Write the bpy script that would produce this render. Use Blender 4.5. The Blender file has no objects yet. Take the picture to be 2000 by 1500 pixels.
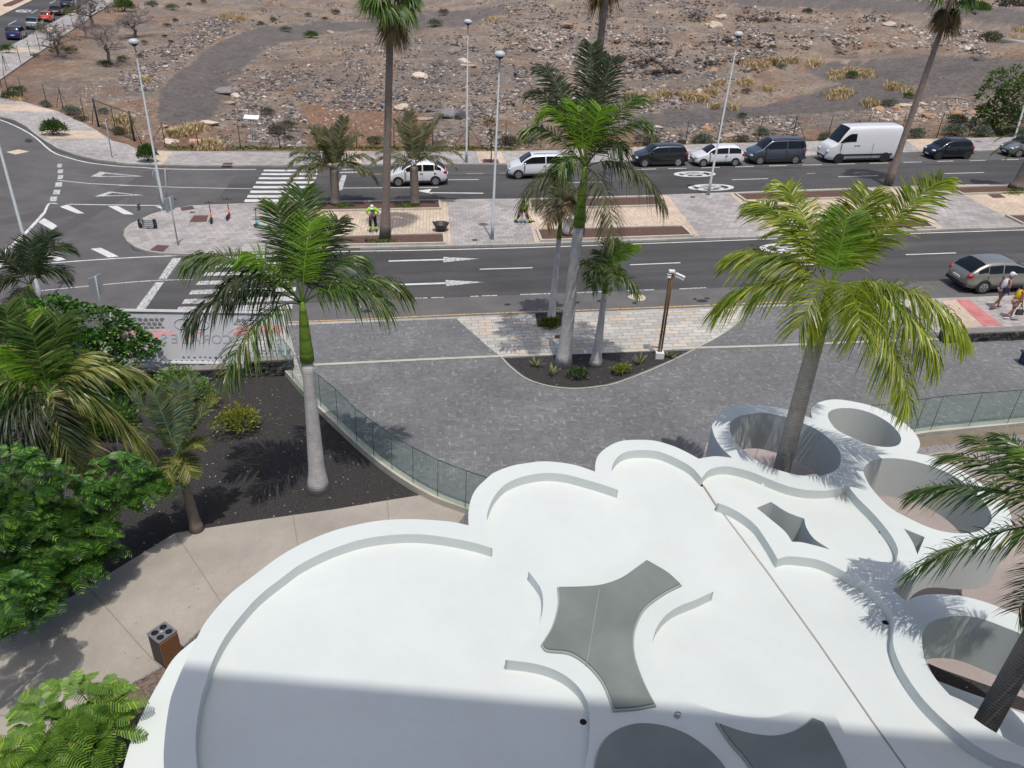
import bpy, bmesh, math, random
import numpy as np
from mathutils import Vector, Matrix
from mathutils.geometry import tessellate_polygon
random.seed(7); RNG = np.random.default_rng(7)
PI = math.pi
scene = bpy.context.scene
COL = scene.collection

# ---------------------------------------------------------------- camera
FPX, PITCH, ROLL, CAMH = 1479.0, math.radians(29.86), math.radians(3.45), 14.0
_F = np.array([0, math.cos(PITCH), -math.sin(PITCH)])
_R0 = np.array([1.0, 0, 0]); _U0 = np.array([0, math.sin(PITCH), math.cos(PITCH)])
_R = math.cos(ROLL)*_R0 + math.sin(ROLL)*_U0
_U = -math.sin(ROLL)*_R0 + math.cos(ROLL)*_U0
CAMP = np.array([0, 0, CAMH])
cd = bpy.data.cameras.new('camera'); cam = bpy.data.objects.new('camera', cd); COL.objects.link(cam)
cd.sensor_width = 36.0; cd.lens = FPX/2000*36; cd.clip_start = 0.1; cd.clip_end = 3000
cam.matrix_world = Matrix(((_R[0], _U[0], -_F[0], 0), (_R[1], _U[1], -_F[1], 0), (_R[2], _U[2], -_F[2], CAMH), (0, 0, 0, 1)))
scene.camera = cam

# ---------------------------------------------------------------- light
SUN_EL = math.radians(73.5); SUN_AZ = math.atan2(0.24, -0.97)      # towards the sun, measured from +Y to +X
sdir = Vector((math.cos(SUN_EL)*math.sin(SUN_AZ), math.cos(SUN_EL)*math.cos(SUN_AZ), math.sin(SUN_EL)))
sl = bpy.data.lights.new('sun', 'SUN'); sl.energy = 3.1; sl.angle = math.radians(0.5); sl.color = (1.0, 0.955, 0.9)
so = bpy.data.objects.new('sun', sl); COL.objects.link(so); so.rotation_euler = sdir.to_track_quat('Z', 'Y').to_euler(); so.location = (0, 0, 60)
w = bpy.data.worlds.new('World'); scene.world = w; w.use_nodes = True
nt = w.node_tree; bg = nt.nodes['Background']
sky = nt.nodes.new('ShaderNodeTexSky'); sky.sky_type = 'NISHITA'; sky.sun_disc = False
sky.sun_elevation = SUN_EL; sky.sun_rotation = SUN_AZ; sky.dust_density = 3.0; sky.air_density = .8
nt.links.new(sky.outputs[0], bg.inputs[0]); bg.inputs[1].default_value = 0.15
vs = scene.view_settings; vs.view_transform = 'Standard'; vs.look = 'None'; vs.exposure = -0.15; vs.gamma = 1.0; vs.use_curve_mapping = False
scene.cycles.max_bounces = 8; scene.cycles.transparent_max_bounces = 12

# ---------------------------------------------------------------- ground function and photo-to-ground helpers
FOLDS = (-30.0, -24.0, -18.0)
def S(x, y):                       # the street plane: it climbs to the east and levels out beyond the junction
    x = np.asarray(x, float)
    xx = np.where(x > -18, x*.055, np.where(x > -24, -.99+(x+18)*.037, np.where(x > -30, -1.212+(x+24)*.018, -1.32-(x+30)*.04)))
    return xx - .005*np.asarray(y, float)
def ray(px, py):
    px = np.asarray(px, float); py = np.asarray(py, float)
    return _F + np.multiply.outer((px-1000)/FPX, _R) - np.multiply.outer((py-750)/FPX, _U)
def hit(px, py, fn, it=40):
    d = ray(px, py); z = np.zeros(np.shape(px))
    for k in range(it):
        t = (z-CAMH)/np.minimum(d[..., 2], -.01)
        x = d[..., 0]*t; y = d[..., 1]*t
        z = z*.45 + fn(x, y)*.55
    t = (z-CAMH)/np.minimum(d[..., 2], -.01)
    return np.stack([d[..., 0]*t, d[..., 1]*t, z], -1)
def G(px, py, off=0.0):
    return hit(px, py, lambda x, y: S(x, y)+off)
def Z(px, py, z):
    d = ray(px, py); t = (z-CAMH)/d[..., 2]
    return CAMP + d*t
def dist_pt(px, py, base):         # the point seen at a pixel in the upright plane through base that faces the camera
    d = ray(px, py); n = np.array([base[0], base[1], 0.0]); n /= np.linalg.norm(n)
    t = (np.dot(np.asarray(base)-CAMP, n))/np.dot(d, n)
    return CAMP + d*t
def proj(q):
    v = np.asarray(q)-CAMP; ww = v@_F
    return 1000+FPX*(v@_R)/ww, 750-FPX*(v@_U)/ww
def xy(pts, off=0.0, z=None):
    return [tuple((G(a, b, off) if z is None else Z(a, b, z))[:2]) for a, b in [(p[0], p[1]) for p in pts]]
def spline(P, n=6, closed=True, cusps=()):
    """Catmull-Rom through 2D points; indices in cusps stay sharp."""
    P = [np.array(p[:2], float) for p in P]; N = len(P); out = []; cusps = set(cusps)
    rng = range(N if closed else N-1)
    for i in rng:
        p1 = P[i]; p2 = P[(i+1) % N]
        p0 = P[i-1] if (closed or i > 0) else 2*p1-p2
        p3 = P[(i+2) % N] if (closed or i+2 < N) else 2*p2-p1
        if i in cusps: p0 = 2*p1-p2
        if (i+1) % N in cusps: p3 = 2*p2-p1
        for k in range(n):
            t = k/n
            out.append(tuple(.5*((2*p1)+(-p0+p2)*t+(2*p0-5*p1+4*p2-p3)*t*t+(-p0+3*p1-3*p2+p3)*t**3)))
    if not closed: out.append(tuple(P[-1]))
    return out
def inset(P, d):
    A = sum(P[i-1][0]*P[i][1]-P[i][0]*P[i-1][1] for i in range(len(P)))
    s = 1 if A > 0 else -1; out = []
    for i in range(len(P)):
        a, b, c = (np.array(P[j % len(P)][:2]) for j in (i-1, i, i+1))
        e1 = b-a; e2 = c-b; e1 /= np.linalg.norm(e1)+1e-9; e2 /= np.linalg.norm(e2)+1e-9
        n = np.array([-(e1+e2)[1], (e1+e2)[0]]); L = np.linalg.norm(n)+1e-9; n /= L
        m = d/max(.45, L/2); out.append(tuple(b+n*m*s))
    return out
def inpoly(px, py, poly):
    px = np.asarray(px); py = np.asarray(py); r = np.zeros(px.shape, bool); n = len(poly)
    for i in range(n):
        x1, y1 = poly[i-1]; x2, y2 = poly[i]
        c = ((y1 > py) != (y2 > py)); r ^= c & (px < (x2-x1)*(py-y1)/((y2-y1) or 1e-9)+x1)
    return r
def polydist(x, y, line):
    d = np.full(np.shape(x), 1e9)
    for a, b in zip(line[:-1], line[1:]):
        ax, ay = a[0], a[1]; bx, by = b[0]-ax, b[1]-ay
        t = np.clip(((x-ax)*bx+(y-ay)*by)/(bx*bx+by*by+1e-9), 0, 1)
        d = np.minimum(d, np.hypot(x-ax-t*bx, y-ay-t*by))
    return d
def vnoise(x, y, seed=0):
    xi = np.floor(x).astype(np.int64); yi = np.floor(y).astype(np.int64); fx = x-xi; fy = y-yi
    fx = fx*fx*(3-2*fx); fy = fy*fy*(3-2*fy)
    def h(a, b):
        n = (a*374761393+b*668265263+seed*1442695) & 0x7fffffff
        n = ((n ^ (n >> 13))*1274126177) & 0x7fffffff
        return ((n ^ (n >> 16)) & 0xffff)/65535.0
    return (h(xi, yi)*(1-fx)+h(xi+1, yi)*fx)*(1-fy)+(h(xi, yi+1)*(1-fx)+h(xi+1, yi+1)*fx)*fy
def fbm(x, y, sc, seed=0, o=4):
    r = 0; a = .5
    for k in range(o):
        r = r+a*vnoise(x/sc+17.3*k, y/sc-9.1*k, seed+k); a *= .5; sc *= .5
    return r

# ---------------------------------------------------------------- materials
MATS = {}
class N:
    def __init__(s, name):
        m = bpy.data.materials.new(name); m.use_nodes = True; s.m = m; s.t = m.node_tree; s.b = s.t.nodes['Principled BSDF']
    def n(s, kind, **kw):
        x = s.t.nodes.new('ShaderNode'+kind)
        for k, v in kw.items():
            if hasattr(x, k): setattr(x, k, v)
            else: x.inputs[k.replace('_', ' ')].default_value = v
        return x
    def l(s, a, b): s.t.links.new(a, b)
    def coord(s, obj=True, rot=0.0, scale=1.0):
        c = s.n('TexCoord'); mp = s.n('Mapping'); mp.inputs['Rotation'].default_value = (0, 0, rot)
        mp.inputs['Scale'].default_value = (scale,)*3; s.l(c.outputs['Object'], mp.inputs[0]); return mp.outputs[0]
    def ramp(s, fac, stops, interp='LINEAR'):
        r = s.n('ValToRGB'); cr = r.color_ramp; cr.interpolation = interp
        while len(cr.elements) < len(stops): cr.elements.new(.5)
        for e, (p, c) in zip(cr.elements, stops): e.position = p; e.color = (*c, 1) if len(c) == 3 else c
        s.l(fac, r.inputs[0]); return r.outputs[0]
    def noise(s, vec, scale, detail=4, rough=.55):
        x = s.n('TexNoise'); x.inputs['Scale'].default_value = scale; x.inputs['Detail'].default_value = detail; x.inputs['Roughness'].default_value = rough
        s.l(vec, x.inputs['Vector']); return x.outputs[0]
    def mix(s, fac, a, b, mode='MIX'):
        x = s.n('MixRGB', blend_type=mode)
        if isinstance(fac, (int, float)): x.inputs[0].default_value = fac
        else: s.l(fac, x.inputs[0])
        for i, v in ((1, a), (2, b)):
            if isinstance(v, tuple): x.inputs[i].default_value = (*v, 1)
            else: s.l(v, x.inputs[i])
        return x.outputs[0]
    def bump(s, h, strength=.3, dist=.02):
        x = s.n('Bump'); x.inputs['Strength'].default_value = strength; x.inputs['Distance'].default_value = dist
        s.l(h, x.inputs['Height']); s.l(x.outputs[0], s.b.inputs['Normal'])
    def out(s, color=None, rough=.8, metal=0, spec=.5):
        if color is not None:
            if isinstance(color, tuple): s.b.inputs['Base Color'].default_value = (*color, 1)
            else: s.l(color, s.b.inputs['Base Color'])
        s.b.inputs['Roughness'].default_value = rough; s.b.inputs['Metallic'].default_value = metal
        s.b.inputs['Specular IOR Level'].default_value = spec
        return s.m
def plain(name, col, rough=.6, metal=0, var=.12, scale=6, spec=.5, coat=0):
    if name in MATS: return MATS[name]
    s = N(name); v = s.coord(); f = s.noise(v, scale)
    c = s.mix(f, tuple(x*(1-var) for x in col), tuple(min(1, x*(1+var)) for x in col))
    m = s.out(c, rough, metal, spec)
    if coat: s.b.inputs['Coat Weight'].default_value = coat; s.b.inputs['Coat Roughness'].default_value = .05
    MATS[name] = m; return m
def leafmat(name, c1, c2, rough=.45, trans=.35, c3=None):
    if name in MATS: return MATS[name]
    s = N(name); g = s.n('NewGeometry'); isl = g.outputs['Random Per Island']
    st = [(0, c1), (.8, c2)] + ([(.9, c3)] if c3 else [(1, c2)])
    c = s.ramp(isl, st); v = s.coord(); f = s.noise(v, 1.2, 2)
    c = s.mix(f, c, (.5, .5, .5), 'OVERLAY') if False else c
    bright = s.ramp(f, [(.3, (.75, .75, .75)), (.7, (1.25, 1.25, 1.2))])
    c = s.mix(1.0, c, bright, 'MULTIPLY'); s.out(c, rough, 0, .4)
    tr = s.n('BsdfTranslucent'); s.l(s.mix(1.0, c, (1.5, 1.6, .5), 'MULTIPLY'), tr.inputs[0])
    mx = s.n('MixShader'); mx.inputs[0].default_value = trans
    o = [n for n in s.t.nodes if n.type == 'OUTPUT_MATERIAL'][0]
    s.l(s.b.outputs[0], mx.inputs[1]); s.l(tr.outputs[0], mx.inputs[2]); s.l(mx.outputs[0], o.inputs[0])
    MATS[name] = s.m; return s.m
STREET = math.radians(6.6)
def paver(name, w_, h_, stops, mortar, msize=.008, rot=STREET, basket=False, bump=.25, stain=.25, off=.5):
    s = N(name)
    def br(r):
        v = s.coord(rot=-r); b = s.n('TexBrick'); b.offset = off; b.inputs['Scale'].default_value = 1
        b.inputs['Brick Width'].default_value = w_; b.inputs['Row Height'].default_value = h_; b.inputs['Mortar Size'].default_value = msize
        b.inputs['Color1'].default_value = (0, 0, 0, 1); b.inputs['Color2'].default_value = (1, 1, 1, 1); b.inputs['Mortar'].default_value = (.5, .5, .5, 1)
        s.l(v, b.inputs['Vector']); return b
    b = br(rot); col = b.outputs['Color']; fac = b.outputs['Fac']
    if basket:
        b2 = br(rot+PI/2); ck = s.n('TexChecker'); ck.inputs['Scale'].default_value = 1/(w_*2); s.l(s.coord(rot=-rot), ck.inputs['Vector'])
        col = s.mix(ck.outputs['Fac'], col, b2.outputs['Color']); fac = s.mix(ck.outputs['Fac'], fac, b2.outputs['Fac'])
    c = s.ramp(col, stops); v0 = s.coord()
    st = s.ramp(s.noise(v0, .35, 6, .6), [(.3, (1-stain,)*3), (.7, (1+stain*.5,)*3)]); c = s.mix(1.0, c, st, 'MULTIPLY')
    sp = s.ramp(s.noise(v0, 1.7, 5, .8), [(.66, (1, 1, 1)), (.74, (.72,)*3)]); c = s.mix(1.0, c, sp, 'MULTIPLY')
    fn = s.ramp(s.noise(v0, 14, 4, .7), [(.25, (.82,)*3), (.75, (1.15,)*3)]); c = s.mix(1.0, c, fn, 'MULTIPLY')
    c = s.mix(fac, c, mortar)
    inv = s.n('Invert'); s.l(fac, inv.inputs[1]); s.bump(inv.outputs[0], bump, .01)
    MATS[name] = s.out(c, .85); return s.m
def asphalt():
    s = N('asphalt'); v = s.coord()
    g = s.noise(v, 60, 3, .7); big = s.noise(v, .12, 5, .6)
    v2 = s.coord(rot=-STREET); mp = s.n('Mapping'); mp.inputs['Scale'].default_value = (.06, 1.0, 1); s.l(v2, mp.inputs[0])
    lane = s.noise(mp.outputs[0], .8, 5, .6)
    c = s.ramp(big, [(.35, (.058, .056, .055)), (.62, (.092, .088, .087))])
    c = s.mix(1.0, c, s.ramp(lane, [(.35, (.82,)*3), (.65, (1.15,)*3)]), 'MULTIPLY')
    c = s.mix(1.0, c, s.ramp(g, [(.3, (.75,)*3), (.75, (1.3,)*3)]), 'MULTIPLY')
    vr = s.n('TexVoronoi', feature='DISTANCE_TO_EDGE'); vr.inputs['Scale'].default_value = .16
    ws = s.n('VectorMath', operation='ADD'); nz = s.n('TexNoise'); nz.inputs['Scale'].default_value = .9; nz.inputs['Detail'].default_value = 6; s.l(v, nz.inputs['Vector'])
    sc = s.n('VectorMath', operation='SCALE'); sc.inputs['Scale'].default_value = 2.2; s.l(nz.outputs[1], sc.inputs[0]); s.l(v, ws.inputs[0]); s.l(sc.outputs[0], ws.inputs[1]); s.l(ws.outputs[0], vr.inputs['Vector'])
    cr = s.ramp(vr.outputs[0], [(0, (1, 1, 1)), (.0035, (0, 0, 0))]); gate = s.ramp(s.noise(v, .07, 2), [(.5, (0, 0, 0)), (.56, (.6,)*3)])
    cm = s.mix(1.0, cr, gate, 'MULTIPLY'); c = s.mix(cm, c, (.028, .027, .027))
    s.bump(g, .25, .01); MATS['asphalt'] = s.out(c, .82, 0, .35); return s.m
def worn_asphalt(name, k):
    s = N(name); v = s.coord(); c = s.ramp(s.noise(v, .5, 7, .65), [(.3, (.105*k, .10*k, .098*k)), (.7, (.16*k, .153*k, .15*k))])
    c = s.mix(1.0, c, s.ramp(s.noise(v, 60, 3, .7), [(.3, (.78,)*3), (.75, (1.25,)*3)]), 'MULTIPLY'); s.bump(s.noise(v, 60, 3), .25, .01)
    vr = s.n('TexVoronoi', feature='DISTANCE_TO_EDGE'); vr.inputs['Scale'].default_value = .22; nz = s.n('TexNoise'); nz.inputs['Scale'].default_value = .9; nz.inputs['Detail'].default_value = 6; s.l(v, nz.inputs['Vector'])
    sc = s.n('VectorMath', operation='SCALE'); sc.inputs['Scale'].default_value = 2.0; ws = s.n('VectorMath', operation='ADD'); s.l(nz.outputs[1], sc.inputs[0]); s.l(v, ws.inputs[0]); s.l(sc.outputs[0], ws.inputs[1]); s.l(ws.outputs[0], vr.inputs['Vector'])
    cm = s.mix(1.0, s.ramp(vr.outputs[0], [(0, (1, 1, 1)), (.004, (0, 0, 0))]), s.ramp(s.noise(v, .1, 2), [(.5, (0, 0, 0)), (.55, (.6,)*3)]), 'MULTIPLY'); c = s.mix(cm, c, (.05, .048, .047))
    MATS[name] = s.out(c, .85, 0, .35); return s.m
def paint(name='road paint', col=(.66, .66, .64), wear=.5):
    s = N(name); v = s.coord(); f = s.noise(v, 9, 8, .75)
    c = s.mix(s.ramp(f, [(wear-.12, (0, 0, 0)), (wear, (1, 1, 1))]), (.10, .10, .10), col)
    c = s.mix(1.0, c, s.ramp(s.noise(v, 1.5, 3), [(.3, (.82,)*3), (.7, (1.05,)*3)]), 'MULTIPLY')
    MATS[name] = s.out(c, .7); return s.m
def gravel(name, c1, c2, speck=(.35, .33, .3), sc=28, thr=.72, tint=None):
    s = N(name); v = s.coord(); f = s.noise(v, sc, 4, .8); c = s.ramp(f, [(.3, c1), (.72, c2)])
    vo = s.n('TexVoronoi'); vo.inputs['Scale'].default_value = sc*.55; s.l(v, vo.inputs['Vector'])
    rnd = s.n('SeparateColor'); s.l(vo.outputs['Color'], rnd.inputs[0])
    near = s.ramp(vo.outputs['Distance'], [(.22, (1, 1, 1)), (.3, (0, 0, 0))]); sel = s.ramp(rnd.outputs[0], [(.965, (0, 0, 0)), (.975, (1, 1, 1))])
    c = s.mix(s.mix(1.0, near, sel, 'MULTIPLY'), c, speck)
    if tint: c = s.mix(s.ramp(s.noise(v, .5, 4), [(.52, (0, 0, 0)), (.7, (.7,)*3)]), c, tint)
    s.bump(f, .8, .03); MATS[name] = s.out(c, .95, 0, .25); return s.m
asphalt(); worn_asphalt('worn asphalt', 1.0); worn_asphalt('mid asphalt', .85); paint(wear=.44); paint('worn road paint', (.6, .6, .58), .52); paint('faded yellow paint', (.62, .42, .17), .5); paint('pale sand spill', (.6, .52, .36), .42)
K = 1.0
paver('grey street paving', .4, .4, [(0, (.33, .305, .295)), (.5, (.40, .37, .355)), (1, (.46, .425, .405))], (.2, .18, .17), .012)
paver('cream street paving', .4, .2, [(0, (.56, .44, .33)), (.5, (.62, .5, .38)), (1, (.66, .55, .43))], (.34, .25, .18), .012, rot=STREET+PI/2)
paver('stone paving', .6, .3, [(0, (.43, .415, .375)), (.6, (.53, .51, .465)), (.85, (.58, .555, .50)), (.9, (.60, .48, .37)), (1, (.62, .50, .39))], (.22, .19, .16), .014, rot=STREET)
paver('dark plaza pavers', .2, .1, [(0, (.145, .147, .150)), (.5, (.172, .175, .178)), (.88, (.195, .198, .20)), (.96, (.23, .23, .23)), (1, (.26, .26, .255))], (.105, .105, .108), .005, rot=STREET, basket=True, stain=.22)
paver('red tactile paving', .4, .4, [(0, (.5, .17, .16)), (1, (.6, .23, .22))], (.4, .18, .17), .01)
paver('kerb stone', 1.0, 4.0, [(0, (.36, .345, .31)), (1, (.47, .45, .41))], (.2, .19, .18), .012)
def concrete(name, c1, c2, sc=.5):
    s = N(name); v = s.coord(); c = s.ramp(s.noise(v, sc, 8, .65), [(.3, c1), (.7, c2)])
    c = s.mix(1.0, c, s.ramp(s.noise(v, 25, 4, .7), [(.3, (.88,)*3), (.7, (1.08,)*3)]), 'MULTIPLY')
    c = s.mix(1.0, c, s.ramp(s.noise(v, 2.3, 7, .8), [(.60, (1, 1, 1)), (.74, (.78, .76, .74))]), 'MULTIPLY')
    s.bump(s.noise(v, 40, 4), .15, .01); MATS[name] = s.out(c, .85); return s.m
concrete('path concrete', (.30, .268, .228), (.42, .38, .33)); concrete('warm floor concrete', (.28, .235, .21), (.40, .34, .31)); concrete('coping concrete', (.42, .39, .32), (.55, .52, .44), 1.5)
gravel('black lapilli', (.008, .0075, .0075), (.085, .079, .078), speck=(.5, .48, .46), sc=22, tint=(.05, .04, .036))
gravel('bark mulch', (.05, .035, .028), (.3, .23, .19), sc=12)
gravel('red brown soil', (.075, .04, .032), (.17, .1, .082), sc=16)
gravel('grey chippings', (.1, .09, .09), (.42, .39, .38), sc=14)
def plaster():
    s = N('white roof coating'); v = s.coord(); f = s.noise(v, .5, 7, .6)
    c = s.ramp(f, [(.28, (.60, .64, .628)), (.7, (.66, .695, .672))])
    d = s.ramp(s.noise(v, 3.2, 6, .72), [(.70, (0, 0, 0)), (.8, (.5,)*3)]); c = s.mix(d, c, (.55, .57, .58))
    wv = s.noise(v, 1.1, 8, .75); c = s.mix(s.ramp(wv, [(.50, (0, 0, 0)), (.515, (.28,)*3), (.53, (0, 0, 0))]), c, (.56, .575, .55))
    c = s.mix(s.ramp(s.noise(v, .9, 3), [(.52, (0, 0, 0)), (.75, (.35,)*3)]), c, (.60, .61, .56))
    mp = s.n('TexVoronoi'); mp.inputs['Scale'].default_value = 1.6; s.l(v, mp.inputs['Vector'])
    c = s.mix(s.ramp(mp.outputs['Distance'], [(.0, (.7,)*3), (.018, (0, 0, 0))]), c, (.25, .24, .22))
    s.bump(s.noise(v, 30, 3), .06, .01); MATS['white roof coating'] = s.out(c, .62, 0, .35); return s.m
plaster()
plain('white wall paint', (.66, .70, .68), .55, var=.04, scale=1)
plain('galvanised steel', (.36, .39, .41), .65, .15, .12, 3); plain('dark metal', (.03, .03, .032), .45, .3); plain('black rubber', (.018, .018, .02), .8)
plain('white plastic', (.75, .76, .76), .35); plain('bronze metal', (.25, .16, .08), .35, .8); plain('green coated steel', (.012, .025, .02), .6)
plain('brown iron', (.13, .07, .06), .7, .1, .25, 8); plain('dark void', (.006, .006, .007), .9, 0, 0)
plain('bark grey', (.17, .145, .13), .9, 0, .35, 9); plain('dry twig', (.23, .195, .185), .9, 0, .3, 9); plain('brown bark', (.12, .085, .06), .9, 0, .35, 7)

# ---------------------------------------------------------------- object helpers
def link(name, me, mat=None, parent=None, label=None, cat=None, group=None, kind=None):
    o = bpy.data.objects.new(name, me); COL.objects.link(o)
    for m in ([] if mat is None else (mat if isinstance(mat, (list, tuple)) else [mat])):
        me.materials.append(MATS[m] if isinstance(m, str) else m)
    if parent: o.parent = parent
    if label: o['label'] = label
    if cat: o['category'] = cat
    if group: o['group'] = group
    if kind: o['kind'] = kind
    return o
def thing(name, label, cat, loc=(0, 0, 0), rz=0, group=None, rot=None):
    o = bpy.data.objects.new(name, None); COL.objects.link(o); o.location = [float(v) for v in loc]; o.empty_display_size = .1
    o.rotation_euler = rot if rot else (0, 0, rz); o['label'] = label; o['category'] = cat
    if group: o['group'] = group
    return o
def dup(root, loc, rz=None, label=None, rot=None):
    r = root.copy(); COL.objects.link(r); r.location = [float(v) for v in loc]
    if rz is not None: r.rotation_euler = (0, 0, rz)
    if rot: r.rotation_euler = rot
    if label: r['label'] = label
    for ch in list(root.children):
        c = ch.copy(); COL.objects.link(c); c.parent = r
        for g in list(ch.children):
            d = g.copy(); COL.objects.link(d); d.parent = c
    return r
def mesh(name, V, Fc, smooth=False):
    me = bpy.data.meshes.new(name); me.from_pydata([tuple(map(float, v)) for v in V], [], Fc)
    if smooth: me.polygons.foreach_set('use_smooth', [True]*len(me.polygons))
    me.update(); return me
def fast(name, V, Q=None, T=None, smooth=False, col=None):
    V = np.asarray(V, np.float32); Q = np.zeros((0, 4), int) if Q is None else np.asarray(Q); T = np.zeros((0, 3), int) if T is None else np.asarray(T)
    me = bpy.data.meshes.new(name); me.vertices.add(len(V)); me.vertices.foreach_set('co', V.ravel())
    L = np.concatenate([Q.ravel(), T.ravel()]).astype(np.int32); me.loops.add(len(L)); me.loops.foreach_set('vertex_index', L)
    n = len(Q)+len(T); me.polygons.add(n)
    st = np.concatenate([np.arange(len(Q))*4, len(Q)*4+np.arange(len(T))*3]).astype(np.int32); me.polygons.foreach_set('loop_start', st)
    try: me.polygons.foreach_set('loop_total', np.concatenate([np.full(len(Q), 4), np.full(len(T), 3)]).astype(np.int32))
    except Exception: pass
    me.polygons.foreach_set('use_smooth', np.full(n, smooth)); me.update(calc_edges=True)
    if col is not None:
        at = me.color_attributes.new('Col', 'FLOAT_COLOR', 'POINT'); at.data.foreach_set('color', np.asarray(col, np.float32).ravel())
    me.validate(); return me
class MB:
    """Collects shapes and links them as one mesh object."""
    def __init__(s): s.v = []; s.f = []; s.sm = []
    def add(s, V, Fc, sm=False):
        b = len(s.v); s.v += [tuple(map(float, p)) for p in V]; s.f += [[i+b for i in f] for f in Fc]; s.sm += [sm]*len(Fc); return s
    def box(s, c, d, rz=0, M=None, taper=1.0):
        x, y, z = d[0]/2, d[1]/2, d[2]/2; V = []
        for k in (-1, 1):
            t = taper if k > 0 else 1
            for a, b in ((-1, -1), (1, -1), (1, 1), (-1, 1)): V.append(Vector((a*x*t, b*y*t, k*z)))
        R = M if M else Matrix.Rotation(rz, 3, 'Z')
        return s.add([R@v+Vector(c) for v in V], [(3, 2, 1, 0), (4, 5, 6, 7), (0, 1, 5, 4), (1, 2, 6, 5), (2, 3, 7, 6), (3, 0, 4, 7)])
    def tube(s, pts, rad, n=8, cap=True, sm=True):
        P = [Vector(p) for p in pts]; rad = [rad]*len(P) if isinstance(rad, (int, float)) else rad; V = []; Fc = []
        up = Vector((0, 0, 1)); t0 = (P[-1]-P[0]).normalized(); ref = Vector((1, 0, 0)) if abs(t0.z) > .7 else up
        for i, p in enumerate(P):
            t = (P[min(i+1, len(P)-1)]-P[max(i-1, 0)]).normalized(); a = t.cross(ref).normalized(); b = t.cross(a)
            V += [p+(a*math.cos(2*PI*k/n)+b*math.sin(2*PI*k/n))*rad[i] for k in range(n)]
        for i in range(len(P)-1):
            for k in range(n): Fc.append((i*n+k, i*n+(k+1) % n, (i+1)*n+(k+1) % n, (i+1)*n+k))
        s.add(V, Fc, sm)
        if cap:
            b = len(s.v)-len(V); s.f += [[b+k for k in range(n)][::-1], [b+(len(P)-1)*n+k for k in range(n)]]; s.sm += [False]*2
        return s
    def lathe(s, prof, c=(0, 0, 0), n=20, sm=True):
        V = [(c[0]+r*math.cos(2*PI*k/n), c[1]+r*math.sin(2*PI*k/n), c[2]+z) for r, z in prof for k in range(n)]
        Fc = [(i*n+k, i*n+(k+1) % n, (i+1)*n+(k+1) % n, (i+1)*n+k) for i in range(len(prof)-1) for k in range(n)]
        return s.add(V, Fc, sm)
    def ball(s, c, r, n=10, m=7):
        r = (r, r, r) if isinstance(r, (int, float)) else r; V = []; Fc = []
        for i in range(m+1):
            th = PI*i/m
            for k in range(n): V.append((c[0]+r[0]*math.sin(th)*math.cos(2*PI*k/n), c[1]+r[1]*math.sin(th)*math.sin(2*PI*k/n), c[2]+r[2]*math.cos(th)))
        for i in range(m):
            for k in range(n): Fc.append((i*n+k, (i+1)*n+k, (i+1)*n+(k+1) % n, i*n+(k+1) % n))
        return s.add(V, Fc, True)
    def prism(s, loops, zb, zt, bottom=True, smooth=False):
        """Polygon with holes between two heights (numbers or functions of x, y)."""
        fb = zb if callable(zb) else (lambda x, y: zb); ft = zt if callable(zt) else (lambda x, y: zt)
        tri = tessellate_polygon([[Vector((p[0], p[1], 0)) for p in L] for L in loops]); flat = [p for L in loops for p in L]; n = len(flat)
        V = [(p[0], p[1], float(ft(p[0], p[1]))) for p in flat]+[(p[0], p[1], float(fb(p[0], p[1]))) for p in flat]
        Fc = []
        for t in tri:
            a, b, c = (Vector(V[i]) for i in t)
            nz = (b-a).cross(c-a).z
            if abs(nz) < 1e-10: continue
            t = t if nz > 0 else t[::-1]; Fc.append(tuple(t))
            if bottom: Fc.append(tuple(i+n for i in t[::-1]))
        s.add(V, Fc); s.add(V, []); base = len(s.v)-len(V); o = 0
        for li, L in enumerate(loops):
            A = sum(L[i-1][0]*L[i][1]-L[i][0]*L[i-1][1] for i in range(len(L)))
            for i in range(len(L)):
                j = (i+1) % len(L); q = (base+o+i, base+o+j, base+n+o+j, base+n+o+i)
                s.f.append(list(q[::-1] if (A > 0) == (li == 0 or True) else q)); s.sm.append(smooth)
            o += len(L)
        return s
    def build(s, name, mat, parent=None, **kw):
        me = bpy.data.meshes.new(name); me.from_pydata(s.v, [], s.f); me.polygons.foreach_set('use_smooth', s.sm); me.update()
        return link(name, me, mat, parent, **kw)
def subs(o, lv=1, bevel=0):
    if bevel:
        b = o.modifiers.new('b', 'BEVEL'); b.width = bevel; b.segments = 2; b.limit_method = 'ANGLE'
    if lv:
        m = o.modifiers.new('s', 'SUBSURF'); m.levels = lv; m.render_levels = lv
    return o
def drape(name, loops, off, mat, kind='structure', parent=None, fn=S, **kw):
    """A flat sheet laid on the street surface, cut where the surface folds."""
    tri = tessellate_polygon([[Vector((p[0], p[1], 0)) for p in L] for L in loops]); flat = [p for L in loops for p in L]
    bm = bmesh.new(); vs_ = [bm.verts.new((p[0], p[1], 0)) for p in flat]
    for t in tri:
        try: bm.faces.new([vs_[i] for i in t])
        except ValueError: pass
    xs = [p[0] for p in flat]
    for fx in FOLDS:
        if min(xs) < fx < max(xs):
            bmesh.ops.bisect_plane(bm, geom=bm.verts[:]+bm.edges[:]+bm.faces[:], plane_co=(fx, 0, 0), plane_no=(1, 0, 0))
    for f in bm.faces:
        f.normal_update()
        if f.normal.z < 0: f.normal_flip()
    for v in bm.verts: v.co.z = float(fn(v.co.x, v.co.y))+off
    me = bpy.data.meshes.new(name); bm.to_mesh(me); bm.free()
    return link(name, me, mat, parent, kind=kind, **kw)
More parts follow.
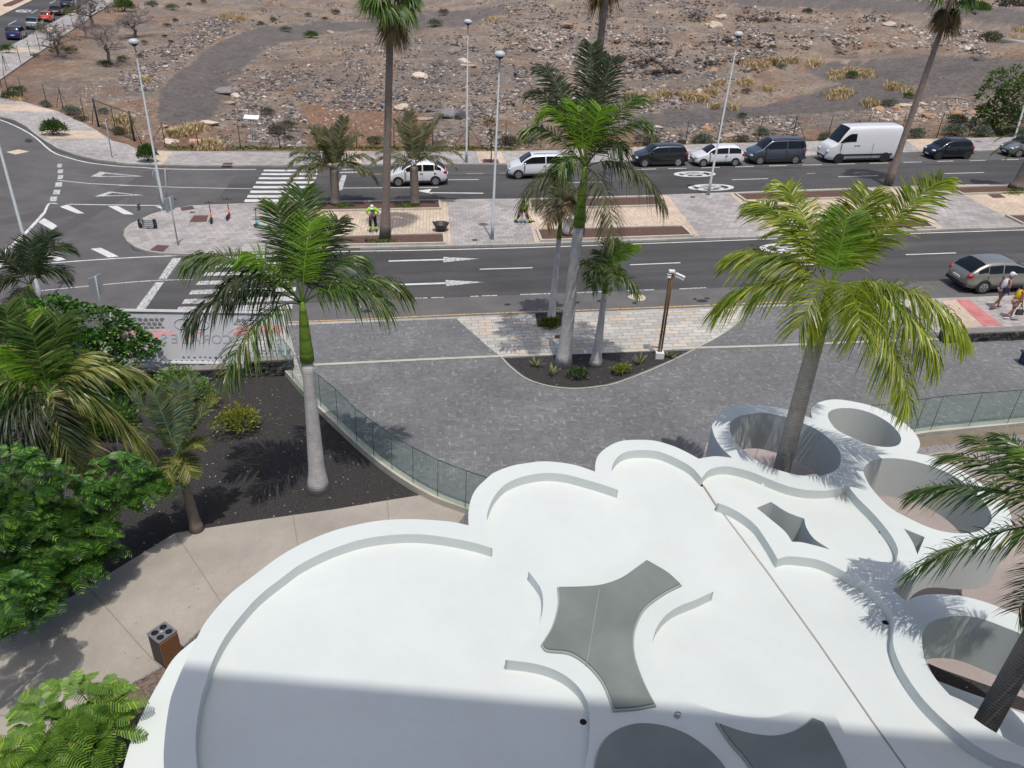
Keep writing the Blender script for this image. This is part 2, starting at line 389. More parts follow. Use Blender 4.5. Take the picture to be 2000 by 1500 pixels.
def kerbed(name, outer, mat, h=.12, kw_=.16, smooth=6, walk='pavement', cusps=(), holes=()):
    O = outer; I = inset(O, kw_)
    MB().prism([O, I], lambda x, y: S(x, y)-.1, lambda x, y: S(x, y)+h, bottom=False).build('kerb', 'kerb stone', kind='structure')
    return drape(walk, [I]+[list(q) for q in holes], h-.004, mat)
# ================================================================ SETTING: roads and pavements
FS = lambda o: (lambda x, y: S(x, y)+o)
left_road_kerb = [(0, 101), (90, 50), (130, 29), (190, -6), (240, -34)]
road = xy([(560, 650), (1400, 612), (2400, 570), (2400, 262), (1990, 280), (1500, 300), (1000, 316), (500, 320), (300, 316), (200, 300), (115, 283), (75, 258), (45, 236), (0, 222), (-60, 205), (-160, 180), (-160, 130), (-30, 118), (90, 52), (130, 31), (190, -4), (262, -44), (150, -44), (67, 0), (0, 32), (-250, 130), (-900, 420), (-900, 800), (200, 800), (560, 700)])
drape('road', [road], 0.0, 'asphalt')
# resurfaced strips across the junction
for i, q in enumerate([[(0, 428), (200, 385), (262, 350), (285, 335), (330, 322), (340, 330), (300, 350), (225, 398), (120, 460), (90, 460), (150, 420), (60, 432), (0, 440)]]):
    drape('road_patch', [xy(q)], 0.004, plain('fresh asphalt', (.085, .08, .08), .85, var=.2, scale=8))
drape('road_surface', [xy([(-900, 420), (-250, 215), (0, 232), (60, 262), (100, 293), (180, 318), (300, 326), (470, 329), (420, 396), (260, 440), (240, 460), (260, 490), (330, 500), (360, 510), (240, 640), (0, 700), (-900, 800)])], .002, 'mid asphalt')
drape('road_surface', [xy([(330, 660), (545, 632), (1000, 616), (1640, 590), (2350, 562), (2350, 532), (1379, 563), (1016, 576), (600, 592), (360, 604)])], .0025, 'worn asphalt')
drape('road_surface', [xy([(1230, 319), (1600, 305), (2000, 292), (2350, 280), (2350, 298), (1990, 311), (1305, 329), (1240, 331)])], .0025, 'mid asphalt')
# far pavement along the rubble lot, round the corner and up the side street
far_front = [(-60, 222), (0, 227), (25, 233), (50, 246), (72, 264), (90, 276), (112, 289), (150, 303), (187, 311), (250, 319), (300, 321), (375, 323), (500, 323), (1000, 319), (1225, 315), (1567, 304), (1800, 296), (2000, 292), (2350, 280)]
far_back = [(2350, 256), (2000, 267), (1817, 271), (1570, 276), (1450, 279), (1350, 282), (1212, 289), (1000, 295), (500, 296), (337, 295), (265, 290), (250, 282), (220, 275), (190, 255), (172, 245), (140, 230), (112, 217), (75, 207), (50, 200), (12, 186), (-14, 172), (0, 155), (40, 127), (105, 82), (172, 37), (230, -3), (290, -38)]
side_k = [(262, -44), (190, -6), (130, 29), (90, 50), (0, 101), (-60, 134), (-60, 180)]
kerbed('pavement_far', xy(far_front+far_back+side_k, .12), 'grey street paving')
for q in [[(-60, 202), (0, 203), (50, 204), (112, 217), (95, 219), (-60, 214)], [(76, 255), (188, 255), (206, 270), (97, 271)], [(310, 295), (338, 295), (318, 321), (296, 321)], [(930, 295), (978, 295), (988, 318), (936, 318)], [(1212, 290), (1242, 288), (1250, 313), (1232, 314)], [(1563, 303), (1575, 303), (1572, 277), (1565, 277)], [(1767, 273), (1818, 271), (1832, 279), (1798, 294)], [(672, 295), (705, 295), (707, 320), (668, 320)], [(0, 104), (58, 101), (80, 99), (60, 94), (20, 92)], [(75, 64), (120, 61), (135, 60), (105, 55), (88, 52)], [(128, 31), (165, 31), (180, 30), (150, 25), (134, 26)]]:
    drape('pavement_band', [xy(q, .12)], .121, 'cream street paving')
MB().prism([xy([(-40, 20), (0, 31), (67, -2), (110, -24), (60, -40), (-60, -30)], .12)], FS(-.1), FS(.12)).build('pavement', 'cream street paving', kind='structure')
drape('verge', [xy([(5, 9), (28, 0), (60, -6), (40, 4), (22, 12), (8, 13)], .12)], .126, 'red brown soil')
# median
med = [(241, 460), (243, 447), (254, 437), (272, 429), (295, 418), (330, 408), (375, 401), (475, 397), (640, 392), (860, 389), (1000, 388), (1300, 380), (1600, 369), (1840, 361), (2000, 358), (2400, 345), (2400, 428), (2000, 443), (1840, 448), (1500, 461), (1000, 477), (610, 486), (362, 496), (317, 495), (287, 490), (262, 481), (248, 471)]
kerbed('median', xy(med, .12), 'grey street paving')
for q in [[(612, 394), (872, 391), (883, 476), (598, 484)], [(1024, 389), (1303, 381.5), (1367, 461), (1045, 473)], [(1424, 377.5), (1750, 366.5), (1843, 446), (1514, 458.5)], [(1848, 363), (2395, 348), (2395, 427), (1997, 441)]]:
    drape('pavement_band', [xy(q, .12)], .121, 'cream street paving')
def planter(q, label, soil='red brown soil'):
    O = xy(q, .2); I = inset(O, .14)
    t = thing('planter', label, 'planter', (*np.mean(O, 0), float(S(*np.mean(O, 0)))), group='kerbed planting beds in the median')
    c = t.location; loc = lambda P: [(a-c[0], b-c[1]) for a, b in P]; fs = lambda o: (lambda x, y: float(S(x+c[0], y+c[1]))-c[2]+o)
    MB().prism([loc(O), loc(I)], fs(.05), fs(.24), bottom=False).build('kerb', 'coping concrete', t)
    MB().prism([loc(I)], fs(.06), fs(.17)).build('soil', soil, t)
planter([(619, 394), (860, 390), (863, 407), (612, 412)], 'long soil bed holding the two short arching palms')
planter([(602, 462), (869, 455), (871, 475), (601, 480)], 'bare reddish bed around the tall palm beside the worker')
planter([(1032, 389), (1284, 383), (1300, 401), (1034, 408)], 'bed at the far edge of the median behind the crouched worker')
planter([(1046, 447), (1334, 440), (1355, 460), (1055, 470)], 'reddish bed with a white sack standing at its near kerb')
planter([(1434, 377), (1697, 368), (1725, 384), (1455, 392)], 'bed behind the bright palm crown beside the leaning palm')
planter([(1560, 437), (1800, 427), (1829, 444), (1580, 456)], 'bed half hidden under the bright yellow green palm crown')
planter([(1850, 365), (2085, 359), (2105, 372), (1880, 379)], 'bed at the foot of the palm near the edge of the view')
planter([(1963, 420), (2100, 415), (2120, 432), (1998, 437)], 'short bed corner at the far end of the median')
# near pavement and plaza
near_k = [(560, 632), (575, 631), (700, 626), (875, 619), (1000, 614), (1175, 608), (1400, 599), (1640, 590), (1840, 582), (2000, 576), (2350, 562)]
kerb_n = xy([(240, 645)]+near_k, .12); kin = [(p[0]+.03, p[1]-.2) for p in kerb_n]
MB().prism([kerb_n+kin[::-1]], FS(-.1), FS(.12), bottom=False).build('kerb', 'kerb stone', kind='structure')
plaza = kin+xy([(2500, 900), (2300, 1500)], .1)+[(9, 10), (3, 10), (-2, 14.5)]+xy([(914, 997), (890, 990), (850, 974), (805, 949), (750, 911), (700, 869), (620, 789), (600, 771), (582, 749), (562, 724), (545, 700), (240, 700)], .1)
drape('plaza', [plaza], .11, 'dark plaza pavers')
arc_l = spline([(p[0], p[1]) for p in xy([(889, 619), (903, 633), (930, 656), (952, 676), (976, 695)], .12)], 5, False)
arc_r = spline(xy([(1362, 680), (1400, 658), (1437, 631), (1452, 609), (1458, 597.5)], .12), 5, False)
drape('pavement', [arc_l+arc_r[::1]+[p for p in reversed(kin) if arc_l[0][0]+.1 < p[0] < arc_r[-1][0]-.1]], .117, 'stone paving')
def strip(name, pts, wd, off, mat, z=.12, n=4, **kw):
    c = spline(xy(pts, z), n, False) if len(pts) > 2 else xy(pts, z); a = []; b = []
    for i, p in enumerate(c):
        q0 = np.array(c[max(i-1, 0)]); q1 = np.array(c[min(i+1, len(c)-1)]); t = q1-q0; t /= np.linalg.norm(t); nn = np.array([-t[1], t[0]])*wd/2
        a.append(tuple(np.array(p)+nn)); b.append(tuple(np.array(p)-nn))
    if off > .03 and name == 'kerb': return MB().prism([a+b[::-1]], FS(0), FS(off), bottom=False).build(name, mat, kind='structure', **kw)
    return drape(name, [a+b[::-1]], off, mat, **kw)
strip('plaza_band', [(600, 713), (825, 702), (985, 695)], .16, .124, 'coping concrete')
strip('plaza_band', [(985, 695), (1150, 689), (1362, 679)], .16, .124, 'coping concrete')
strip('plaza_band', [(1362, 679), (1500, 675), (1700, 667), (1860, 661)], .16, .124, 'coping concrete')
lens = spline(xy([(985, 700), (1000, 714), (1030, 737), (1067, 750), (1100, 755), (1130, 756), (1162, 753), (1192, 748), (1225, 737), (1275, 717), (1325, 695), (1345, 685), (1170, 691)], .12), 4, True, cusps=(0, 11))
drape('planting_bed', [lens], .129, 'black lapilli')
strip('planting_edge', [(978, 696), (996, 716), (1028, 740), (1067, 753), (1100, 758), (1130, 759), (1162, 756), (1194, 751), (1228, 740), (1278, 720), (1328, 697), (1362, 679), (1402, 658), (1440, 631), (1456, 607)], .05, .132, 'coping concrete')
drape('planting_bed', [xy([(1045, 612), (1100, 611), (1102, 637), (1050, 638)], .12)], .130, 'black lapilli')
# sidewalk behind the sign and behind the stone wall at the far end
drape('pavement', [kin[0:2]+xy([(560, 633), (600, 770), (545, 712), (200, 720), (150, 650)], .12)], .123, 'stone paving')
drape('tactile_strip', [xy([(200, 651), (560, 634), (562, 650), (200, 668)], .12)], .127, 'red tactile paving')
drape('pavement', [xy([(1700, 589), (2000, 578), (2350, 565), (2350, 640), (2000, 641), (1840, 650), (1740, 640), (1700, 610)], .12)], .119, 'grey street paving')
drape('tactile_strip', [xy([(1866, 586), (1893, 585), (1958, 636), (1920, 637)], .12)], .125, 'red tactile paving')
drape('pavement_band', [xy([(1840, 587), (1866, 586), (1920, 637), (1870, 640)], .12)], .1225, 'cream street paving')

# ---- road markings
def mark(pts, mat='road paint', off=.006, name='road_marking', z=0.0): return drape(name, [xy(pts, z)], off, mat)
def line(pts, wd=.12, mat='road paint', off=.006): return strip('road_marking', pts, wd, off, mat, 0.0)
for k, y in enumerate([333, 340, 348, 356.5, 365.5, 374.5, 383.5, 392]):
    h = 1.6+k*.16; l = 515-(y-333)*.63; r = 625-(y-333)*.52
    mark([(l+1, y-h), (r+1, y-h-.2), (r-1, y+h-.2), (l-1, y+h)])
for y, h in [(505, 3.0), (520, 3.2), (536, 3.4), (553, 3.8), (571, 4.2), (589, 4.6), (604.5, 5)]:
    l = 421-(y-505)*.75; r = 592-(y-505)*.2
    mark([(l+3, y-h), (r, y-h-6), (r-2, y+h-6), (l-3, y+h)], 'worn road paint' if y > 530 else 'road paint')
mark([(337, 504), (355, 503.5), (325, 545), (309, 546)], 'worn road paint'); mark([(304, 552), (320, 551), (282, 607), (262, 608)], 'worn road paint')
line([(30, 573), (150, 561), (287, 549), (376, 546)], .1, 'worn road paint')
line([(70, 515.5), (225, 505), (360, 499), (480, 495), (610, 492)], .12); line([(610, 492.5), (1000, 484.5), (1500, 467), (1757, 457), (2000, 449), (2350, 437)], .12)
line([(135, 399), (262, 401), (330, 401)], .14); line([(-20, 515), (0, 500), (50, 455), (87, 415)], .2); line([(87, 415), (96, 398), (112, 398)], .14)
for q in [[(97, 388), (112, 388), (111, 381), (99, 380)], [(103, 379), (117, 379), (117, 371), (106, 371)]]: pass
for x0, x1, y0, y1 in [(111, 122, 320, 327), (112, 124, 331, 338), (112, 124, 342, 350), (107, 122, 356, 365), (103, 118, 371, 380), (97, 112, 384, 393)]:
    mark([(x0+2, y0), (x1, y0), (x1-2, y1), (x0, y1)], 'worn road paint')
for q in [[(117, 404), (132, 399.5), (165, 417), (150, 417)], [(211, 402.5), (230, 402.5), (262, 419), (242, 418.5)], [(303, 403), (320, 402.8), (332, 408), (318, 409)], [(75, 434), (86, 426), (112, 441), (102, 449)], [(37, 469), (51, 462), (67, 480), (56, 482)], [(177, 486), (197, 484), (232, 501), (212, 503)], [(80, 495), (96, 492), (129, 507), (110, 510)], [(0, 505), (11, 511), (0, 523), (-14, 520)]]: mark(q)
for a, b, c, d in [((177, 345), (197, 335), (281, 344.5), 1.2), ((184, 384), (214, 374), (281, 381.5), 1.3)]:
    O = xy([a, b, c]); mx = np.mean(O, 0); drape('road_marking', [O, [tuple(mx+(np.array(p)-mx)*s) for p, s in zip(O, (.55, .5, .72))]], .007, 'worn road paint')
line([(-60, 224), (0, 234), (60, 262), (100, 295), (130, 307), (180, 319), (275, 327), (325, 330), (500, 331)], .14)
line([(112, 352), (250, 362), (492, 369)], .1); line([(660, 367.5), (857, 366)], .12); line([(233, 362.3), (252, 363)], .14, 'faded yellow paint', .009)
mark([(668, 342), (677, 342), (668, 372), (656, 372)], 'worn road paint')
for q in [[(668, 330), (705, 329), (706, 331), (668, 332)], [(664, 336), (707, 335), (707, 337.5), (663, 338)]]: mark(q, 'worn road paint')
for a in [(872, 351.3, 935, 350.8), (1430, 351, 1500, 349), (1637, 345.5, 1715, 343), (1305, 329.5, 1341, 328.7), (1370, 328, 1406, 327), (1436, 326, 1472, 325), (1502, 324.3, 1537, 323.5), (1567, 322.5, 1605, 321.7), (1636, 320.7, 1670, 320), (1699, 319.2, 1735, 318.2), (1764, 317.2, 1800, 316.3), (1831, 315.5, 1862, 314.5), (1894, 313.8, 1925, 313), (1957, 312.2, 1990, 311.5), (1845, 339, 1922, 337), (1245, 331, 1282, 330), (1100, 357, 1180, 355.5)]: line([a[:2], a[2:]], .13)
for a in [(713, 340.5, 746, 340.3), (909, 339.2, 944, 338.8), (975, 338.5, 1000, 338.3), (1576, 339, 1592, 338.5)]: line([a[:2], a[2:]], .12, 'faded yellow paint')
mark([(812, 372.5), (843, 369), (838, 376), (846, 379)], off=.007); line([(840, 376.5), (944, 377.5)], .2)
mark([(866, 502), (937, 505.5), (866, 512.5)], 'worn road paint'); mark([(759, 508.8), (866, 505.8), (866, 508.2), (759, 511.2)])
mark([(870, 547), (945, 551), (871, 559)], 'worn road paint'); mark([(770, 555), (870, 551.5), (870, 554.8), (770, 558)])
for a in [(937, 526, 1040, 523), (1230, 517.3, 1329, 513.3), (1769, 497.5, 1867, 494), (1537, 505.5, 1582, 504), (1560, 517, 1600, 516)]: line([a[:2], a[2:]], .12)
for a in [(720, 586.5, 760, 585), (811, 582.5, 835, 582), (842, 581.5, 867, 581), (919, 579, 935, 578.5), (940, 578, 971, 577.2), (1016, 575.4, 1075, 573.5), (1125, 571.8, 1177, 569.6), (1224, 568, 1278, 566), (1327, 564.5, 1379, 562)]: line([a[:2], a[2:]], .1, 'worn road paint')
line([(545, 629.5), (700, 624), (875, 615.5), (1000, 610.5), (1175, 604.5), (1375, 596.5), (1512, 590.5), (1635, 586.5)], .1, 'faded yellow paint')
bl = spline(xy([(1226, 580), (1234, 575), (1246, 574.5), (1260, 579), (1259, 586), (1247, 588), (1236, 585)]), 3); drape('sand_spill', [bl], .008, 'pale sand spill')
mark([(12, 297), (36, 292), (58, 296), (30, 302)], 'pale sand spill', .008)
for x, y, rx, ry in [(1173, 588.5, 8, 2.5), (1239, 592, 5, 2), (1127, 591, 6, 2), (1371, 588, 12, 3), (1381, 583, 6, 2), (991, 595, 7, 2), (716, 608, 10, 3), (727, 602, 5, 2), (1357, 584, 4, 2), (56, 275, 8, 4)]:
    drape('oil_stain', [spline(xy([(x-rx, y), (x-rx*.4, y-ry), (x+rx*.5, y-ry*.8), (x+rx, y+.3), (x+rx*.3, y+ry), (x-rx*.5, y+ry*.7)]), 3)], .0075, plain('oil stain', (.03, .03, .03), .6))
def roundel(px, py, rl, rw, ang, text_flip):
    """The painted 30 limit with its stretched ring; ang is the driving direction."""
    c = G(px, py); ca, sa = math.cos(ang), math.sin(ang)
    def ell(a, b, n=40): return [(c[0]+ca*a*math.cos(2*PI*k/n)-sa*b*math.sin(2*PI*k/n), c[1]+sa*a*math.cos(2*PI*k/n)+ca*b*math.sin(2*PI*k/n)) for k in range(n)]
    drape('road_marking', [ell(rl, rw), ell(rl-.38, rw-.2)], .0075, 'road paint')
    cu = bpy.data.curves.new('t', 'FONT'); cu.body = '30'; cu.size = 1; cu.align_x = 'CENTER'; cu.align_y = 'CENTER'; cu.offset = .02
    to = bpy.data.objects.new('t', cu); COL.objects.link(to); dg = bpy.context.evaluated_depsgraph_get(); me = bpy.data.meshes.new_from_object(to.evaluated_get(dg)); bpy.data.objects.remove(to)
    for v in me.vertices:
        lx, ly = v.co.x*rw*1.35, v.co.y*rl*1.55        # text width runs across the lane, text height along it
        v.co = (c[0]+ca*ly+sa*lx, c[1]+sa*ly-ca*lx, 0); v.co.z = float(S(v.co.x, v.co.y))+.0085
    link('road_marking', me, 'road paint', kind='structure')
roundel(1357, 340, 1.55, .85, STREET+PI, 0); roundel(1389, 366, 1.6, .85, STREET+PI, 0); roundel(1545, 484.5, 1.75, .85, STREET, 0)
lsd = G(90, 50)-G(0, 101); roundel(46, 21.5, 2.4, 1.1, math.atan2(lsd[1], lsd[0])+PI, 0)
for a in [(16, 48, 32, 40), (61, 26, 73, 19), (97, 7, 108, 1), (88, 18.5, 98, 18)]: line([a[:2], a[2:]], .13)
line([(0, 31), (67, -3)], .2)

# ---- iron covers and gully inlets: each is a thing
def cover(q, label, name='manhole_cover', off=.126, cat='cover', z=.12, mat='brown iron'):
    P = xy(q, z); c = np.mean(P, 0); cz = float(S(*c)); O = [(a-c[0], b-c[1]) for a, b in P]
    mb = MB().prism([O], lambda x, y: float(S(x+c[0], y+c[1]))-cz+off-.03, lambda x, y: float(S(x+c[0], y+c[1]))-cz+off)
    for k in range(1, 6):
        a = np.array(O[0])*(1-k/6)+np.array(O[-1])*k/6 if len(O) == 4 else np.array(O[0])*.6; b = np.array(O[1])*(1-k/6)+np.array(O[2])*k/6 if len(O) == 4 else -np.array(O[0])*.6
        if len(O) == 4:
            d = (b-a)/np.linalg.norm(b-a); n_ = np.array([-d[1], d[0]])*.012; a = a+d*.05; b = b-d*.05
            mb.prism([[tuple(a+n_), tuple(b+n_), tuple(b-n_), tuple(a-n_)]], lambda x, y: float(S(x+c[0], y+c[1]))-cz+off-.002, lambda x, y: float(S(x+c[0], y+c[1]))-cz+off+.006)
    o = mb.build(name, mat, label=label, cat=cat); o.location = (c[0], c[1], cz); return o
cover([(352, 405), (376, 402), (380, 408), (355, 412)], 'brown iron cover at the far edge of the median behind the sign post')
cover([(372, 413.5), (382, 413), (380, 416), (370, 416.5)], 'tiny brown cover between the two larger ones')
cover([(379, 421), (407, 420.5), (403, 433), (369, 434)], 'larger brown iron cover beside the first orange scooter')
gl = 'gully_inlet'
cover([(307, 478), (331, 480), (318, 492), (292, 489)], 'square brown gully lid on the nose of the median', gl, cat='drain')
cover([(437, 318), (455, 317.5), (453, 324), (432, 324)], 'brown gully lid in the kerb of the far pavement', gl, cat='drain')
cover([(922, 467), (932, 467), (933, 470.5), (923, 470.5)], 'tiny cover beside the lamp post foot in the median')
cover([(1348, 383.5), (1357, 383), (1358, 386), (1349, 386.5)], 'tiny cover beside the leaning lamp post foot')
cover([(1929, 380), (1953, 379), (1965, 386), (1940, 387)], 'dark cover in the cream paving at the far end of the median')
cover([(1083, 655), (1095, 655), (1095, 661), (1084, 661)], 'reddish cover behind the tall royal palm trunk')
cover([(1805, 593), (1820, 592), (1822, 597), (1808, 598)], 'reddish cover by the kerb near the red strip')
cc = G(652, 446, .12)[:2]; P_ = [(cc[0]+.42*math.cos(t*PI/12), cc[1]+.42*math.sin(t*PI/12)) for t in range(24)]
oc = MB().prism([[(a-cc[0], b-cc[1]) for a, b in P_]], 0, .01).lathe([(.36, .011), (.36, .014), (.3, .014), (.3, .011)], n=24).build('manhole_cover', 'brown iron', label='round brown manhole cover in the cream paving', cat='cover'); oc.location = (cc[0], cc[1], float(S(*cc))+.118); oc.rotation_euler = (0, -math.atan(.055), 0)

# ================================================================ garden, path and floors beside the pavilion
def hk(px, py, o=-.05): return tuple(G(px, py, o)[:2])
garden = xy([(560, 728), (600, 777), (620, 795), (700, 875), (750, 917), (805, 955), (830, 968), (750, 979), (650, 996), (571, 1007), (500, 1017), (342, 1042), (207, 1125), (0, 1252), (-500, 1560), (-900, 900), (-400, 640), (240, 700), (545, 712)], -.05)
FG = lambda x, y: S(x, y)
drape('planting_bed', [garden], -.06, 'black lapilli')
path = xy([(914, 1000), (880, 990), (825, 967), (750, 979), (650, 996), (571, 1007), (500, 1017), (342, 1042), (207, 1125), (0, 1252), (-500, 1560), (-500, 1800), (0, 1520), (150, 1410), (232, 1351), (315, 1304), (390, 1232), (480, 1200), (700, 1150), (1000, 1100)], -.05)
drape('path', [path], -.035, 'path concrete')
for q in [[(342, 1042), (370, 1083), (397, 1124), (434, 1181)], [(172, 1147), (230, 1213), (290, 1280), (316, 1305)], [(572, 1005), (577, 1035), (582, 1068)], [(756, 979), (758, 1000), (760, 1030)], [(-60, 1408), (0, 1399), (62, 1389), (130, 1370)]]:
    strip('path_joint', q, .018, -.030, plain('joint gap brown', (.21, .18, .155), .9), -.05)  # thin brown strip marking each joint between the concrete slabs
strip('planting_edge', [(60, 1455), (150, 1408), (232, 1351), (315, 1304), (350, 1272), (392, 1231)], .05, -.028, 'grey chippings', -.05)
drape('planting_bed', [xy([(390, 1232), (315, 1304), (232, 1351), (150, 1410), (0, 1520), (0, 1800), (500, 1800), (700, 1300)], -.05)], -.045, 'bark mulch')
drape('plaza_floor', [xy([(1380, 870), (1560, 850), (1800, 870), (1860, 1080), (2080, 1180), (2500, 1500), (2500, 1900), (1300, 1800), (1300, 1100)], 0)], .128, 'warm floor concrete')
drape('garden_strip', [xy([(1790, 873), (2000, 846), (2300, 815), (2300, 840), (2000, 862), (1880, 876), (1790, 890)], .12)], .131, 'grey chippings')
drape('plaza_floor', [xy([(1790, 890), (1880, 876), (2000, 862), (2300, 840), (2600, 1100), (2300, 1300), (1900, 1150), (1800, 1000)], .12)], .131, 'warm floor concrete')
strip('path_joint', [(1853, 1141), (1880, 1165), (1920, 1200)], .02, .134, plain('joint gap brown', (.21, .18, .155), .9), .12)
strip('path_joint', [(1480, 876), (1474, 900)], .02, .134, 'joint gap brown', .12)
drape('planting_bed', [xy([(1812, 1296), (1840, 1308), (1925, 1338), (2010, 1368), (2200, 1440), (2200, 1500), (2000, 1390), (1930, 1370), (1870, 1345), (1826, 1328)], .12)], .135, 'black lapilli')
MB().prism([xy([(1826, 1328), (1870, 1345), (1930, 1366), (2000, 1395), (2200, 1480), (2200, 1640), (1800, 1500), (1780, 1400)], .3)], FS(.1), FS(.3)).build('garden_ledge', 'white wall paint', label='low white ledge beside the palm trunk under the end ring', cat='ledge')
# the white base ledge that shows outside the pavilion's outer rim
led = spline(xy([(440, 1215), (405, 1232), (362, 1264), (336, 1290), (315, 1325), (295, 1360), (275, 1400), (260, 1434), (249, 1469), (240, 1503), (228, 1560), (330, 1700), (500, 1500), (540, 1250)], z=.25), 4, True, cusps=(0, 11, 12, 13))
MB().prism([led], -.7, .25, smooth=True).build('base_ledge', 'white wall paint', label='low white base ledge curving outside the pavilion roof', cat='ledge')

# worn wheel paths and kerbside grime
for q, wd in [([(620, 560), (1000, 545), (1400, 531), (2000, 512)], .5), ([(620, 535), (1000, 521), (1400, 507), (2000, 490)], .5), ([(500, 346), (1000, 341), (1500, 329), (2000, 317)], .5)]:
    strip('wheel_path', q, wd, .0035, plain('polished asphalt', (.066, .064, .064), .55, var=.3, scale=.8), 0.0)
# ================================================================ PAVILION with lobed roof
ZT, ZF, ZB = 3.2, 2.955, 2.0
def loop(pts, cusps=(), n=5, z=ZT): return spline(xy(pts, z=z), n, True, cusps)
outer_px = [(320, 1500), (322, 1437), (332, 1370), (345, 1332), (360, 1297), (385, 1245), (405, 1210), (447, 1162), (497, 1123), (550, 1084), (600, 1057), (650, 1037), (700, 1024), (750, 1016), (800, 1014), (850, 1016), (887, 1020), (915, 1026), (915, 1000), (920, 975), (930, 955), (950, 935), (967, 922), (999, 910), (1025, 905), (1062, 901), (1100, 904), (1130, 910), (1162, 921), (1164, 900), (1172, 885), (1190, 871), (1215, 861), (1250, 859), (1280, 861), (1312, 870), (1337, 881), (1365, 896), (1380, 893), (1400, 891), (1430, 894), (1410, 875), (1397, 855), (1391, 835), (1395, 820), (1410, 804), (1435, 794), (1462, 791), (1499, 793), (1537, 800), (1570, 811), (1586, 817), (1584, 802), (1590, 792), (1605, 784), (1630, 780), (1660, 783), (1700, 792), (1737, 807), (1770, 829), (1790, 850), (1797, 868), (1790, 885), (1822, 892), (1855, 906), (1890, 927), (1925, 950), (1955, 975), (1972, 1000), (1977, 1025), (1976, 1050), (1965, 1066), (1940, 1072), (1900, 1072), (1870, 1069), (1840, 1071), (1812, 1088), (1790, 1127), (1742, 1151), (1770, 1175), (1787, 1166), (1812, 1161), (1850, 1161), (1887, 1166), (1925, 1176), (1962, 1190), (2000, 1206), (2060, 1235), (2130, 1290), (2170, 1360), (2180, 1450), (2150, 1600), (2000, 1750), (1600, 1900), (900, 1900), (400, 1800), (330, 1600)]
cu = [i for i, p in enumerate(outer_px) if p in [(915, 1026), (1162, 921), (1365, 896), (1430, 894), (1586, 817), (1790, 885), (1790, 1127), (1742, 1151), (1770, 1175)]]
OUT = loop(outer_px, cu)
H1 = loop([(1425, 835), (1430, 822), (1447, 812), (1475, 807), (1500, 807), (1532, 814), (1570, 827), (1600, 842), (1625, 862), (1640, 882), (1642, 900), (1635, 916), (1612, 927), (1587, 930), (1550, 926), (1500, 911), (1475, 897), (1450, 877), (1432, 857)])
H2 = loop([(1617, 810), (1625, 801), (1645, 797), (1675, 799), (1707, 809), (1735, 825), (1755, 845), (1760, 860), (1752, 870), (1732, 873), (1700, 869), (1670, 857), (1637, 841), (1622, 825)])
H3 = loop([(1687, 917), (1695, 905), (1712, 897), (1745, 895), (1787, 901), (1837, 917), (1875, 937), (1905, 962), (1927, 987), (1937, 1010), (1928, 1028), (1900, 1040), (1862, 1041), (1820, 1032), (1775, 1012), (1737, 990), (1705, 957), (1690, 932)])
H4 = loop([(1801, 1255), (1802, 1235), (1810, 1221), (1832, 1209), (1870, 1203), (1912, 1207), (1962, 1225), (2000, 1241), (2060, 1275), (2110, 1330), (2130, 1400), (2110, 1460), (2060, 1478), (2000, 1460), (1950, 1434), (1900, 1401), (1850, 1352), (1825, 1322), (1807, 1290)])
HT = loop([(1765, 1032), (1806, 1049), (1799, 1066), (1792, 1083), (1782, 1058)], (0, 1, 3))
HS = loop([(1478, 992), (1506, 980), (1537, 1000), (1571, 1013), (1575, 1030), (1590, 1052), (1621, 1073), (1587, 1064), (1565, 1059), (1547, 1058), (1532, 1037), (1500, 1010)], (0, 1, 3, 6, 9))
star = [(1088, 1150), (1137, 1149), (1175, 1145), (1212, 1132), (1240, 1113), (1262, 1097), (1303, 1121), (1331, 1146), (1298, 1163), (1262, 1190), (1245, 1220), (1238, 1250), (1240, 1285), (1252, 1322), (1264, 1350), (1281, 1382), (1240, 1389), (1197, 1392), (1188, 1366), (1172, 1332), (1143, 1300), (1110, 1280), (1068, 1275), (1056, 1263), (1075, 1232), (1086, 1200), (1090, 1175)]
star_c = (0, 5, 7, 15, 17, 23)
sky2 = [(1160, 1495), (1170, 1462), (1190, 1437), (1225, 1420), (1262, 1416), (1312, 1425), (1362, 1450), (1412, 1497), (1435, 1560), (1420, 1640), (1340, 1690), (1240, 1680), (1175, 1620), (1158, 1550)]
sky3 = [(1397, 1414), (1450, 1432), (1500, 1440), (1537, 1435), (1567, 1420), (1584, 1405), (1607, 1414), (1635, 1465), (1658, 1515), (1680, 1600), (1590, 1640), (1510, 1590), (1462, 1500), (1425, 1455)]
sky3_c = (0, 5, 6, 9, 10)
L_st = loop(star, star_c); L_s2 = loop(sky2); L_s3 = loop(sky3, sky3_c)
